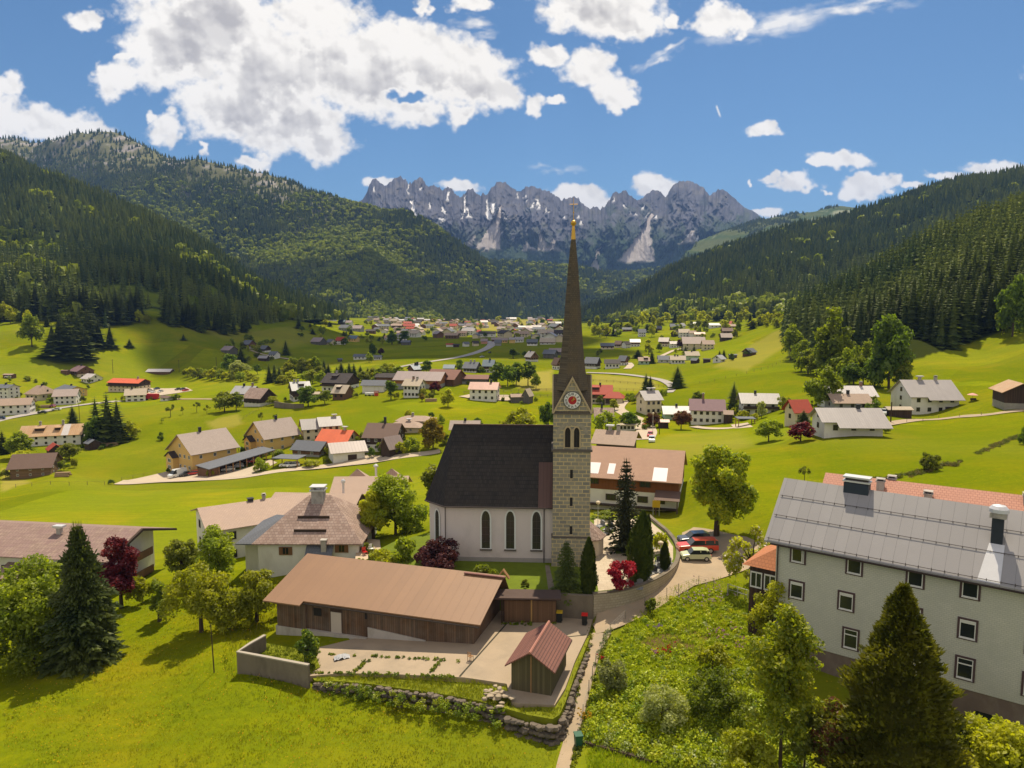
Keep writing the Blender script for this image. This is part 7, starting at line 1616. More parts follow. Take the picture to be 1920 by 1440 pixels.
for k, px, py, h, w, l in [('spruce',137,797,38,19,'small spruce behind the rusty roofed farmhouse'),('spruce',182,828,88,30,'tall spruce, leftmost of the dark group right of the farmhouse'),('spruce',204,832,100,36,'tallest spruce of the dark group right of the farmhouse'),('spruce',222,830,86,32,'rightmost spruce of the dark group by the farmhouse'),
    ('round-dark',178,834,54,44,'dense dark tree at the foot of the spruce group'),('round-lime',246,824,38,36,'light green tree right of the spruce group'),('spruce',6,852,48,20,'spruce at the left edge above the log cabin'),('round-green',42,858,48,58,'round green tree left of the red tin shed'),('round-lime',46,868,26,44,'light green bush tree above the log cabin roof'),
    ('round-olive',130,862,36,44,'spreading fruit tree in front of the slate shed'),('bush-green',120,882,20,24,'bush at the right end of the log cabin'),('bush-dark',302,826,15,13,'single dark round bush on the left meadow'),('bush-dark',208,908,9,14,'dark bush at the corner of the paved forecourt'),
    ('orchard-olive',320,781,24,22,'knobbly fruit tree, tallest in the orchard'),('orchard-green',343,777,15,12,'small fruit tree in the orchard'),('orchard-olive',369,773,21,17,'leaning fruit tree in the orchard'),('orchard-green',303,793,9,12,'shrub sized fruit tree at the orchard edge'),('orchard-lime',388,776,17,14,'light green fruit tree by the little orchard hut'),
    ('round-olive',421,772,44,46,'big golden olive tree beside the shingled barn'),('round-green',443,770,34,32,'green tree against the shingled barn'),('orchard-olive',490,794,23,15,'upright fruit tree above the second yellow house'),('orchard-green',517,789,14,13,'small fruit tree on the slope below the garden wall'),('bush-lime',512,760,16,26,'pale shrubs beside the garden wall'),
    ('round-dark',578,762,38,46,'dark bushy tree at the end of the garden wall'),('round-green',609,758,28,30,'green tree in front of the tan roofed timber barn'),('slim-dark',733,749,40,20,'egg shaped dark tree on the meadow edge'),('bush-lime',743,748,14,14,'light bush beside the egg shaped tree'),
    ('slim-gold',791,753,15,11,'small golden yellow tree below the cream roofed house'),('round-wine',815,738,23,25,'wine red tree between the farm hall and the cream roofed house'),('bush-olive',806,750,14,18,'shrubs beside the wine red tree'),('round-lime',840,764,37,32,'bright green tree alone on the meadow bank'),
    ('round-gold',812,842,64,56,'golden leaved round tree right of the tan bungalow'),('bush-green',770,846,26,36,'green shrubs below the tan bungalow'),('bush-lime',752,852,24,26,'light shrubs right of the red brown barn'),('round-dark',697,858,20,16,'dark round bush under the brown chalet'),
    ('bush-green',488,884,26,30,'green bush at the end of the carport lane'),('bush-lime',394,894,16,16,'clipped yellow green bush beside the carport'),('bush-dark',455,850,13,13,'dark ball shaped bush beside the playground'),('bush-lime',585,874,14,40,'yellow green hedge in front of the timber clad house'),('bush-green',520,858,16,30,'hedge along the carport lane'),('bush-dark',462,826,14,12,'dark bush left of the second yellow house')]:
    T(k, px, py, h, w, l, name='bush' if k.startswith('bush') else 'tree', cat='bush' if k.startswith('bush') else 'tree')
GS_ = 'bushes and trees along the stream'
for i, px in enumerate(range(352, 470, 9)):
    T(['bush-lime','round-lime','bush-olive','round-green'][i % 4], px, 706+(px-352)*.06+(i % 3)*2, 15+(i*7) % 9, 22, 'pale green bush in the row along the stream', group=GS_, name='bush', cat='bush')
T('round-pale', 448, 708, 36, 42, 'silvery pale willow rising out of the stream bushes'); T('round-dark', 430, 700, 36, 32, 'dark round tree left of the silvery willow'); T('round-dark', 483, 702, 21, 15, 'dark small tree right of the silvery willow'); T('bush-lime', 480, 718, 13, 20, 'round light bush on the open meadow', name='bush', cat='bush')
GT = 'spruces in the stream wood behind the farmhouses'; GB = 'leafy trees in the stream wood behind the farmhouses'
for px, py, h in [(505,718,36),(515,715,34),(524,718,32),(562,700,26),(608,706,34),(616,710,30),(640,704,26),(655,708,30),(664,712,32),(676,710,26),(690,712,24),(632,712,26),(648,714,24)]: T('spruce', px, py, h, 16, 'dark spruce in the stream wood behind the farmhouses', group=GT)
for i, (px, py, h) in enumerate([(540,708,34),(552,706,38),(566,708,36),(580,706,34),(592,704,38),(600,712,30),(545,716,22),(575,718,24),(586,720,26),(700,712,24),(712,714,24),(724,708,26),(736,706,26),(748,708,22),(682,716,20),(530,720,18),(604,722,26)]):
    T(['round-lime','round-green','round-olive'][i % 3], px, py, h, 28, 'leafy green tree in the stream wood behind the farmhouses', group=GB)
for k, px, py, h, w, l in [('round-dark',932,722,42,40,'leftmost dark tree of the row behind the pink roofed house'),('round-dark',952,725,45,38,'second dark tree of the row behind the pink roofed house'),('round-dark',968,722,42,32,'middle dark tree of the row behind the pink roofed house'),('tall-dark',990,724,50,32,'tallest dark tree of the row behind the pink roofed house'),('round-green',1005,730,32,24,'rightmost tree of the row beside the steeple'),
    ('round-dark',862,694,20,18,'dark tree beside the streaked grey roof'),('round-dark',800,700,24,24,'round dark tree behind the farm hall'),('slim-dark',962,672,19,18,'dark tree left of the grey roofed chalet'),('round-dark',984,670,13,13,'small dark tree touching the grey roofed chalet'),
    ('round-lime',968,838,84,82,'bright green round tree behind the church ridge'),('round-dark',1028,808,64,38,'dark tree squeezed between church roof and steeple'),('round-lime',1004,836,34,36,'lower bright tree behind the church ridge'),('slim-dark',735,646,26,22,'large dark tree in the shaded hamlet'),('slim-dark',759,644,24,20,'second large dark tree in the shaded hamlet'),
    ('tall-dark',698,672,32,15,'dark pointed tree on the open valley floor'),('round-green',692,680,20,15,'green tree below the dark pointed one'),('round-plum',714,668,15,14,'dark red tree on the valley floor'),('spruce',452,680,30,20,'broad spruce beside the farm lane'),('spruce',536,666,29,15,'lone spruce on the shaded meadow'),('spruce',560,616,22,14,'spruce below the left wood edge'),('round-dark',566,622,12,12,'round bush below the left wood edge'),
    ('round-dark',645,648,14,16,'brownish tree in front of the raspberry roof'),('round-green',490,650,12,14,'tree behind the dark timber house'),('round-green',465,640,14,20,'trees above the white and brown house'),
    ('bush-green',1135,812,40,52,'broad green hedge of shrubs beside the steeple'),('bush-dark',1180,806,32,40,'dark shrubs beside the long caravan shed'),('slim-lime',1152,770,24,16,'slim bright tree in front of the red garage roof'),('round-green',1190,756,17,17,'green tree left of the pale yellow house'),
    ('spruce',1211,732,34,15,'left one of the twin spruces above the lane'),('spruce',1219,734,31,15,'right one of the twin spruces above the lane'),('bush-green',1244,742,12,16,'green bush above the pale yellow house'),('spruce',1270,730,46,28,'big lone spruce at the bend of the road'),('round-green',1307,756,22,26,'green tree behind the purple roofed farmhouse'),
    ('round-brown',1224,802,32,32,'reddish brown tree left of the mint annex'),('round-brown',1277,805,38,38,'reddish brown tree right of the mint annex'),('spruce',1375,772,58,26,'tall dark spruce between farmhouse and chalet'),('round-pale',1428,784,32,22,'pale young tree in front of the white chalet'),('bush-lime',1414,790,16,18,'light shrub beside the open pavilion'),
    ('round-olive',1470,772,30,30,'olive tree behind the flagpole'),('spruce',1506,802,36,24,'short dark conifer at the end of the white bungalow'),('round-green',1441,828,44,50,'round green bush tree in front of the flag'),('round-wine',1501,828,38,54,'spreading wine red tree in front of the white bungalow'),('round-green',1548,766,88,74,'big bright tree between the roofs on the right'),
    ('tall-green',1556,712,142,68,'tall leafy tree in front of the right wood'),('round-dark',1666,730,142,90,'huge round tree in front of the right wood'),('round-green',1618,722,90,52,'middle leafy tree between the two large ones'),('round-green',1592,720,74,46,'lower leafy tree beside the tall one'),('round-green',1482,674,66,42,'leafy tree at the left tip of the right wood'),('round-green',1502,696,64,46,'second leafy tree at the left tip of the right wood'),('round-olive',1530,704,62,44,'olive leafy tree before the right wood'),('round-dark',1640,726,60,50,'dark bushy tree under the huge round one'),
    ('round-green',1570,716,60,60,'bushy tree at the foot of the tall leafy one'),('round-dark',1600,726,50,56,'low dark tree between the large leafy ones'),('round-green',1515,702,46,50,'low bushy tree at the left tip of the wood'),('round-olive',1690,728,64,50,'olive tree at the right flank of the huge round one'),('round-dark',1546,704,70,50,'dark tree just left of the tall leafy one'),('round-dark',1898,632,118,66,'dark leafy tree at the wood edge by the right picture edge'),('round-green',1880,628,60,30,'lighter tree at the wood edge by the right picture edge'),('orchard-olive',1508,906,36,28,'small loose tree alone on the right meadow'),('bush-olive',1741,882,34,40,'olive bush on the bank of the right meadow'),('bush-dark',1918,834,30,24,'dark bush at the right picture edge'),('orchard-lime',1646,765,16,14,'young tree beside the pink tiled roof'),
    ('round-plum',1274,657,20,15,'plum coloured tree in front of the pink hotel'),('spruce',1285,670,22,15,'left dark spruce below the pink hotel'),('spruce',1301,670,24,14,'right dark spruce below the pink hotel'),('round-lime',1216,664,22,20,'tall light tree in the meadow of the hamlet'),('spruce',1222,682,26,14,'spruce beside the pinkish brown roof'),('spruce',1196,672,18,18,'small clump of dark spruces above the lane'),('round-green',1236,660,18,14,'green tree left of the plum coloured one'),('spruce',1349,672,16,9,'left pointed tree beside the white cottage'),('spruce',1357,673,19,11,'right pointed tree beside the white cottage'),('bush-dark',1372,676,12,12,'dark cone bush right of the white cottage'),('round-dark',1402,668,14,18,'dark shrub hiding the hay barn'),
    ('tall-green',1383,630,30,14,'tall dark tree behind the dark barn on the hill'),('round-lime',1378,634,18,14,'light tree behind the dark barn on the hill'),('round-brown',1139,630,16,16,'brownish tree beside the green cottage'),('round-lime',1222,632,26,16,'bright tree right of the narrow grey house')]:
    T(k, px, py, h, w, l, name='bush' if k.startswith('bush') else 'tree', cat='bush' if k.startswith('bush') else 'tree')
r = random.Random(44)
for o in list(HOUSES):
    if not 140 < o.location.y < 440: continue
    L, W = o['_d'][:2]; D = o.location.y
    for k in range(3 if D > 230 else 2):
        a, rz = r.choice([-1, 1]), o.rotation_euler.z; lx, ly = (a*(L/2+r.uniform(1.5, 4)), r.uniform(-W/2, W/2)) if r.random() < .6 else (r.uniform(-L/2, L/2), W/2+r.uniform(1, 4))
        x = o.location.x+lx*math.cos(rz)-ly*math.sin(rz); y = D+lx*math.sin(rz)+ly*math.cos(rz); h = r.uniform(1.2, 4.2)*F/y
        T(r.choice(['bush-green','bush-olive','bush-lime','round-green','bush-dark']), 0, 0, h, h*r.uniform(.9, 1.5), 'garden shrub growing beside one of the valley houses', group='garden shrubs beside the houses', name='shrub', cat='shrub', loc=(x, y, z1(x, y)), parts=False)
r = random.Random(31); GF = 'leafy trees along the foot of the right ridge'
for i in range(110):
    px = r.uniform(1100, 1475); py = np.interp(px, [1100,1200,1300,1400,1480], [624,613,606,603,606])+r.uniform(-10, 14)
    T(r.choice(['far-lime','far-green','far-lime','far-olive','spruce']), px, py, r.uniform(14, 24), r.uniform(11, 18), 'leafy tree in the belt along the foot of the right ridge', group=GF)
GV = 'garden trees of the valley hamlets'
for i in range(150):
    px = r.uniform(560, 1060); py = r.choice([r.uniform(596, 612), r.uniform(606, 650), r.uniform(612, 645)])
    if py > 640 and 770 < px < 1000: continue
    if px < 700 and py < 590+(700-px)*.12: continue
    T(r.choice(['far-green','far-dark','far-lime','spruce','far-dark']), px, py, r.uniform(6, 13), r.uniform(6, 12), 'small garden tree among the far houses', group=GV)
for i in range(70):
    px, py = r.choice([(r.uniform(1100, 1340), r.uniform(640, 684)), (r.uniform(420, 520), r.uniform(640, 676)), (r.uniform(0, 170), r.uniform(712, 752)), (r.uniform(1215, 1375), r.uniform(612, 650))])
    T(r.choice(['far-green','far-lime','far-olive','bush-green']), px, py, r.uniform(6, 12), r.uniform(7, 13), 'small garden shrub among the valley houses', group='garden shrubs of the valley', name='shrub', cat='shrub')

# ================================================================== meadow grass, garden, flowers
GRL = leafmat('grass_blades', None, None, .35, tint=True, jitter=0)
def blades(name, X, Y, Z, h, w, cols, label, per=4, spread=.16, seed=1):
    r = np.random.default_rng(seed); n = len(X)*per; k = np.repeat(np.arange(len(X)), per); a = r.uniform(0, 6.283, n); hh = h[k]*r.uniform(.6, 1.25, n)
    bx, by, bz = X[k]+r.normal(size=n)*spread, Y[k]+r.normal(size=n)*spread, Z[k]-.05; lx, ly = r.normal(size=n)*.35*hh, r.normal(size=n)*.35*hh
    ca, sa = np.cos(a)*w[k], np.sin(a)*w[k]
    V = np.stack([np.stack([bx-ca, by-sa, bz], 1), np.stack([bx+ca, by+sa, bz], 1), np.stack([bx+lx, by+ly, bz+hh], 1)], 1).reshape(-1, 3)
    me = mesh_np(name, V, np.arange(n*3).reshape(-1, 3), GRL, cols=np.repeat(cols[k]*r.uniform(.8, 1.2, n)[:, None], 3, 0)); return tag(link(name, me), label, kind='stuff')
def sample_px(n, x0, x1, y0, y1, seed, z=None):
    r = np.random.default_rng(seed); px, py = r.uniform(x0, x1, n), r.uniform(y0, y1, n); D = np.array([pz(a, c, -5.2)[1] for a, c in zip(px[:1], py[:1])])
    return r, px, py
def meadow_grass():
    r = np.random.default_rng(4); n = 52000; Y = 46+62*r.random(n)**1.35; X = (r.random(n)*1.5-.76)*Y*.98
    Z = zfun(X, Y); px, py = topix(X, Y, Z); ok = (py > 1090) & (py < 1475) & (px > -20) & (px < 1064)
    ok &= ~inpoly(X, Y, COURT_G) & ~inpoly(X, Y, YARD_G); ok &= ~inpx(px, py, [(440,1225),(500,1185),(900,1090),(1100,1100),(1110,1180),(1066,1352),(950,1345),(660,1270),(580,1262),(575,1275),(440,1262)])
    ok &= ~((px > np.interp(py, [1180,1290,1385,1440], [1112,1085,1062,1046])))
    X, Y, Z = X[ok], Y[ok], Z[ok]; px, py = px[ok], py[ok]
    f = fbm(X/5, Y/5, 41, 4); g = fbm(X/1.6, Y/1.6, 43, 3); t = np.clip(.5+f*1.2, 0, 1)[:, None]
    c = np.array([.140,.170,.007])*(1-t)+np.array([.300,.290,.009])*t; c = c*(1+.35*g)[:, None]
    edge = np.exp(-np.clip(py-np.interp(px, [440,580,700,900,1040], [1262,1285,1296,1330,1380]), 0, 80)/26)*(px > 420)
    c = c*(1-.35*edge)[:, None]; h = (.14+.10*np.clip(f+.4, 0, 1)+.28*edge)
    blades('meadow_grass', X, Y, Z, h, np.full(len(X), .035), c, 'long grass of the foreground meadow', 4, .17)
    m = (r.random(len(X)) < .035+.10*(fbm(X/9, Y/9, 47, 3) > .12)); Xf, Yf, Zf = X[m], Y[m], Z[m]+h[m]*.9
    s = .035; k = len(Xf); V = np.stack([np.stack([Xf-s, Yf-s, Zf], 1), np.stack([Xf+s, Yf-s*.6, Zf], 1), np.stack([Xf+s, Yf+s, Zf+.05], 1), np.stack([Xf-s, Yf+s*.6, Zf+.05], 1)], 1).reshape(-1, 3)
    cols = np.repeat(np.where(r.random(k)[:, None] < .8, np.array([.55,.38,.01]), np.array([.62,.24,.01])), 4, 0)
    tag(link('wild_flowers', mesh_np('wild_flowers', V, np.arange(k*4).reshape(-1, 4), GRL, cols=cols)), 'yellow flowers sprinkled through the meadow', kind='stuff')
meadow_grass()
def clumps(name, pts, rad, hgt, cols, label, n=60, ls=.13, seed=2):
    r = np.random.default_rng(seed); V, C = [], []
    for (x, y, z), q, h, c in zip(pts, rad, hgt, cols):
        m = int(n*q*q*3+18); d = r.normal(size=(m, 3)); d /= np.linalg.norm(d, axis=1)[:, None]; d[:, 2] = np.abs(d[:, 2]); R_ = r.uniform(.35, 1, m)[:, None]
        Pp = np.array([x, y, z])+d*R_*np.array([q, q, h]); nn = d*.5+r.normal(size=(m, 3))*.8+np.array([0, 0, .4]); nn /= np.linalg.norm(nn, axis=1)[:, None]
        a = np.cross(nn, r.normal(size=(m, 3))); a /= np.linalg.norm(a, axis=1)[:, None]; b2 = np.cross(nn, a); s = ls*r.uniform(.6, 1.4, m)[:, None]
        V.append(np.stack([Pp-a*s, Pp-b2*s*.6, Pp+a*s, Pp+b2*s*.6], 1).reshape(-1, 3)); C.append(np.repeat(np.array(c)[None]*r.uniform(.7, 1.25, m)[:, None], 4, 0))
    V, C = np.concatenate(V), np.concatenate(C)
    return tag(link(name, mesh_np(name, V, np.arange(len(V)).reshape(-1, 4), GRL, cols=C)), label, kind='stuff')
def garden():
    r = random.Random(9); pts, rad, hg, co = [], [], [], []
    poly = [(1100,1392),(1112,1320),(1128,1250),(1150,1195),(1210,1145),(1260,1122),(1310,1106),(1345,1108),(1400,1128),(1425,1142),(1440,1250),(1520,1440),(1240,1440),(1225,1428)]
    bare = [(1222,1205,18,9),(1262,1212,44,9),(1245,1195,26,6),(1310,1165,16,7),(1322,1200,12,9)]
    for i in range(3600):
        px, py = r.uniform(1095, 1520), r.uniform(1106, 1440)
        if not inpoly(np.array([px]), np.array([py]), poly)[0]: continue
        if any(abs((px-a)/c)**2+abs((py-b_)/d)**2 < 1 and r.random() < .88 for a, b_, c, d in bare): continue
        p = at_fast(px, py); q = r.uniform(.22, .6)*(1.25 if py > 1270 else .8); h = q*r.uniform(.7, 1.5)*(1.25 if py > 1270 else .9)
        k = r.random(); c = (.40,.45,.016) if k < .45 else (.30,.36,.018) if k < .76 else (.17,.25,.02) if k < .85 else (.46,.46,.02) if k < .95 else (.32,.36,.14)
        pts.append(p); rad.append(q); hg.append(h); co.append(c)
    clumps('garden_plants', pts, rad, hg, co, 'overgrown cottage garden plants right of the footpath', 46, .12)
    rg = np.random.default_rng(77); n = 9000; bx = np.array(BANK); X = rg.uniform(bx[:, 0].min(), bx[:, 0].max(), n); Y = rg.uniform(bx[:, 1].min(), bx[:, 1].max(), n); ok = inpoly(X, Y, BANK) & ~inpoly(X, Y, COURT_G); X, Y = X[ok], Y[ok]
    cc = np.array([.17,.20,.010])+np.array([.12,.09,.003])*rg.random((len(X), 1)); blades('bank_grass', X, Y, np.array([courtz(x)-.22 for x in X]), rg.uniform(.18, .42, len(X)), np.full(len(X), .035), cc, 'rough grass on the bank in front of the yard', 5, .12, 8)
    pe = np.array([pz(px, py, -4.4)[:2] for px, py in [(500,1206),(456,1230),(577,1262),(600,1250),(590,1222)]]); n = 2500; X = rg.uniform(pe[:, 0].min(), pe[:, 0].max(), n); Y = rg.uniform(pe[:, 1].min(), pe[:, 1].max(), n); ok = inpoly(X, Y, pe); X, Y = X[ok], Y[ok]
    blades('planter_grass', X, Y, np.full(len(X), -4.4), rg.uniform(.12, .3, len(X)), np.full(len(X), .03), np.tile([.10,.13,.01], (len(X), 1)), 'grass and weeds inside the planter wall', 4, .1, 9)
    px = rg.uniform(1100, 1520, 16000); py = rg.uniform(1112, 1440, 16000); ok = inpoly(px, py, poly); px, py = px[ok], py[ok]; G0 = np.array([pz(a, c, -2.8) for a, c in zip(px, py)]); Zg = zfun(G0[:, 0], G0[:, 1])
    cc = np.array([.23,.31,.010])+np.array([.14,.12,.003])*rg.random((len(px), 1)); blades('garden_grass', G0[:, 0], G0[:, 1], Zg, rg.uniform(.2, .55, len(px)), np.full(len(px), .035), cc, 'tall grass growing through the garden', 4, .14, 10)
    fl = []
    for px, py, c, n, s in [(1250,1225,(.45,.01,.02),16,9),(1130,1242,(.45,.01,.02),5,4),(1236,1180,(.30,.20,.45),12,8),(1330,1122,(.48,.36,.46),50,22),(1355,1195,(.42,.22,.36),24,16),(1228,1232,(.42,.15,.4),6,4),(1098,1352,(.55,.36,.02),26,7),(1290,1130,(.40,.30,.48),20,14),(1390,1215,(.44,.26,.34),18,14)]:
        for i in range(n):
            p = at_fast(r.gauss(px, s), r.gauss(py, s*.5)); fl.append(((p[0], p[1], p[2]+r.uniform(.35, .8)), c))
    clumps('garden_flowers', [f[0] for f in fl], [.09]*len(fl), [.09]*len(fl), [f[1] for f in fl], 'red, violet and yellow blooms in the cottage garden', 0, .07)
    pts, rad, hg, co = [], [], [], []
    for i in range(420):       # rough herbage on banks and along walls and the path
        k = r.random()
        if k < .5: px = r.uniform(600, 955); py = np.interp(px, [600,700,800,900,955], [1262,1282,1298,1310,1326])+r.uniform(-10, 4)
        elif k < .75: py = r.uniform(1180, 1440); px = np.interp(py, [1180,1260,1340,1440], [1130,1112,1090,1064])+r.gauss(0, 3)+10
        else: py = r.uniform(1175, 1330); px = np.interp(py, [1175,1240,1330], [1108,1096,1072])+r.gauss(0, 3)
        p = at_fast(px, py); pts.append(p); q = r.uniform(.15, .38); rad.append(q); hg.append(q*r.uniform(.8, 1.6)); co.append(r.choice([(.17,.20,.012),(.23,.24,.014),(.11,.14,.012)]))
    for (a, c, d, e, n) in [(1585,908,1700,892,70),(1700,893,1745,880,50),(1745,880,1800,868,40),(1830,852,1918,816,70),(1190,846,1260,838,0)]:
        for i in range(n):
            t = r.random(); p = at(a+(d-a)*t, c+(e-c)*t+r.gauss(0, 2)); pts.append(p); q = r.uniform(.3, .8); rad.append(q); hg.append(q*.8); co.append(r.choice([(.12,.13,.02),(.17,.13,.05),(.10,.12,.014)]))
    for (a, c, d, e, n, dz) in [(600,1284,948,1337,60,-.35),(600,1294,940,1356,70,-1.1),(450,1262,590,1290,30,-1.3)]:
        for i in range(n): t = r.random(); p = pcourt(a+(d-a)*t+r.gauss(0, 2), c+(e-c)*t+r.gauss(0, 3), dz); pts.append(p); q = r.uniform(.2, .5); rad.append(q); hg.append(q*1.2); co.append(r.choice([(.20,.26,.012),(.28,.31,.014),(.12,.17,.012)]))
    for (a, c, d, e, n) in [(690,1238,664,1262,16),(828,1234,806,1262,10),(600,1226,880,1240,34),(940,1170,1046,1170,18),(640,1262,860,1270,40),(585,1262,640,1262,12)]:
        for i in range(n): t = r.random(); p = pcourt(a+(d-a)*t+r.gauss(0, 2), c+(e-c)*t+r.gauss(0, 1)); pts.append(p); q = r.uniform(.1, .3); rad.append(q); hg.append(q*1.1); co.append(r.choice([(.16,.21,.012),(.22,.25,.014),(.10,.14,.012)]))
    clumps('herbage', pts, rad, hg, co, 'weeds along the yard bank, wall and footpath', 46, .1, 5)
def at_fast(px, py):
    p = pz(px, py, -3.4)
    for _ in range(4): p = pz(px, py, z1(p[0], p[1]))
    return p
garden()
# ================================================================== cars, fences, small things
def car_mats(name, col):
    m, nt, b = newmat(name); b.inputs['Base Color'].default_value = c4(col); b.inputs['Roughness'].default_value = .3; b.inputs['Coat Weight'].default_value = .6; b.inputs['Coat Roughness'].default_value = .08; MATS[name] = m; return m
TYRE = plain('tyre', (.02,.02,.02), .8, .1, 3, 0); RIM = plain('rim', (.45,.45,.46), .35, .05, 3, 0, metal=.8); LAMP = plain('lamp_glass', (.75,.75,.72), .2, .02, 3, 0); RLAMP = plain('rear_lamp', (.45,.01,.01), .3, .02, 3, 0); DKP = plain('dark_trim', (.03,.03,.032), .6, .1, 3, 0)
KINDS = dict(
 hatch=dict(L=3.85,W=1.68,H=1.42,g=.2,prof=[(-1.92,.28),(-1.92,.62),(-1.80,.78),(-1.0,.90),(1.70,.93),(1.88,.75),(1.92,.35)],cab=[(-.98,.90),(-.42,1.40),(1.05,1.42),(1.62,1.30),(1.72,.93)],ax=(-1.22,1.25),wr=.31),
 suv=dict(L=4.4,W=1.82,H=1.62,g=.22,prof=[(-2.2,.32),(-2.2,.78),(-2.05,.92),(-1.05,1.02),(2.0,1.06),(2.17,.9),(2.2,.38)],cab=[(-1.05,1.02),(-.35,1.58),(1.5,1.60),(2.0,1.42),(2.08,1.06)],ax=(-1.36,1.32),wr=.36),
 pickup=dict(L=5.35,W=1.9,H=1.82,g=.26,prof=[(-2.67,.42),(-2.67,.92),(-2.5,1.08),(-1.25,1.16),(2.5,1.16),(2.66,1.05),(2.67,.5)],cab=[(-1.28,1.16),(-.55,1.78),(2.25,1.80),(2.58,1.7),(2.62,1.16)],ax=(-1.68,1.55),wr=.40),
 sedan=dict(L=4.4,W=1.76,H=1.44,g=.2,prof=[(-2.2,.3),(-2.2,.66),(-2.0,.82),(-1.0,.92),(1.6,.95),(2.15,.9),(2.2,.36)],cab=[(-1.0,.92),(-.3,1.42),(.95,1.44),(1.7,.95)],ax=(-1.34,1.32),wr=.32),
 van=dict(L=5.9,W=2.0,H=2.6,g=.25,prof=[(-2.95,.35),(-2.95,.95),(-2.7,1.15),(-2.2,1.3),(2.9,1.35),(2.95,1.2),(2.95,.4)],cab=[(-2.2,1.3),(-1.45,2.35),(-1.1,2.58),(2.85,2.6),(2.93,1.35)],ax=(-1.9,1.75),wr=.36))
def car_parts(kind):
    k = KINDS[kind]; W = k['W']; b = MB(); wr = k['wr']
    body = MB(); pr = k['prof']; n = len(pr); rows = []
    for y, s, dz in ((-W/2, .985, .0), (-W/2+.10, 1, .03), (W/2-.10, 1, .03), (W/2, .985, .0)): rows.append([(x*s, y, z+(dz if z > .6 else 0)) for x, z in pr])
    vs = [p for r_ in rows for p in r_]; fs = [(j*n+i, j*n+(i+1) % n, (j+1)*n+(i+1) % n, (j+1)*n+i) for j in range(3) for i in range(n)]+[tuple(range(n-1,-1,-1)), tuple(range(3*n, 4*n))]
    body.add(vs, fs, 0); cb = k['cab']; m = len(cb); t = .12
    top = [i for i in range(m) if 0 < i < m-1]; tp = [(cb[i][0], cb[i][1]) for i in top]
    roof = MB(); vs = []
    for y in (-W/2+t+.06, W/2-t-.06): vs += [(x, y, z-.02) for x, z in tp]
    for y in (-W/2+t+.06, W/2-t-.06): vs += [(x, y, z+.05) for x, z in tp]
    q = len(tp); fs = []
    for i in range(q-1): fs += [(i, i+1, q+i+1, q+i), (2*q+i+1, 2*q+i, 3*q+i, 3*q+i+1), (i+1, i, 2*q+i, 2*q+i+1), (q+i, q+i+1, 3*q+i+1, 3*q+i)]
    fs += [(0, q, 3*q, 2*q), (2*q-1, q-1, 3*q-1, 4*q-1)]; body.add(vs, fs, 0)
    gl = MB(); vs = []
    for y, inset in ((-1, 0), (1, 0)):
        for i, (x, z) in enumerate(cb): e = .04 if i in (0, m-1) else t+.04; vs.append((x, y*(W/2-e), z))
    gl.add(vs, [tuple(range(m)), tuple(range(2*m-1, m-1, -1))]+[(i, m+i, m+(i+1) % m, (i+1) % m) for i in range(m)], 0)
    for xx in ([cb[1][0]*.15+cb[-2][0]*.85, cb[1][0]*.55+cb[-2][0]*.45] if kind != 'van' else [-.9, -.3, .3, .9, 1.5, 2.1, 2.6]):
        for s in (-1, 1): body.add([(xx-.05, s*(W/2-.045), cb[0][1]), (xx+.05, s*(W/2-.045), cb[0][1]), (xx+.05, s*(W/2-t-.03), cb[1][1]), (xx-.05, s*(W/2-t-.03), cb[1][1])], [(0,1,2,3) if s < 0 else (3,2,1,0)], 0)
    if kind == 'van':
        for s in (-1, 1): body.add([(-.75, s*(W/2-.02), 1.3), (2.9, s*(W/2-.02), 1.33), (2.84, s*(W/2-.12), 2.56), (-.75, s*(W/2-.12), 2.54)], [(0,1,2,3) if s < 0 else (3,2,1,0)], 0)
    wheels = []
    for x in k['ax']:
        for s in (-1, 1):
            w = MB(); w.tube((x, s*(W/2-.2), wr), (x, s*(W/2+.015), wr), wr, wr, 16, 0); w.tube((x, s*(W/2+.0), wr), (x, s*(W/2+.025), wr), wr*.62, wr*.58, 10, 1); wheels.append(w)
    lam = []
    for s in (-1, 1): l = MB(); l.cbox((-k['L']/2+.10, s*(W/2-.26), pr[1][1]+.02), (.12, .34, .16)); lam.append(l)
    rl = []
    for s in (-1, 1): l = MB(); l.cbox((k['L']/2-.06, s*(W/2-.2), pr[-2][1]-.02), (.12, .22, .2)); rl.append(l)
    return body, gl, wheels, lam, rl
def car(kind, px, py, rot, mat, label, group=None, z=None, detail=None, name='parked_car', cat='car'):
    """rot 0 looks left in the photo"""
    p = at(px, py) if z is None else pz(px, py, z); detail = p[1] < 260 if detail is None else detail
    body, gl, wh, la, rl = car_parts(kind); zz = p[2]+.05+p[1]*5e-4
    if not detail:
        b = MB()
        for s, m in [(body, 0), (gl, 1)]+[(w, 2) for w in wh]:
            n = len(b.v); b.v += s.v; b.f += [[i+n for i in f] for f in s.f]; b.m += [m]*len(s.f)
        return tag(fixn(b.build(name, [mat, GLASS, TYRE], None, (p[0], p[1], zz), R(rot))), label, cat, group)
    e = empty(name, (p[0], p[1], zz), R(rot), label, cat, group); fixn(body.build('body', mat, e)); fixn(gl.build('windows', GLASS, e))
    for w in wh: w.build('wheel', [TYRE, RIM], e)
    for l in la: l.build('headlight', LAMP, e)
    for l in rl: l.build('rear_light', RLAMP, e)
    return e
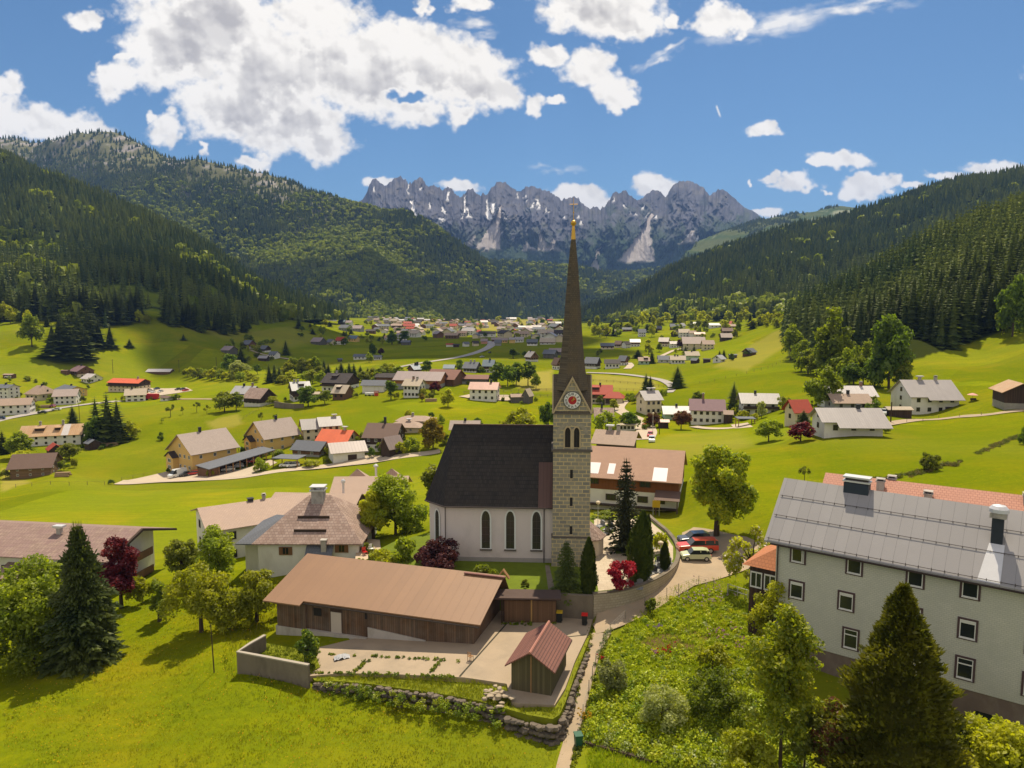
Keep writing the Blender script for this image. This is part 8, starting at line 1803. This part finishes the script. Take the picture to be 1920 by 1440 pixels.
CW_ = car_mats('paint_white', (.70,.70,.68)); CB_ = car_mats('paint_black', (.02,.022,.026)); CR_ = car_mats('paint_red', (.52,.015,.012)); CBL = car_mats('paint_blue', (.02,.055,.13)); CG_ = car_mats('paint_pistachio', (.50,.52,.30)); COR = car_mats('paint_orange_red', (.62,.055,.02)); CSI = car_mats('paint_silver', (.42,.43,.45)); CNV = car_mats('paint_night_blue', (.012,.022,.045)); CMG = car_mats('paint_magenta', (.35,.02,.08))
car('suv', 1301, 1020, 6, CNV, 'dark blue estate car behind the red pickup under the chestnut'); car('pickup', 1307, 1036, 2, COR, 'bright red pickup with a covered bed between two cars'); car('hatch', 1304, 1050, -2, CG_, 'small pistachio green hatchback nearest of the three cars by the churchyard')
car('van', 333, 895, 58, CW_, 'white high roofed van in front of the yellow house', detail=True, name='parked_van', cat='van'); car('sedan', 348, 893, 55, CB_, 'black car between the white van and the red car'); car('hatch', 362, 891, 22, CR_, 'red car in front of the yellow house')
car('suv', 428, 884, 20, CW_, 'white car under the left part of the carport'); car('suv', 445, 878, 20, CSI, 'silver car under the middle of the carport'); car('hatch', 475, 868, 20, CR_, 'red car deep under the carport')
car('suv', 537, 876, 10, CW_, 'white car under the small open carport'); car('suv', 549, 876, 30, CW_, 'white car parked right of the small open carport')
car('sedan', 106, 770, 14, CW_, 'white car driving on the village road'); car('sedan', 80, 776, 14, CB_, 'black car driving on the village road'); car('hatch', 99, 764, -30, CMG, 'magenta car beside the pale roofed white house'); car('sedan', 148, 751, 5, CW_, 'white car outside the broad yellow house'); car('hatch', 2, 787, 14, CBL, 'blue car at the left picture edge on the road')
car('hatch', 1208, 804, 85, CR_, 'red and white car coming up the lane'); car('hatch', 1219, 819, 75, CR_, 'red car parked beside the lane above the white one'); car('suv', 1222, 829, 80, CW_, 'white car parked beside the lane below the red one')
GC = 'cars in the guesthouse car park'
for px, py, m, c in [(281,735,CSI,'silver car left in the guesthouse car park'),(287,737,CW_,'white car in the left row of the guesthouse car park'),(294,731,CBL,'blue car in the guesthouse car park'),(301,736,CW_,'second white car in the guesthouse car park'),(334,732,CB_,'black car in the right row of the guesthouse car park'),(343,732,CNV,'dark blue car next to the red one in the car park'),(348,734,CR_,'red car at the right end of the guesthouse car park')]:
    car('sedan', px, py, r.choice([70, 80, 95]), m, c, GC)
car('suv', 1656, 778, 60, CW_, 'white car behind the end of the white bungalow'); car('hatch', 918, 663, 70, CB_, 'dark car on the far road into the village'); car('hatch', 904, 671, 50, CSI, 'silver car on the far road into the village'); car('suv', 16, 709, 0, CW_, 'white car beside the low open shed on the left')
p = at(284, 750); b = MB(); b.box(-4.2,4.2,-1.3,1.3,.9,3.7,0); b.box(-4.3,4.3,-1.2,1.2,.6,.9,1)
e = empty('trailer', p, R(-4), 'red box trailer beside the small white garage', 'trailer'); bb = MB(); bb.box(-4.2,4.2,-1.3,1.3,.9,3.7); bb.build('body', plain('trailer_red', (.42,.015,.02), .5, .08, 1, 0), e); bb = MB(); bb.box(-4.3,4.3,-1.2,1.2,.6,.88); bb.build('chassis', DKP, e)
for x in (-3,2,3): bb = MB(); bb.tube((x,-1.25,.45),(x,1.25,.45),.45,.45,12); bb.build('axle', TYRE, e)
# long carport between the yellow houses
p0, p1 = Vector(at(392, 895)), Vector(at(512, 858)); d = (p1-p0); L_ = math.hypot(d.x, d.y); an = math.atan2(d.y, d.x); e = empty('carport', (p0.x, p0.y, p0.z), an, 'long open carport with a grey roof joining the two yellow houses', 'carport'); sl = d.z/L_
f = lambda x, y: sl*x
b = MB(); b.add([(-.5,-.8,2.6),(L_+.5,-.8,2.6+sl*L_),(L_+.5,6.2,3.1+sl*L_),(-.5,6.2,3.1),(-.5,-.8,2.82),(L_+.5,-.8,2.82+sl*L_),(L_+.5,6.2,3.32+sl*L_),(-.5,6.2,3.32)],[(3,2,1,0),(4,5,6,7),(0,1,5,4),(1,2,6,5),(2,3,7,6),(3,0,4,7)]); b.build('roof', ROOF['slate'], e)
for i in range(9):
    x = 3.5+(L_-4)*i/8; b = MB(); b.box(x-.12,x+.12,-.45,-.2,sl*x-.5,sl*x+2.6); b.build('post', TIML, e)
b = MB(); b.add([(0,5.9,-1),(L_,5.9,sl*L_-1),(L_,5.9,sl*L_+3),(0,5.9,3)],[(0,1,2,3)]); b.box(0,3.4,0,5.8,-.8,2.5); b.build('back_wall', WALLS['brown'], e)
def open_shed(px, py, W, D_, h, rot, label, name='carport', roofm='slate', cat=None):
    p = at(px, py); e = empty(name, p, R(rot), label, cat or name)
    b = MB(); b.box(-W/2-.4,W/2+.4,-D_/2-.4,D_/2+.4,h,h+.2); b.build('roof', ROOF[roofm], e)
    for sx in (-1, 1):
        for sy in (-1, 1): b = MB(); b.box(sx*W/2-.12,sx*W/2+.12,sy*D_/2-.12,sy*D_/2+.12,-.6,h); b.build('post', TIML, e)
    return e
open_shed(543, 872, 8.5, 6, 2.7, -10, 'small open carport with a flat grey roof below the timber clad house'); open_shed(1397, 798, 5.2, 4, 2.5, -4, 'open timber pavilion with a flat roof beside the white chalet', 'pavilion')
p = at(540, 766); fixn(wall_line('garden_wall', [at(515,764)[:2], at(535,766)[:2], at(552,766)[:2], at(570,764)[:2]], .5, [at(540,765)[2]+2.4]*4, [at(540,765)[2]-2]*4, [CW, CW], 'grey garden wall below the grey roofed chalet'))
# poles
def pole(px, py, hpx, label, r_=.11, lean=0, arm=False, name='utility_pole', cat='pole'):
    p = at(px, py); h = hpx*p[1]/F*1.02; b = MB(); b.tube((0,0,-.6),(lean*h,0,h),r_,r_*.7,7)
    if arm: b.box(-.8,.8,-.06,.06,h-.7,h-.55)
    return tag(b.build(name, TIMB, None, p), label, cat)
pole(402, 1262, 98, 'thin wooden pole on the grass slope left of the barn', .07, -.03); pole(1670, 792, 38, 'dark wooden pole in front of the dark carport', .2); pole(152, 828, 70, 'tall bare pole left of the spruce group', .12); pole(1236, 814, 30, 'wooden pole beside the lane', .14); pole(212, 700, 26, 'power pole on the left meadow', .18, 0, True); pole(336, 697, 22, 'power pole above the white roofed barn', .18, 0, True); pole(406, 690, 20, 'power pole near the shaded meadow', .18, 0, True)
def lamp_post(px, py, hpx, z, label):
    p = pz(px, py, z); h = hpx*p[1]/F; e = empty('street_lamp', p, 0, label, 'street lamp'); b = MB(); b.tube((0,0,-.3),(0,0,h-.5),.05,.04,7); b.build('post', CAPW, e); b = MB(); b.lathe([(.06,h-.5),(.30,h-.35),(.36,h-.08),(.2,h+.05),(.02,h+.1)],(0,0,0),12); b.build('lamp_globe', plain('globe_glass', (.62,.5,.34), .4, .04, 3, 0), e)
lamp_post(1121, 982, 44, -.6, 'street lamp with a pale globe right of the steeple'); lamp_post(1238, 1055, 42, -.6, 'street lamp among the churchyard graves')
p = at(1224, 810); b = MB(); b.tube((0,0,0),(0,0,6),.08,.06,6); e = empty('street_lamp', p, 0, 'street lamp with a round head beside the village lane', 'street lamp'); b.build('post', CAPW, e); b = MB(); b.lathe([(.05,6),(.4,6.2),(.3,6.6),(.05,6.7)],(0,0,0),10); b.build('lamp_globe', plain('globe_glass', (.62,.5,.34), .4, .04, 3, 0), e)
# flag of red, white and red beside the bungalow
p = at(1474, 788); e = empty('flagpole', p, 0, 'red and white flag on a pole beside the coral roofed house', 'flag'); h = 32*p[1]/F; b = MB(); b.tube((0,0,0),(0,0,h),.06,.04,6); b.build('pole', CAPW, e); b = MB(); V = []
w = 6.2*p[1]/F; zt, zb_ = h-.2, h-26*p[1]/F
for i in range(8):
    for j in range(4): V.append((.06+w*j/3, .12*math.sin(i*1.3+j*1.1), zt+(zb_-zt)*i/7))
for i in range(7):
    for j in range(3): b.f.append([i*4+j, i*4+j+1, i*4+j+5, i*4+j+4]); b.m.append(1 if j == 1 else 0)
b.v = V; b.build('cloth', [plain('flag_red', (.52,.012,.03), .8, .05, 3, 0), plain('flag_white', (.7,.68,.66), .8, .05, 3, 0)], e)
p = at(1823, 752); e = empty('parasol', p, 0, 'pink and white parasol over a dark bench on the right slope', 'parasol'); b = MB(); b.tube((0,0,0),(0,0,2.3),.03,.03,6); b.build('pole', TIMB, e); b = MB(); b.lathe([(1.5,1.9),(.8,2.2),(.05,2.45)],(0,0,0),8); b.build('canopy', plain('parasol_cloth', (.62,.30,.26), .8, .1, 2, 0), e)
b = MB(); b.box(-.9,.9,-.9,-.4,.4,.5); b.box(-.9,.9,-.42,-.36,.5,.95); b.box(-.8,-.7,-.85,-.45,0,.4); b.box(.7,.8,-.85,-.45,0,.4); tag(b.build('bench', TIMB, None, p), 'dark bench under the pink parasol', 'bench')
# fences
FP = plain('fence_post', (.16,.12,.085), .9, .2, 3, 0); WIRE = plain('wire', (.22,.21,.19), .5, .05, 3, 0)
def fence(pts, step, h, label, rails=2, r_=.05, name='fence', rail_r=.022, mat=FP, rmat=None):
    P_ = [Vector(at(*q)) for q in pts]; e = empty(name, P_[0], 0, label, 'fence'); o_ = P_[0]; Q = []
    for i in range(len(P_)-1):
        n = max(1, round((P_[i+1]-P_[i]).length/step))
        for k in range(n): q = P_[i].lerp(P_[i+1], k/n); q.z = z1(q.x, q.y); Q.append(q-o_)
    q = P_[-1]; q.z = z1(q.x, q.y); Q.append(q-o_); me = None
    for i, q in enumerate(Q[:100]):
        if me is None: b = MB(); b.tube((0,0,-.3),(0,0,h),r_,r_*.85,6); po_ = b.build('post', mat, e, q); me = po_.data
        else: link('post', me, e, q)
    b = MB()
    for k in range(rails):
        z = h*(.92-.42*k*(2/max(rails, 2)))
        for a, c in zip(Q, Q[1:]): b.tube((a.x,a.y,a.z+z),(c.x,c.y,c.z+z),rail_r,rail_r,4,0,False)
    b.build('wire' if rmat is WIRE else 'rail', rmat or mat, e); return e
fence([(1083,1392),(1093,1345),(1104,1298),(1117,1246),(1131,1212),(1144,1190),(1173,1162),(1209,1138),(1250,1121),(1272,1113),(1310,1098),(1338,1102),(1366,1114),(1396,1127),(1428,1138)], 2.6, 1.25, 'wire garden fence with thin posts along the footpath', 4, .035, 'garden_fence', .008, mat=plain('post_grey', (.20,.18,.15), .8, .2, 3, 0), rmat=WIRE)
b = MB(); q0, q1 = Vector(at(1364,1112)), Vector(at(1402,1124)); e = empty('garden_gate', q0, 0, 'pale metal railing at the top of the garden', 'railing'); dq = q1-q0
b.tube((0,0,1.1),(dq.x,dq.y,dq.z+1.1),.04,.04,6); b.tube((0,0,.5),(dq.x,dq.y,dq.z+.5),.03,.03,6); b.build('rail', CAPW, e)
for t in (0,.5,1): b = MB(); b.tube((dq.x*t,dq.y*t,dq.z*t-.2),(dq.x*t,dq.y*t,dq.z*t+1.12),.04,.04,6); b.build('post', CAPW, e)
fence([(0,913),(60,912),(130,910),(196,909)], 6, 1.1, 'post fence across the meadow at the left edge', 1, .07); fence([(228,900),(270,892),(318,884)], 3.5, 1.0, 'low wooden fence behind the paved forecourt', 2, .06)
fence([(1100,715),(1150,717),(1205,722),(1245,726)], 4, 1.3, 'paling fence along the mown field beside the steeple', 3, .08, rail_r=.05); fence([(1110,728),(1150,731),(1200,733)], 4, 1.2, 'wooden fence behind the red tiled house', 2, .08, rail_r=.05)
fence([(870,738),(930,736),(1000,733),(1036,733)], 4, 1.3, 'long plank fence above the green bank', 3, .08, rail_r=.06); fence([(930,745),(1000,744),(1040,744)], 4, 1.2, 'second plank fence behind the grey huts', 3, .08, rail_r=.05)
fence([(1285,724),(1340,715),(1400,701),(1440,690),(1470,676)], 9, 1.3, 'line of fence posts climbing the right meadow', 1, .09); fence([(1700,792),(1760,785),(1840,779),(1918,773)], 9, 1.0, 'thin posts along the gravel lane on the right', 1, .06)
fence([(450,790),(480,772),(500,762)], 4, 1.1, 'orchard fence below the shingled barn', 2, .06)
# graves, yard oddments
r = random.Random(21); GRB = plain('headstone_black', (.03,.03,.034), .3, .2, 3, 0, spec=.6); GRG = plain('headstone_grey', (.26,.25,.24), .7, .2, 2, .2); GG = 'gravestones in the churchyard'
for i, (px, py, m, w, h) in enumerate([(1226,1072,GRB,.9,.9),(1238,1066,GRG,.8,.8),(1252,1056,GRG,.9,.9),(1208,1088,GRB,.9,.7),(1214,1084,GRG,.6,.9),(1236,1054,GRB,.7,.8),(1222,1012,GRB,1.1,.7),(1224,1022,GRG,1.3,.3),(1120,998,GRG,.8,.9),(1126,1006,GRB,.7,.9),(1138,1000,GRG,.7,1.0),(1145,990,GRB,.8,.9),(1234,1018,GRG,.7,.8),(1130,985,GRG,.8,.8),(1200,1096,GRG,.7,.7)]):
    p = pz(px, py, CZY+.04); e = empty('gravestone', p, R(-30+r.uniform(-25, 25)), 'black polished gravestone in the churchyard' if m is GRB else 'grey gravestone in the churchyard', 'gravestone', GG)
    b = MB(); b.box(-w/2-.15,w/2+.15,-.35,.25,0,.16); b.build('base', GRG, e); b = MB(); k = w/2; b.yprism([(-k,.162),(k,.162),(k,h*.8),(k*.5,h),(-k*.5,h),(-k,h*.8)], -.1, .12); b.build('stone', m, e)
    b = MB(); b.box(-w/2-.1,w/2+.1,-1.7,-.36,0,.1); b.build('border', GRG, e)
pl = bpy.data.objects
def tangle(px, py, n, label):
    r = random.Random(5); p = at_fast(px, py); b = MB(); q = Vector((0, 0, .15))
    for i in range(n):
        a = r.uniform(0, 6.28); w = Vector((1.25*math.cos(a)*r.uniform(.3, 1)*1.3, .55*math.sin(a), r.uniform(.1, .4))); b.tube(q, w, .045, .045, 4, 0, False); q = w
    return tag(b.build('netting', plain('net_turquoise', (.20,.48,.38), .8, .15, 3, 0), None, p), label, 'netting')
tangle(812, 1286, 130, 'heap of turquoise netting on the grassy bank below the yard')
p = pcourt(641, 1234, .01); b = MB(); V = []
for i in range(9):
    for j in range(7): x, y = (i-4)*.2, (j-3)*.15; V.append((x, y, .02+max(0, .42*(1-(x/1.2)**2-(y/.7)**2))*(.7+.5*math.sin(i*2.1+j*1.7))))
b.v = V
for i in range(8):
    for j in range(6): b.f.append([i*7+j, (i+1)*7+j, (i+1)*7+j+1, i*7+j+1]); b.m.append(0)
tag(b.build('tarpaulin', plain('tarp_white', (.36,.36,.38), .6, .15, 3, .2), None, p, R(20), True), 'crumpled white tarpaulin in front of the barn', 'tarpaulin')
p = pcourt(882, 1238); e = empty('garden_chair', p, R(150), 'small wooden chair at the corner of the barn', 'chair')
b = MB(); b.box(-.22,.22,-.22,.22,.43,.47); b.build('seat', TIML, e)
for x in (-.2,.2):
    for y in (-.2,.2): b = MB(); b.box(x-.02,x+.02,y-.02,y+.02,0,.43 if y < 0 else .95); b.build('leg', TIML, e)
b = MB(); b.box(-.2,.2,.19,.22,.6,.66); b.box(-.2,.2,.19,.22,.75,.81); b.box(-.2,.2,.19,.22,.88,.94); b.build('backrest', TIML, e)
p = at_fast(1084, 1398); e = empty('wheelie_bin', p, R(10), 'dark green bin at the foot of the garden fence', 'bin'); b = MB(); b.add([(-.25,-.3,.0),(.25,-.3,.0),(.25,.28,.0),(-.25,.28,.0),(-.32,-.38,1),(.32,-.38,1),(.32,.34,1),(-.32,.34,1)],[(3,2,1,0),(0,1,5,4),(1,2,6,5),(2,3,7,6),(3,0,4,7),(4,5,6,7)]); b.build('body', plain('bin_green', (.02,.09,.05), .5, .1, 3, 0), e); b = MB(); b.box(-.35,.35,-.42,.38,1.005,1.09); b.build('lid', plain('bin_green', (.02,.09,.05), .5, .1, 3, 0), e)
gw = [at_fast(*q) for q in [(1086,1392),(1130,1404),(1180,1418),(1232,1434)]]; fixn(wall_line('garden_wall', [q[:2] for q in gw], .3, [q[2]+.25 for q in gw], [q[2]-2.2 for q in gw], [TIMB, TIMB], 'dark timber edging wall along the bottom of the garden'))
p = pz(944, 1100, CZY); e = empty('shrine', p, R(-10), 'small gabled wooden shrine on the lawn behind the barn roof', 'shrine'); b = MB(); b.box(-.07,.07,-.07,.07,0,1.5); b.build('post', TIML, e); b = MB(); b.yprism([(-.75,1.1),(-.62,1.05),(0,1.95),(.62,1.05),(.75,1.1),(0,2.15)], -.3, .3); b.build('roof', TIML, e)
p = pz(875, 1104, CZY); b = MB(); b.box(-.05,.05,-.05,.05,-.5,1.2); b.box(-.35,.35,-.06,.06,1.2,1.6); tag(b.build('small_sign', CAPW, None, p), 'small pale sign on a post behind the barn ridge', 'sign')
p = at(1230, 968); b = MB(); e = empty('sign', p, R(-10), 'yellow sign board on posts in front of the hotel', 'sign'); b.tube((-.5,0,-1),(-.5,0,2.6),.04,.04,6); b.tube((.5,0,-1),(.5,0,2.6),.04,.04,6); b.build('post', CAPW, e); b = MB(); b.box(-.65,.65,-.06,-.02,1.5,2.7); b.build('board', plain('sign_yellow', (.55,.34,.02), .6, .05, 3, 0), e)
T('bush-green', 1132, 972, 16, 48, 'clipped hedge between the steeple and the hotel', name='hedge', cat='hedge', loc=pz(1132,972,-.6))
# patio of the hipped house
level('patio', [(664,1070),(668,1030),(690,1010),(712,1012),(716,1046),(700,1068)], -2.25, plain('patio_sand', (.50,.38,.26), .95, .12, 1, .2))
for px, py, l in [(676,1062,'stone flower trough full of green plants on the patio, left one'),(692,1064,'stone flower trough full of green plants on the patio, right one')]:
    p = pz(px, py, -2.2); e = empty('flower_trough', p, 0, l, 'planter'); b = MB(); b.box(-.6,.6,-.25,.25,0,.5); b.build('trough', CW, e); pr = proto(('bush-green', 0)); o = link('plants', pr.crown, e, (0,0,.3), 0, (.3,.16,.28))
for px, py, m, l in [(684,1040,'paint_red','red garden chair on the patio beside the house wall'),(696,1034,'white','white garden chair on the patio')]:
    p = pz(px, py, -2.2); mm = MATS['paint_red'] if m == 'paint_red' else FR_W; e = empty('garden_chair', p, R(40), l, 'chair'); b = MB(); b.box(-.3,.3,-.3,.3,.4,.46); b.build('seat', mm, e); b = MB(); b.box(-.3,.3,.26,.32,.46,1.0); b.build('backrest', mm, e)
    for x in (-.26,.26):
        for y in (-.26,.26): b = MB(); b.tube((x,y,0),(x,y,.4),.03,.03,5); b.build('leg', mm, e)
# wood stacks and small clutter round the valley farms
for px, py, w, l in [(85,770-6,5,'low stone heap beside the village road'),(206,836,6,'red roofed log stack beside the spruce group'),(808,753,5,'long log stack under the cream roofed house'),(118,893,4,'pile of cut logs at the log cabin')]:
    p = at(px, py); b = MB(); rr = random.Random(px)
    for i in range(3):
        for j in range(5-i): b.tube((-w/2, (j+i*.5-2)*.5, .25+i*.43), (w/2+rr.uniform(-.4,.4), (j+i*.5-2)*.5, .25+i*.43), .25, .25, 7)
    tag(b.build('log_pile', plain('cut_logs', (.30,.20,.11), .9, .3, 2, .2), None, p, R(10)), l, 'log pile')
G_ = 'white hay bale trailers at the meadow edge'
for px, l in [(689,'left pale wagon at the edge of the central meadow'),(697,'right pale wagon at the edge of the central meadow')]:
    p = at(px, 742); e = empty('wagon', p, R(5), l, 'wagon', G_); b = MB(); b.box(-1.1,1.1,-.8,.8,.5,1.5); b.build('body', FR_W, e)
    for x in (-.8,.8): b = MB(); b.tube((x,-.85,.35),(x,.85,.35),.35,.35,10); b.build('wheel', TYRE, e)
p = at(706, 742); e = empty('playhouse', p, 0, 'tiny red playhouse beside the pale wagons', 'playhouse'); b = MB(); b.xprism([(-.8,0),(.8,0),(.8,1.6),(0,2.3),(-.8,1.6)],-.9,.9); b.build('wall', MATS.get('paint_red'), e); b = MB(); b.add([(-1.1,-1.0,1.45),(1.1,-1.0,1.45),(1.1,0,2.45),(-1.1,0,2.45),(1.1,1.0,1.45),(-1.1,1.0,1.45)],[(0,1,2,3),(3,2,4,5)]); b.build('roof', ROOF['brownred'], e)
p = at(440, 848); e = empty('climbing_frame', p, R(15), 'playground frame with a blue slide behind the first yellow house', 'climbing frame')
for x in (-1.5,1.5):
    for y in (-.8,.8): b = MB(); b.tube((x,y,0),(x*.7,0,2.6),.07,.07,6); b.build('leg', TIML, e)
b = MB(); b.tube((-1.3,0,2.55),(1.3,0,2.55),.07,.07,6); b.build('beam', TIML, e); b = MB(); b.add([(1.2,-.3,2.2),(1.2,.3,2.2),(4.2,.3,.2),(4.2,-.3,.2)],[(0,1,2,3)]); b.build('slide', plain('slide_blue', (.03,.22,.40), .4, .05, 3, 0), e)

# ================================================================== clouds overhead that shade parts of the valley
CLM = plain('cloud_vapour', (.8,.8,.8), 1, .02, .01, 0, spec=0)
def overhead_cloud(cx, cy, gz, blobs, H=1950, seed=1):
    """lumpy bank whose shade falls about (cx, cy) at height gz; blobs are (dx, dy, rx, ry)"""
    k = (H-gz)/math.tan(SUN_EL); sx, sy = math.sin(SUN_AZ)*k, math.cos(SUN_AZ)*k; r = np.random.default_rng(seed); V, Q, n = [], [], 0
    for dx, dy, rx, ry in blobs:
        nu, nv = 28, 12; u = np.linspace(0, 2*np.pi, nu, endpoint=False); v = np.linspace(.02, np.pi-.02, nv); U, W_ = np.meshgrid(u, v); x, y, z = np.cos(U)*np.sin(W_), np.sin(U)*np.sin(W_), np.cos(W_)
        q = 1+.34*fbm(x*2.2+dx*.01+9, y*2.2+dy*.01+z*1.7, seed, 4)
        V.append(np.stack([cx+sx+dx+x*rx*q, cy+sy+dy+y*ry*q, H+z*np.minimum(rx, ry)*.32*q*np.where(z < 0, .4, 1)], -1).reshape(-1, 3)); i = np.arange(nu*(nv-1)).reshape(nv-1, nu); j = np.roll(i, -1, 1); Q.append(np.stack([i, j, j+nu, i+nu], -1).reshape(-1, 4)+n); n += nu*nv
    tag(link('cloud', mesh_np('cloud', np.concatenate(V), np.concatenate(Q), CLM, smooth=True)), 'cumulus cloud drifting high above the valley', kind='stuff')
overhead_cloud(-170, 770, -5, [(40,-130,170,100),(-60,40,260,190),(-210,120,200,150),(150,20,120,140),(190,-140,90,70)], seed=3)
overhead_cloud(-640, 1080, 170, [(-180,-50,200,50),(60,0,220,55)], seed=5)
overhead_cloud(-520, 2450, 300, [(0,0,330,200),(300,150,260,160),(-300,-120,200,120)], H=2300, seed=7)
overhead_cloud(330, 1980, 120, [(0,0,210,170),(170,-260,170,120),(-60,250,140,120)], H=2100, seed=9)
overhead_cloud(-60, 3300, 120, [(0,0,420,160),(380,200,260,140),(-300,260,220,150)], H=2900, seed=11)
for o in list(bpy.data.objects):
    if '_d' in o.keys(): del o['_d']
build_haze()
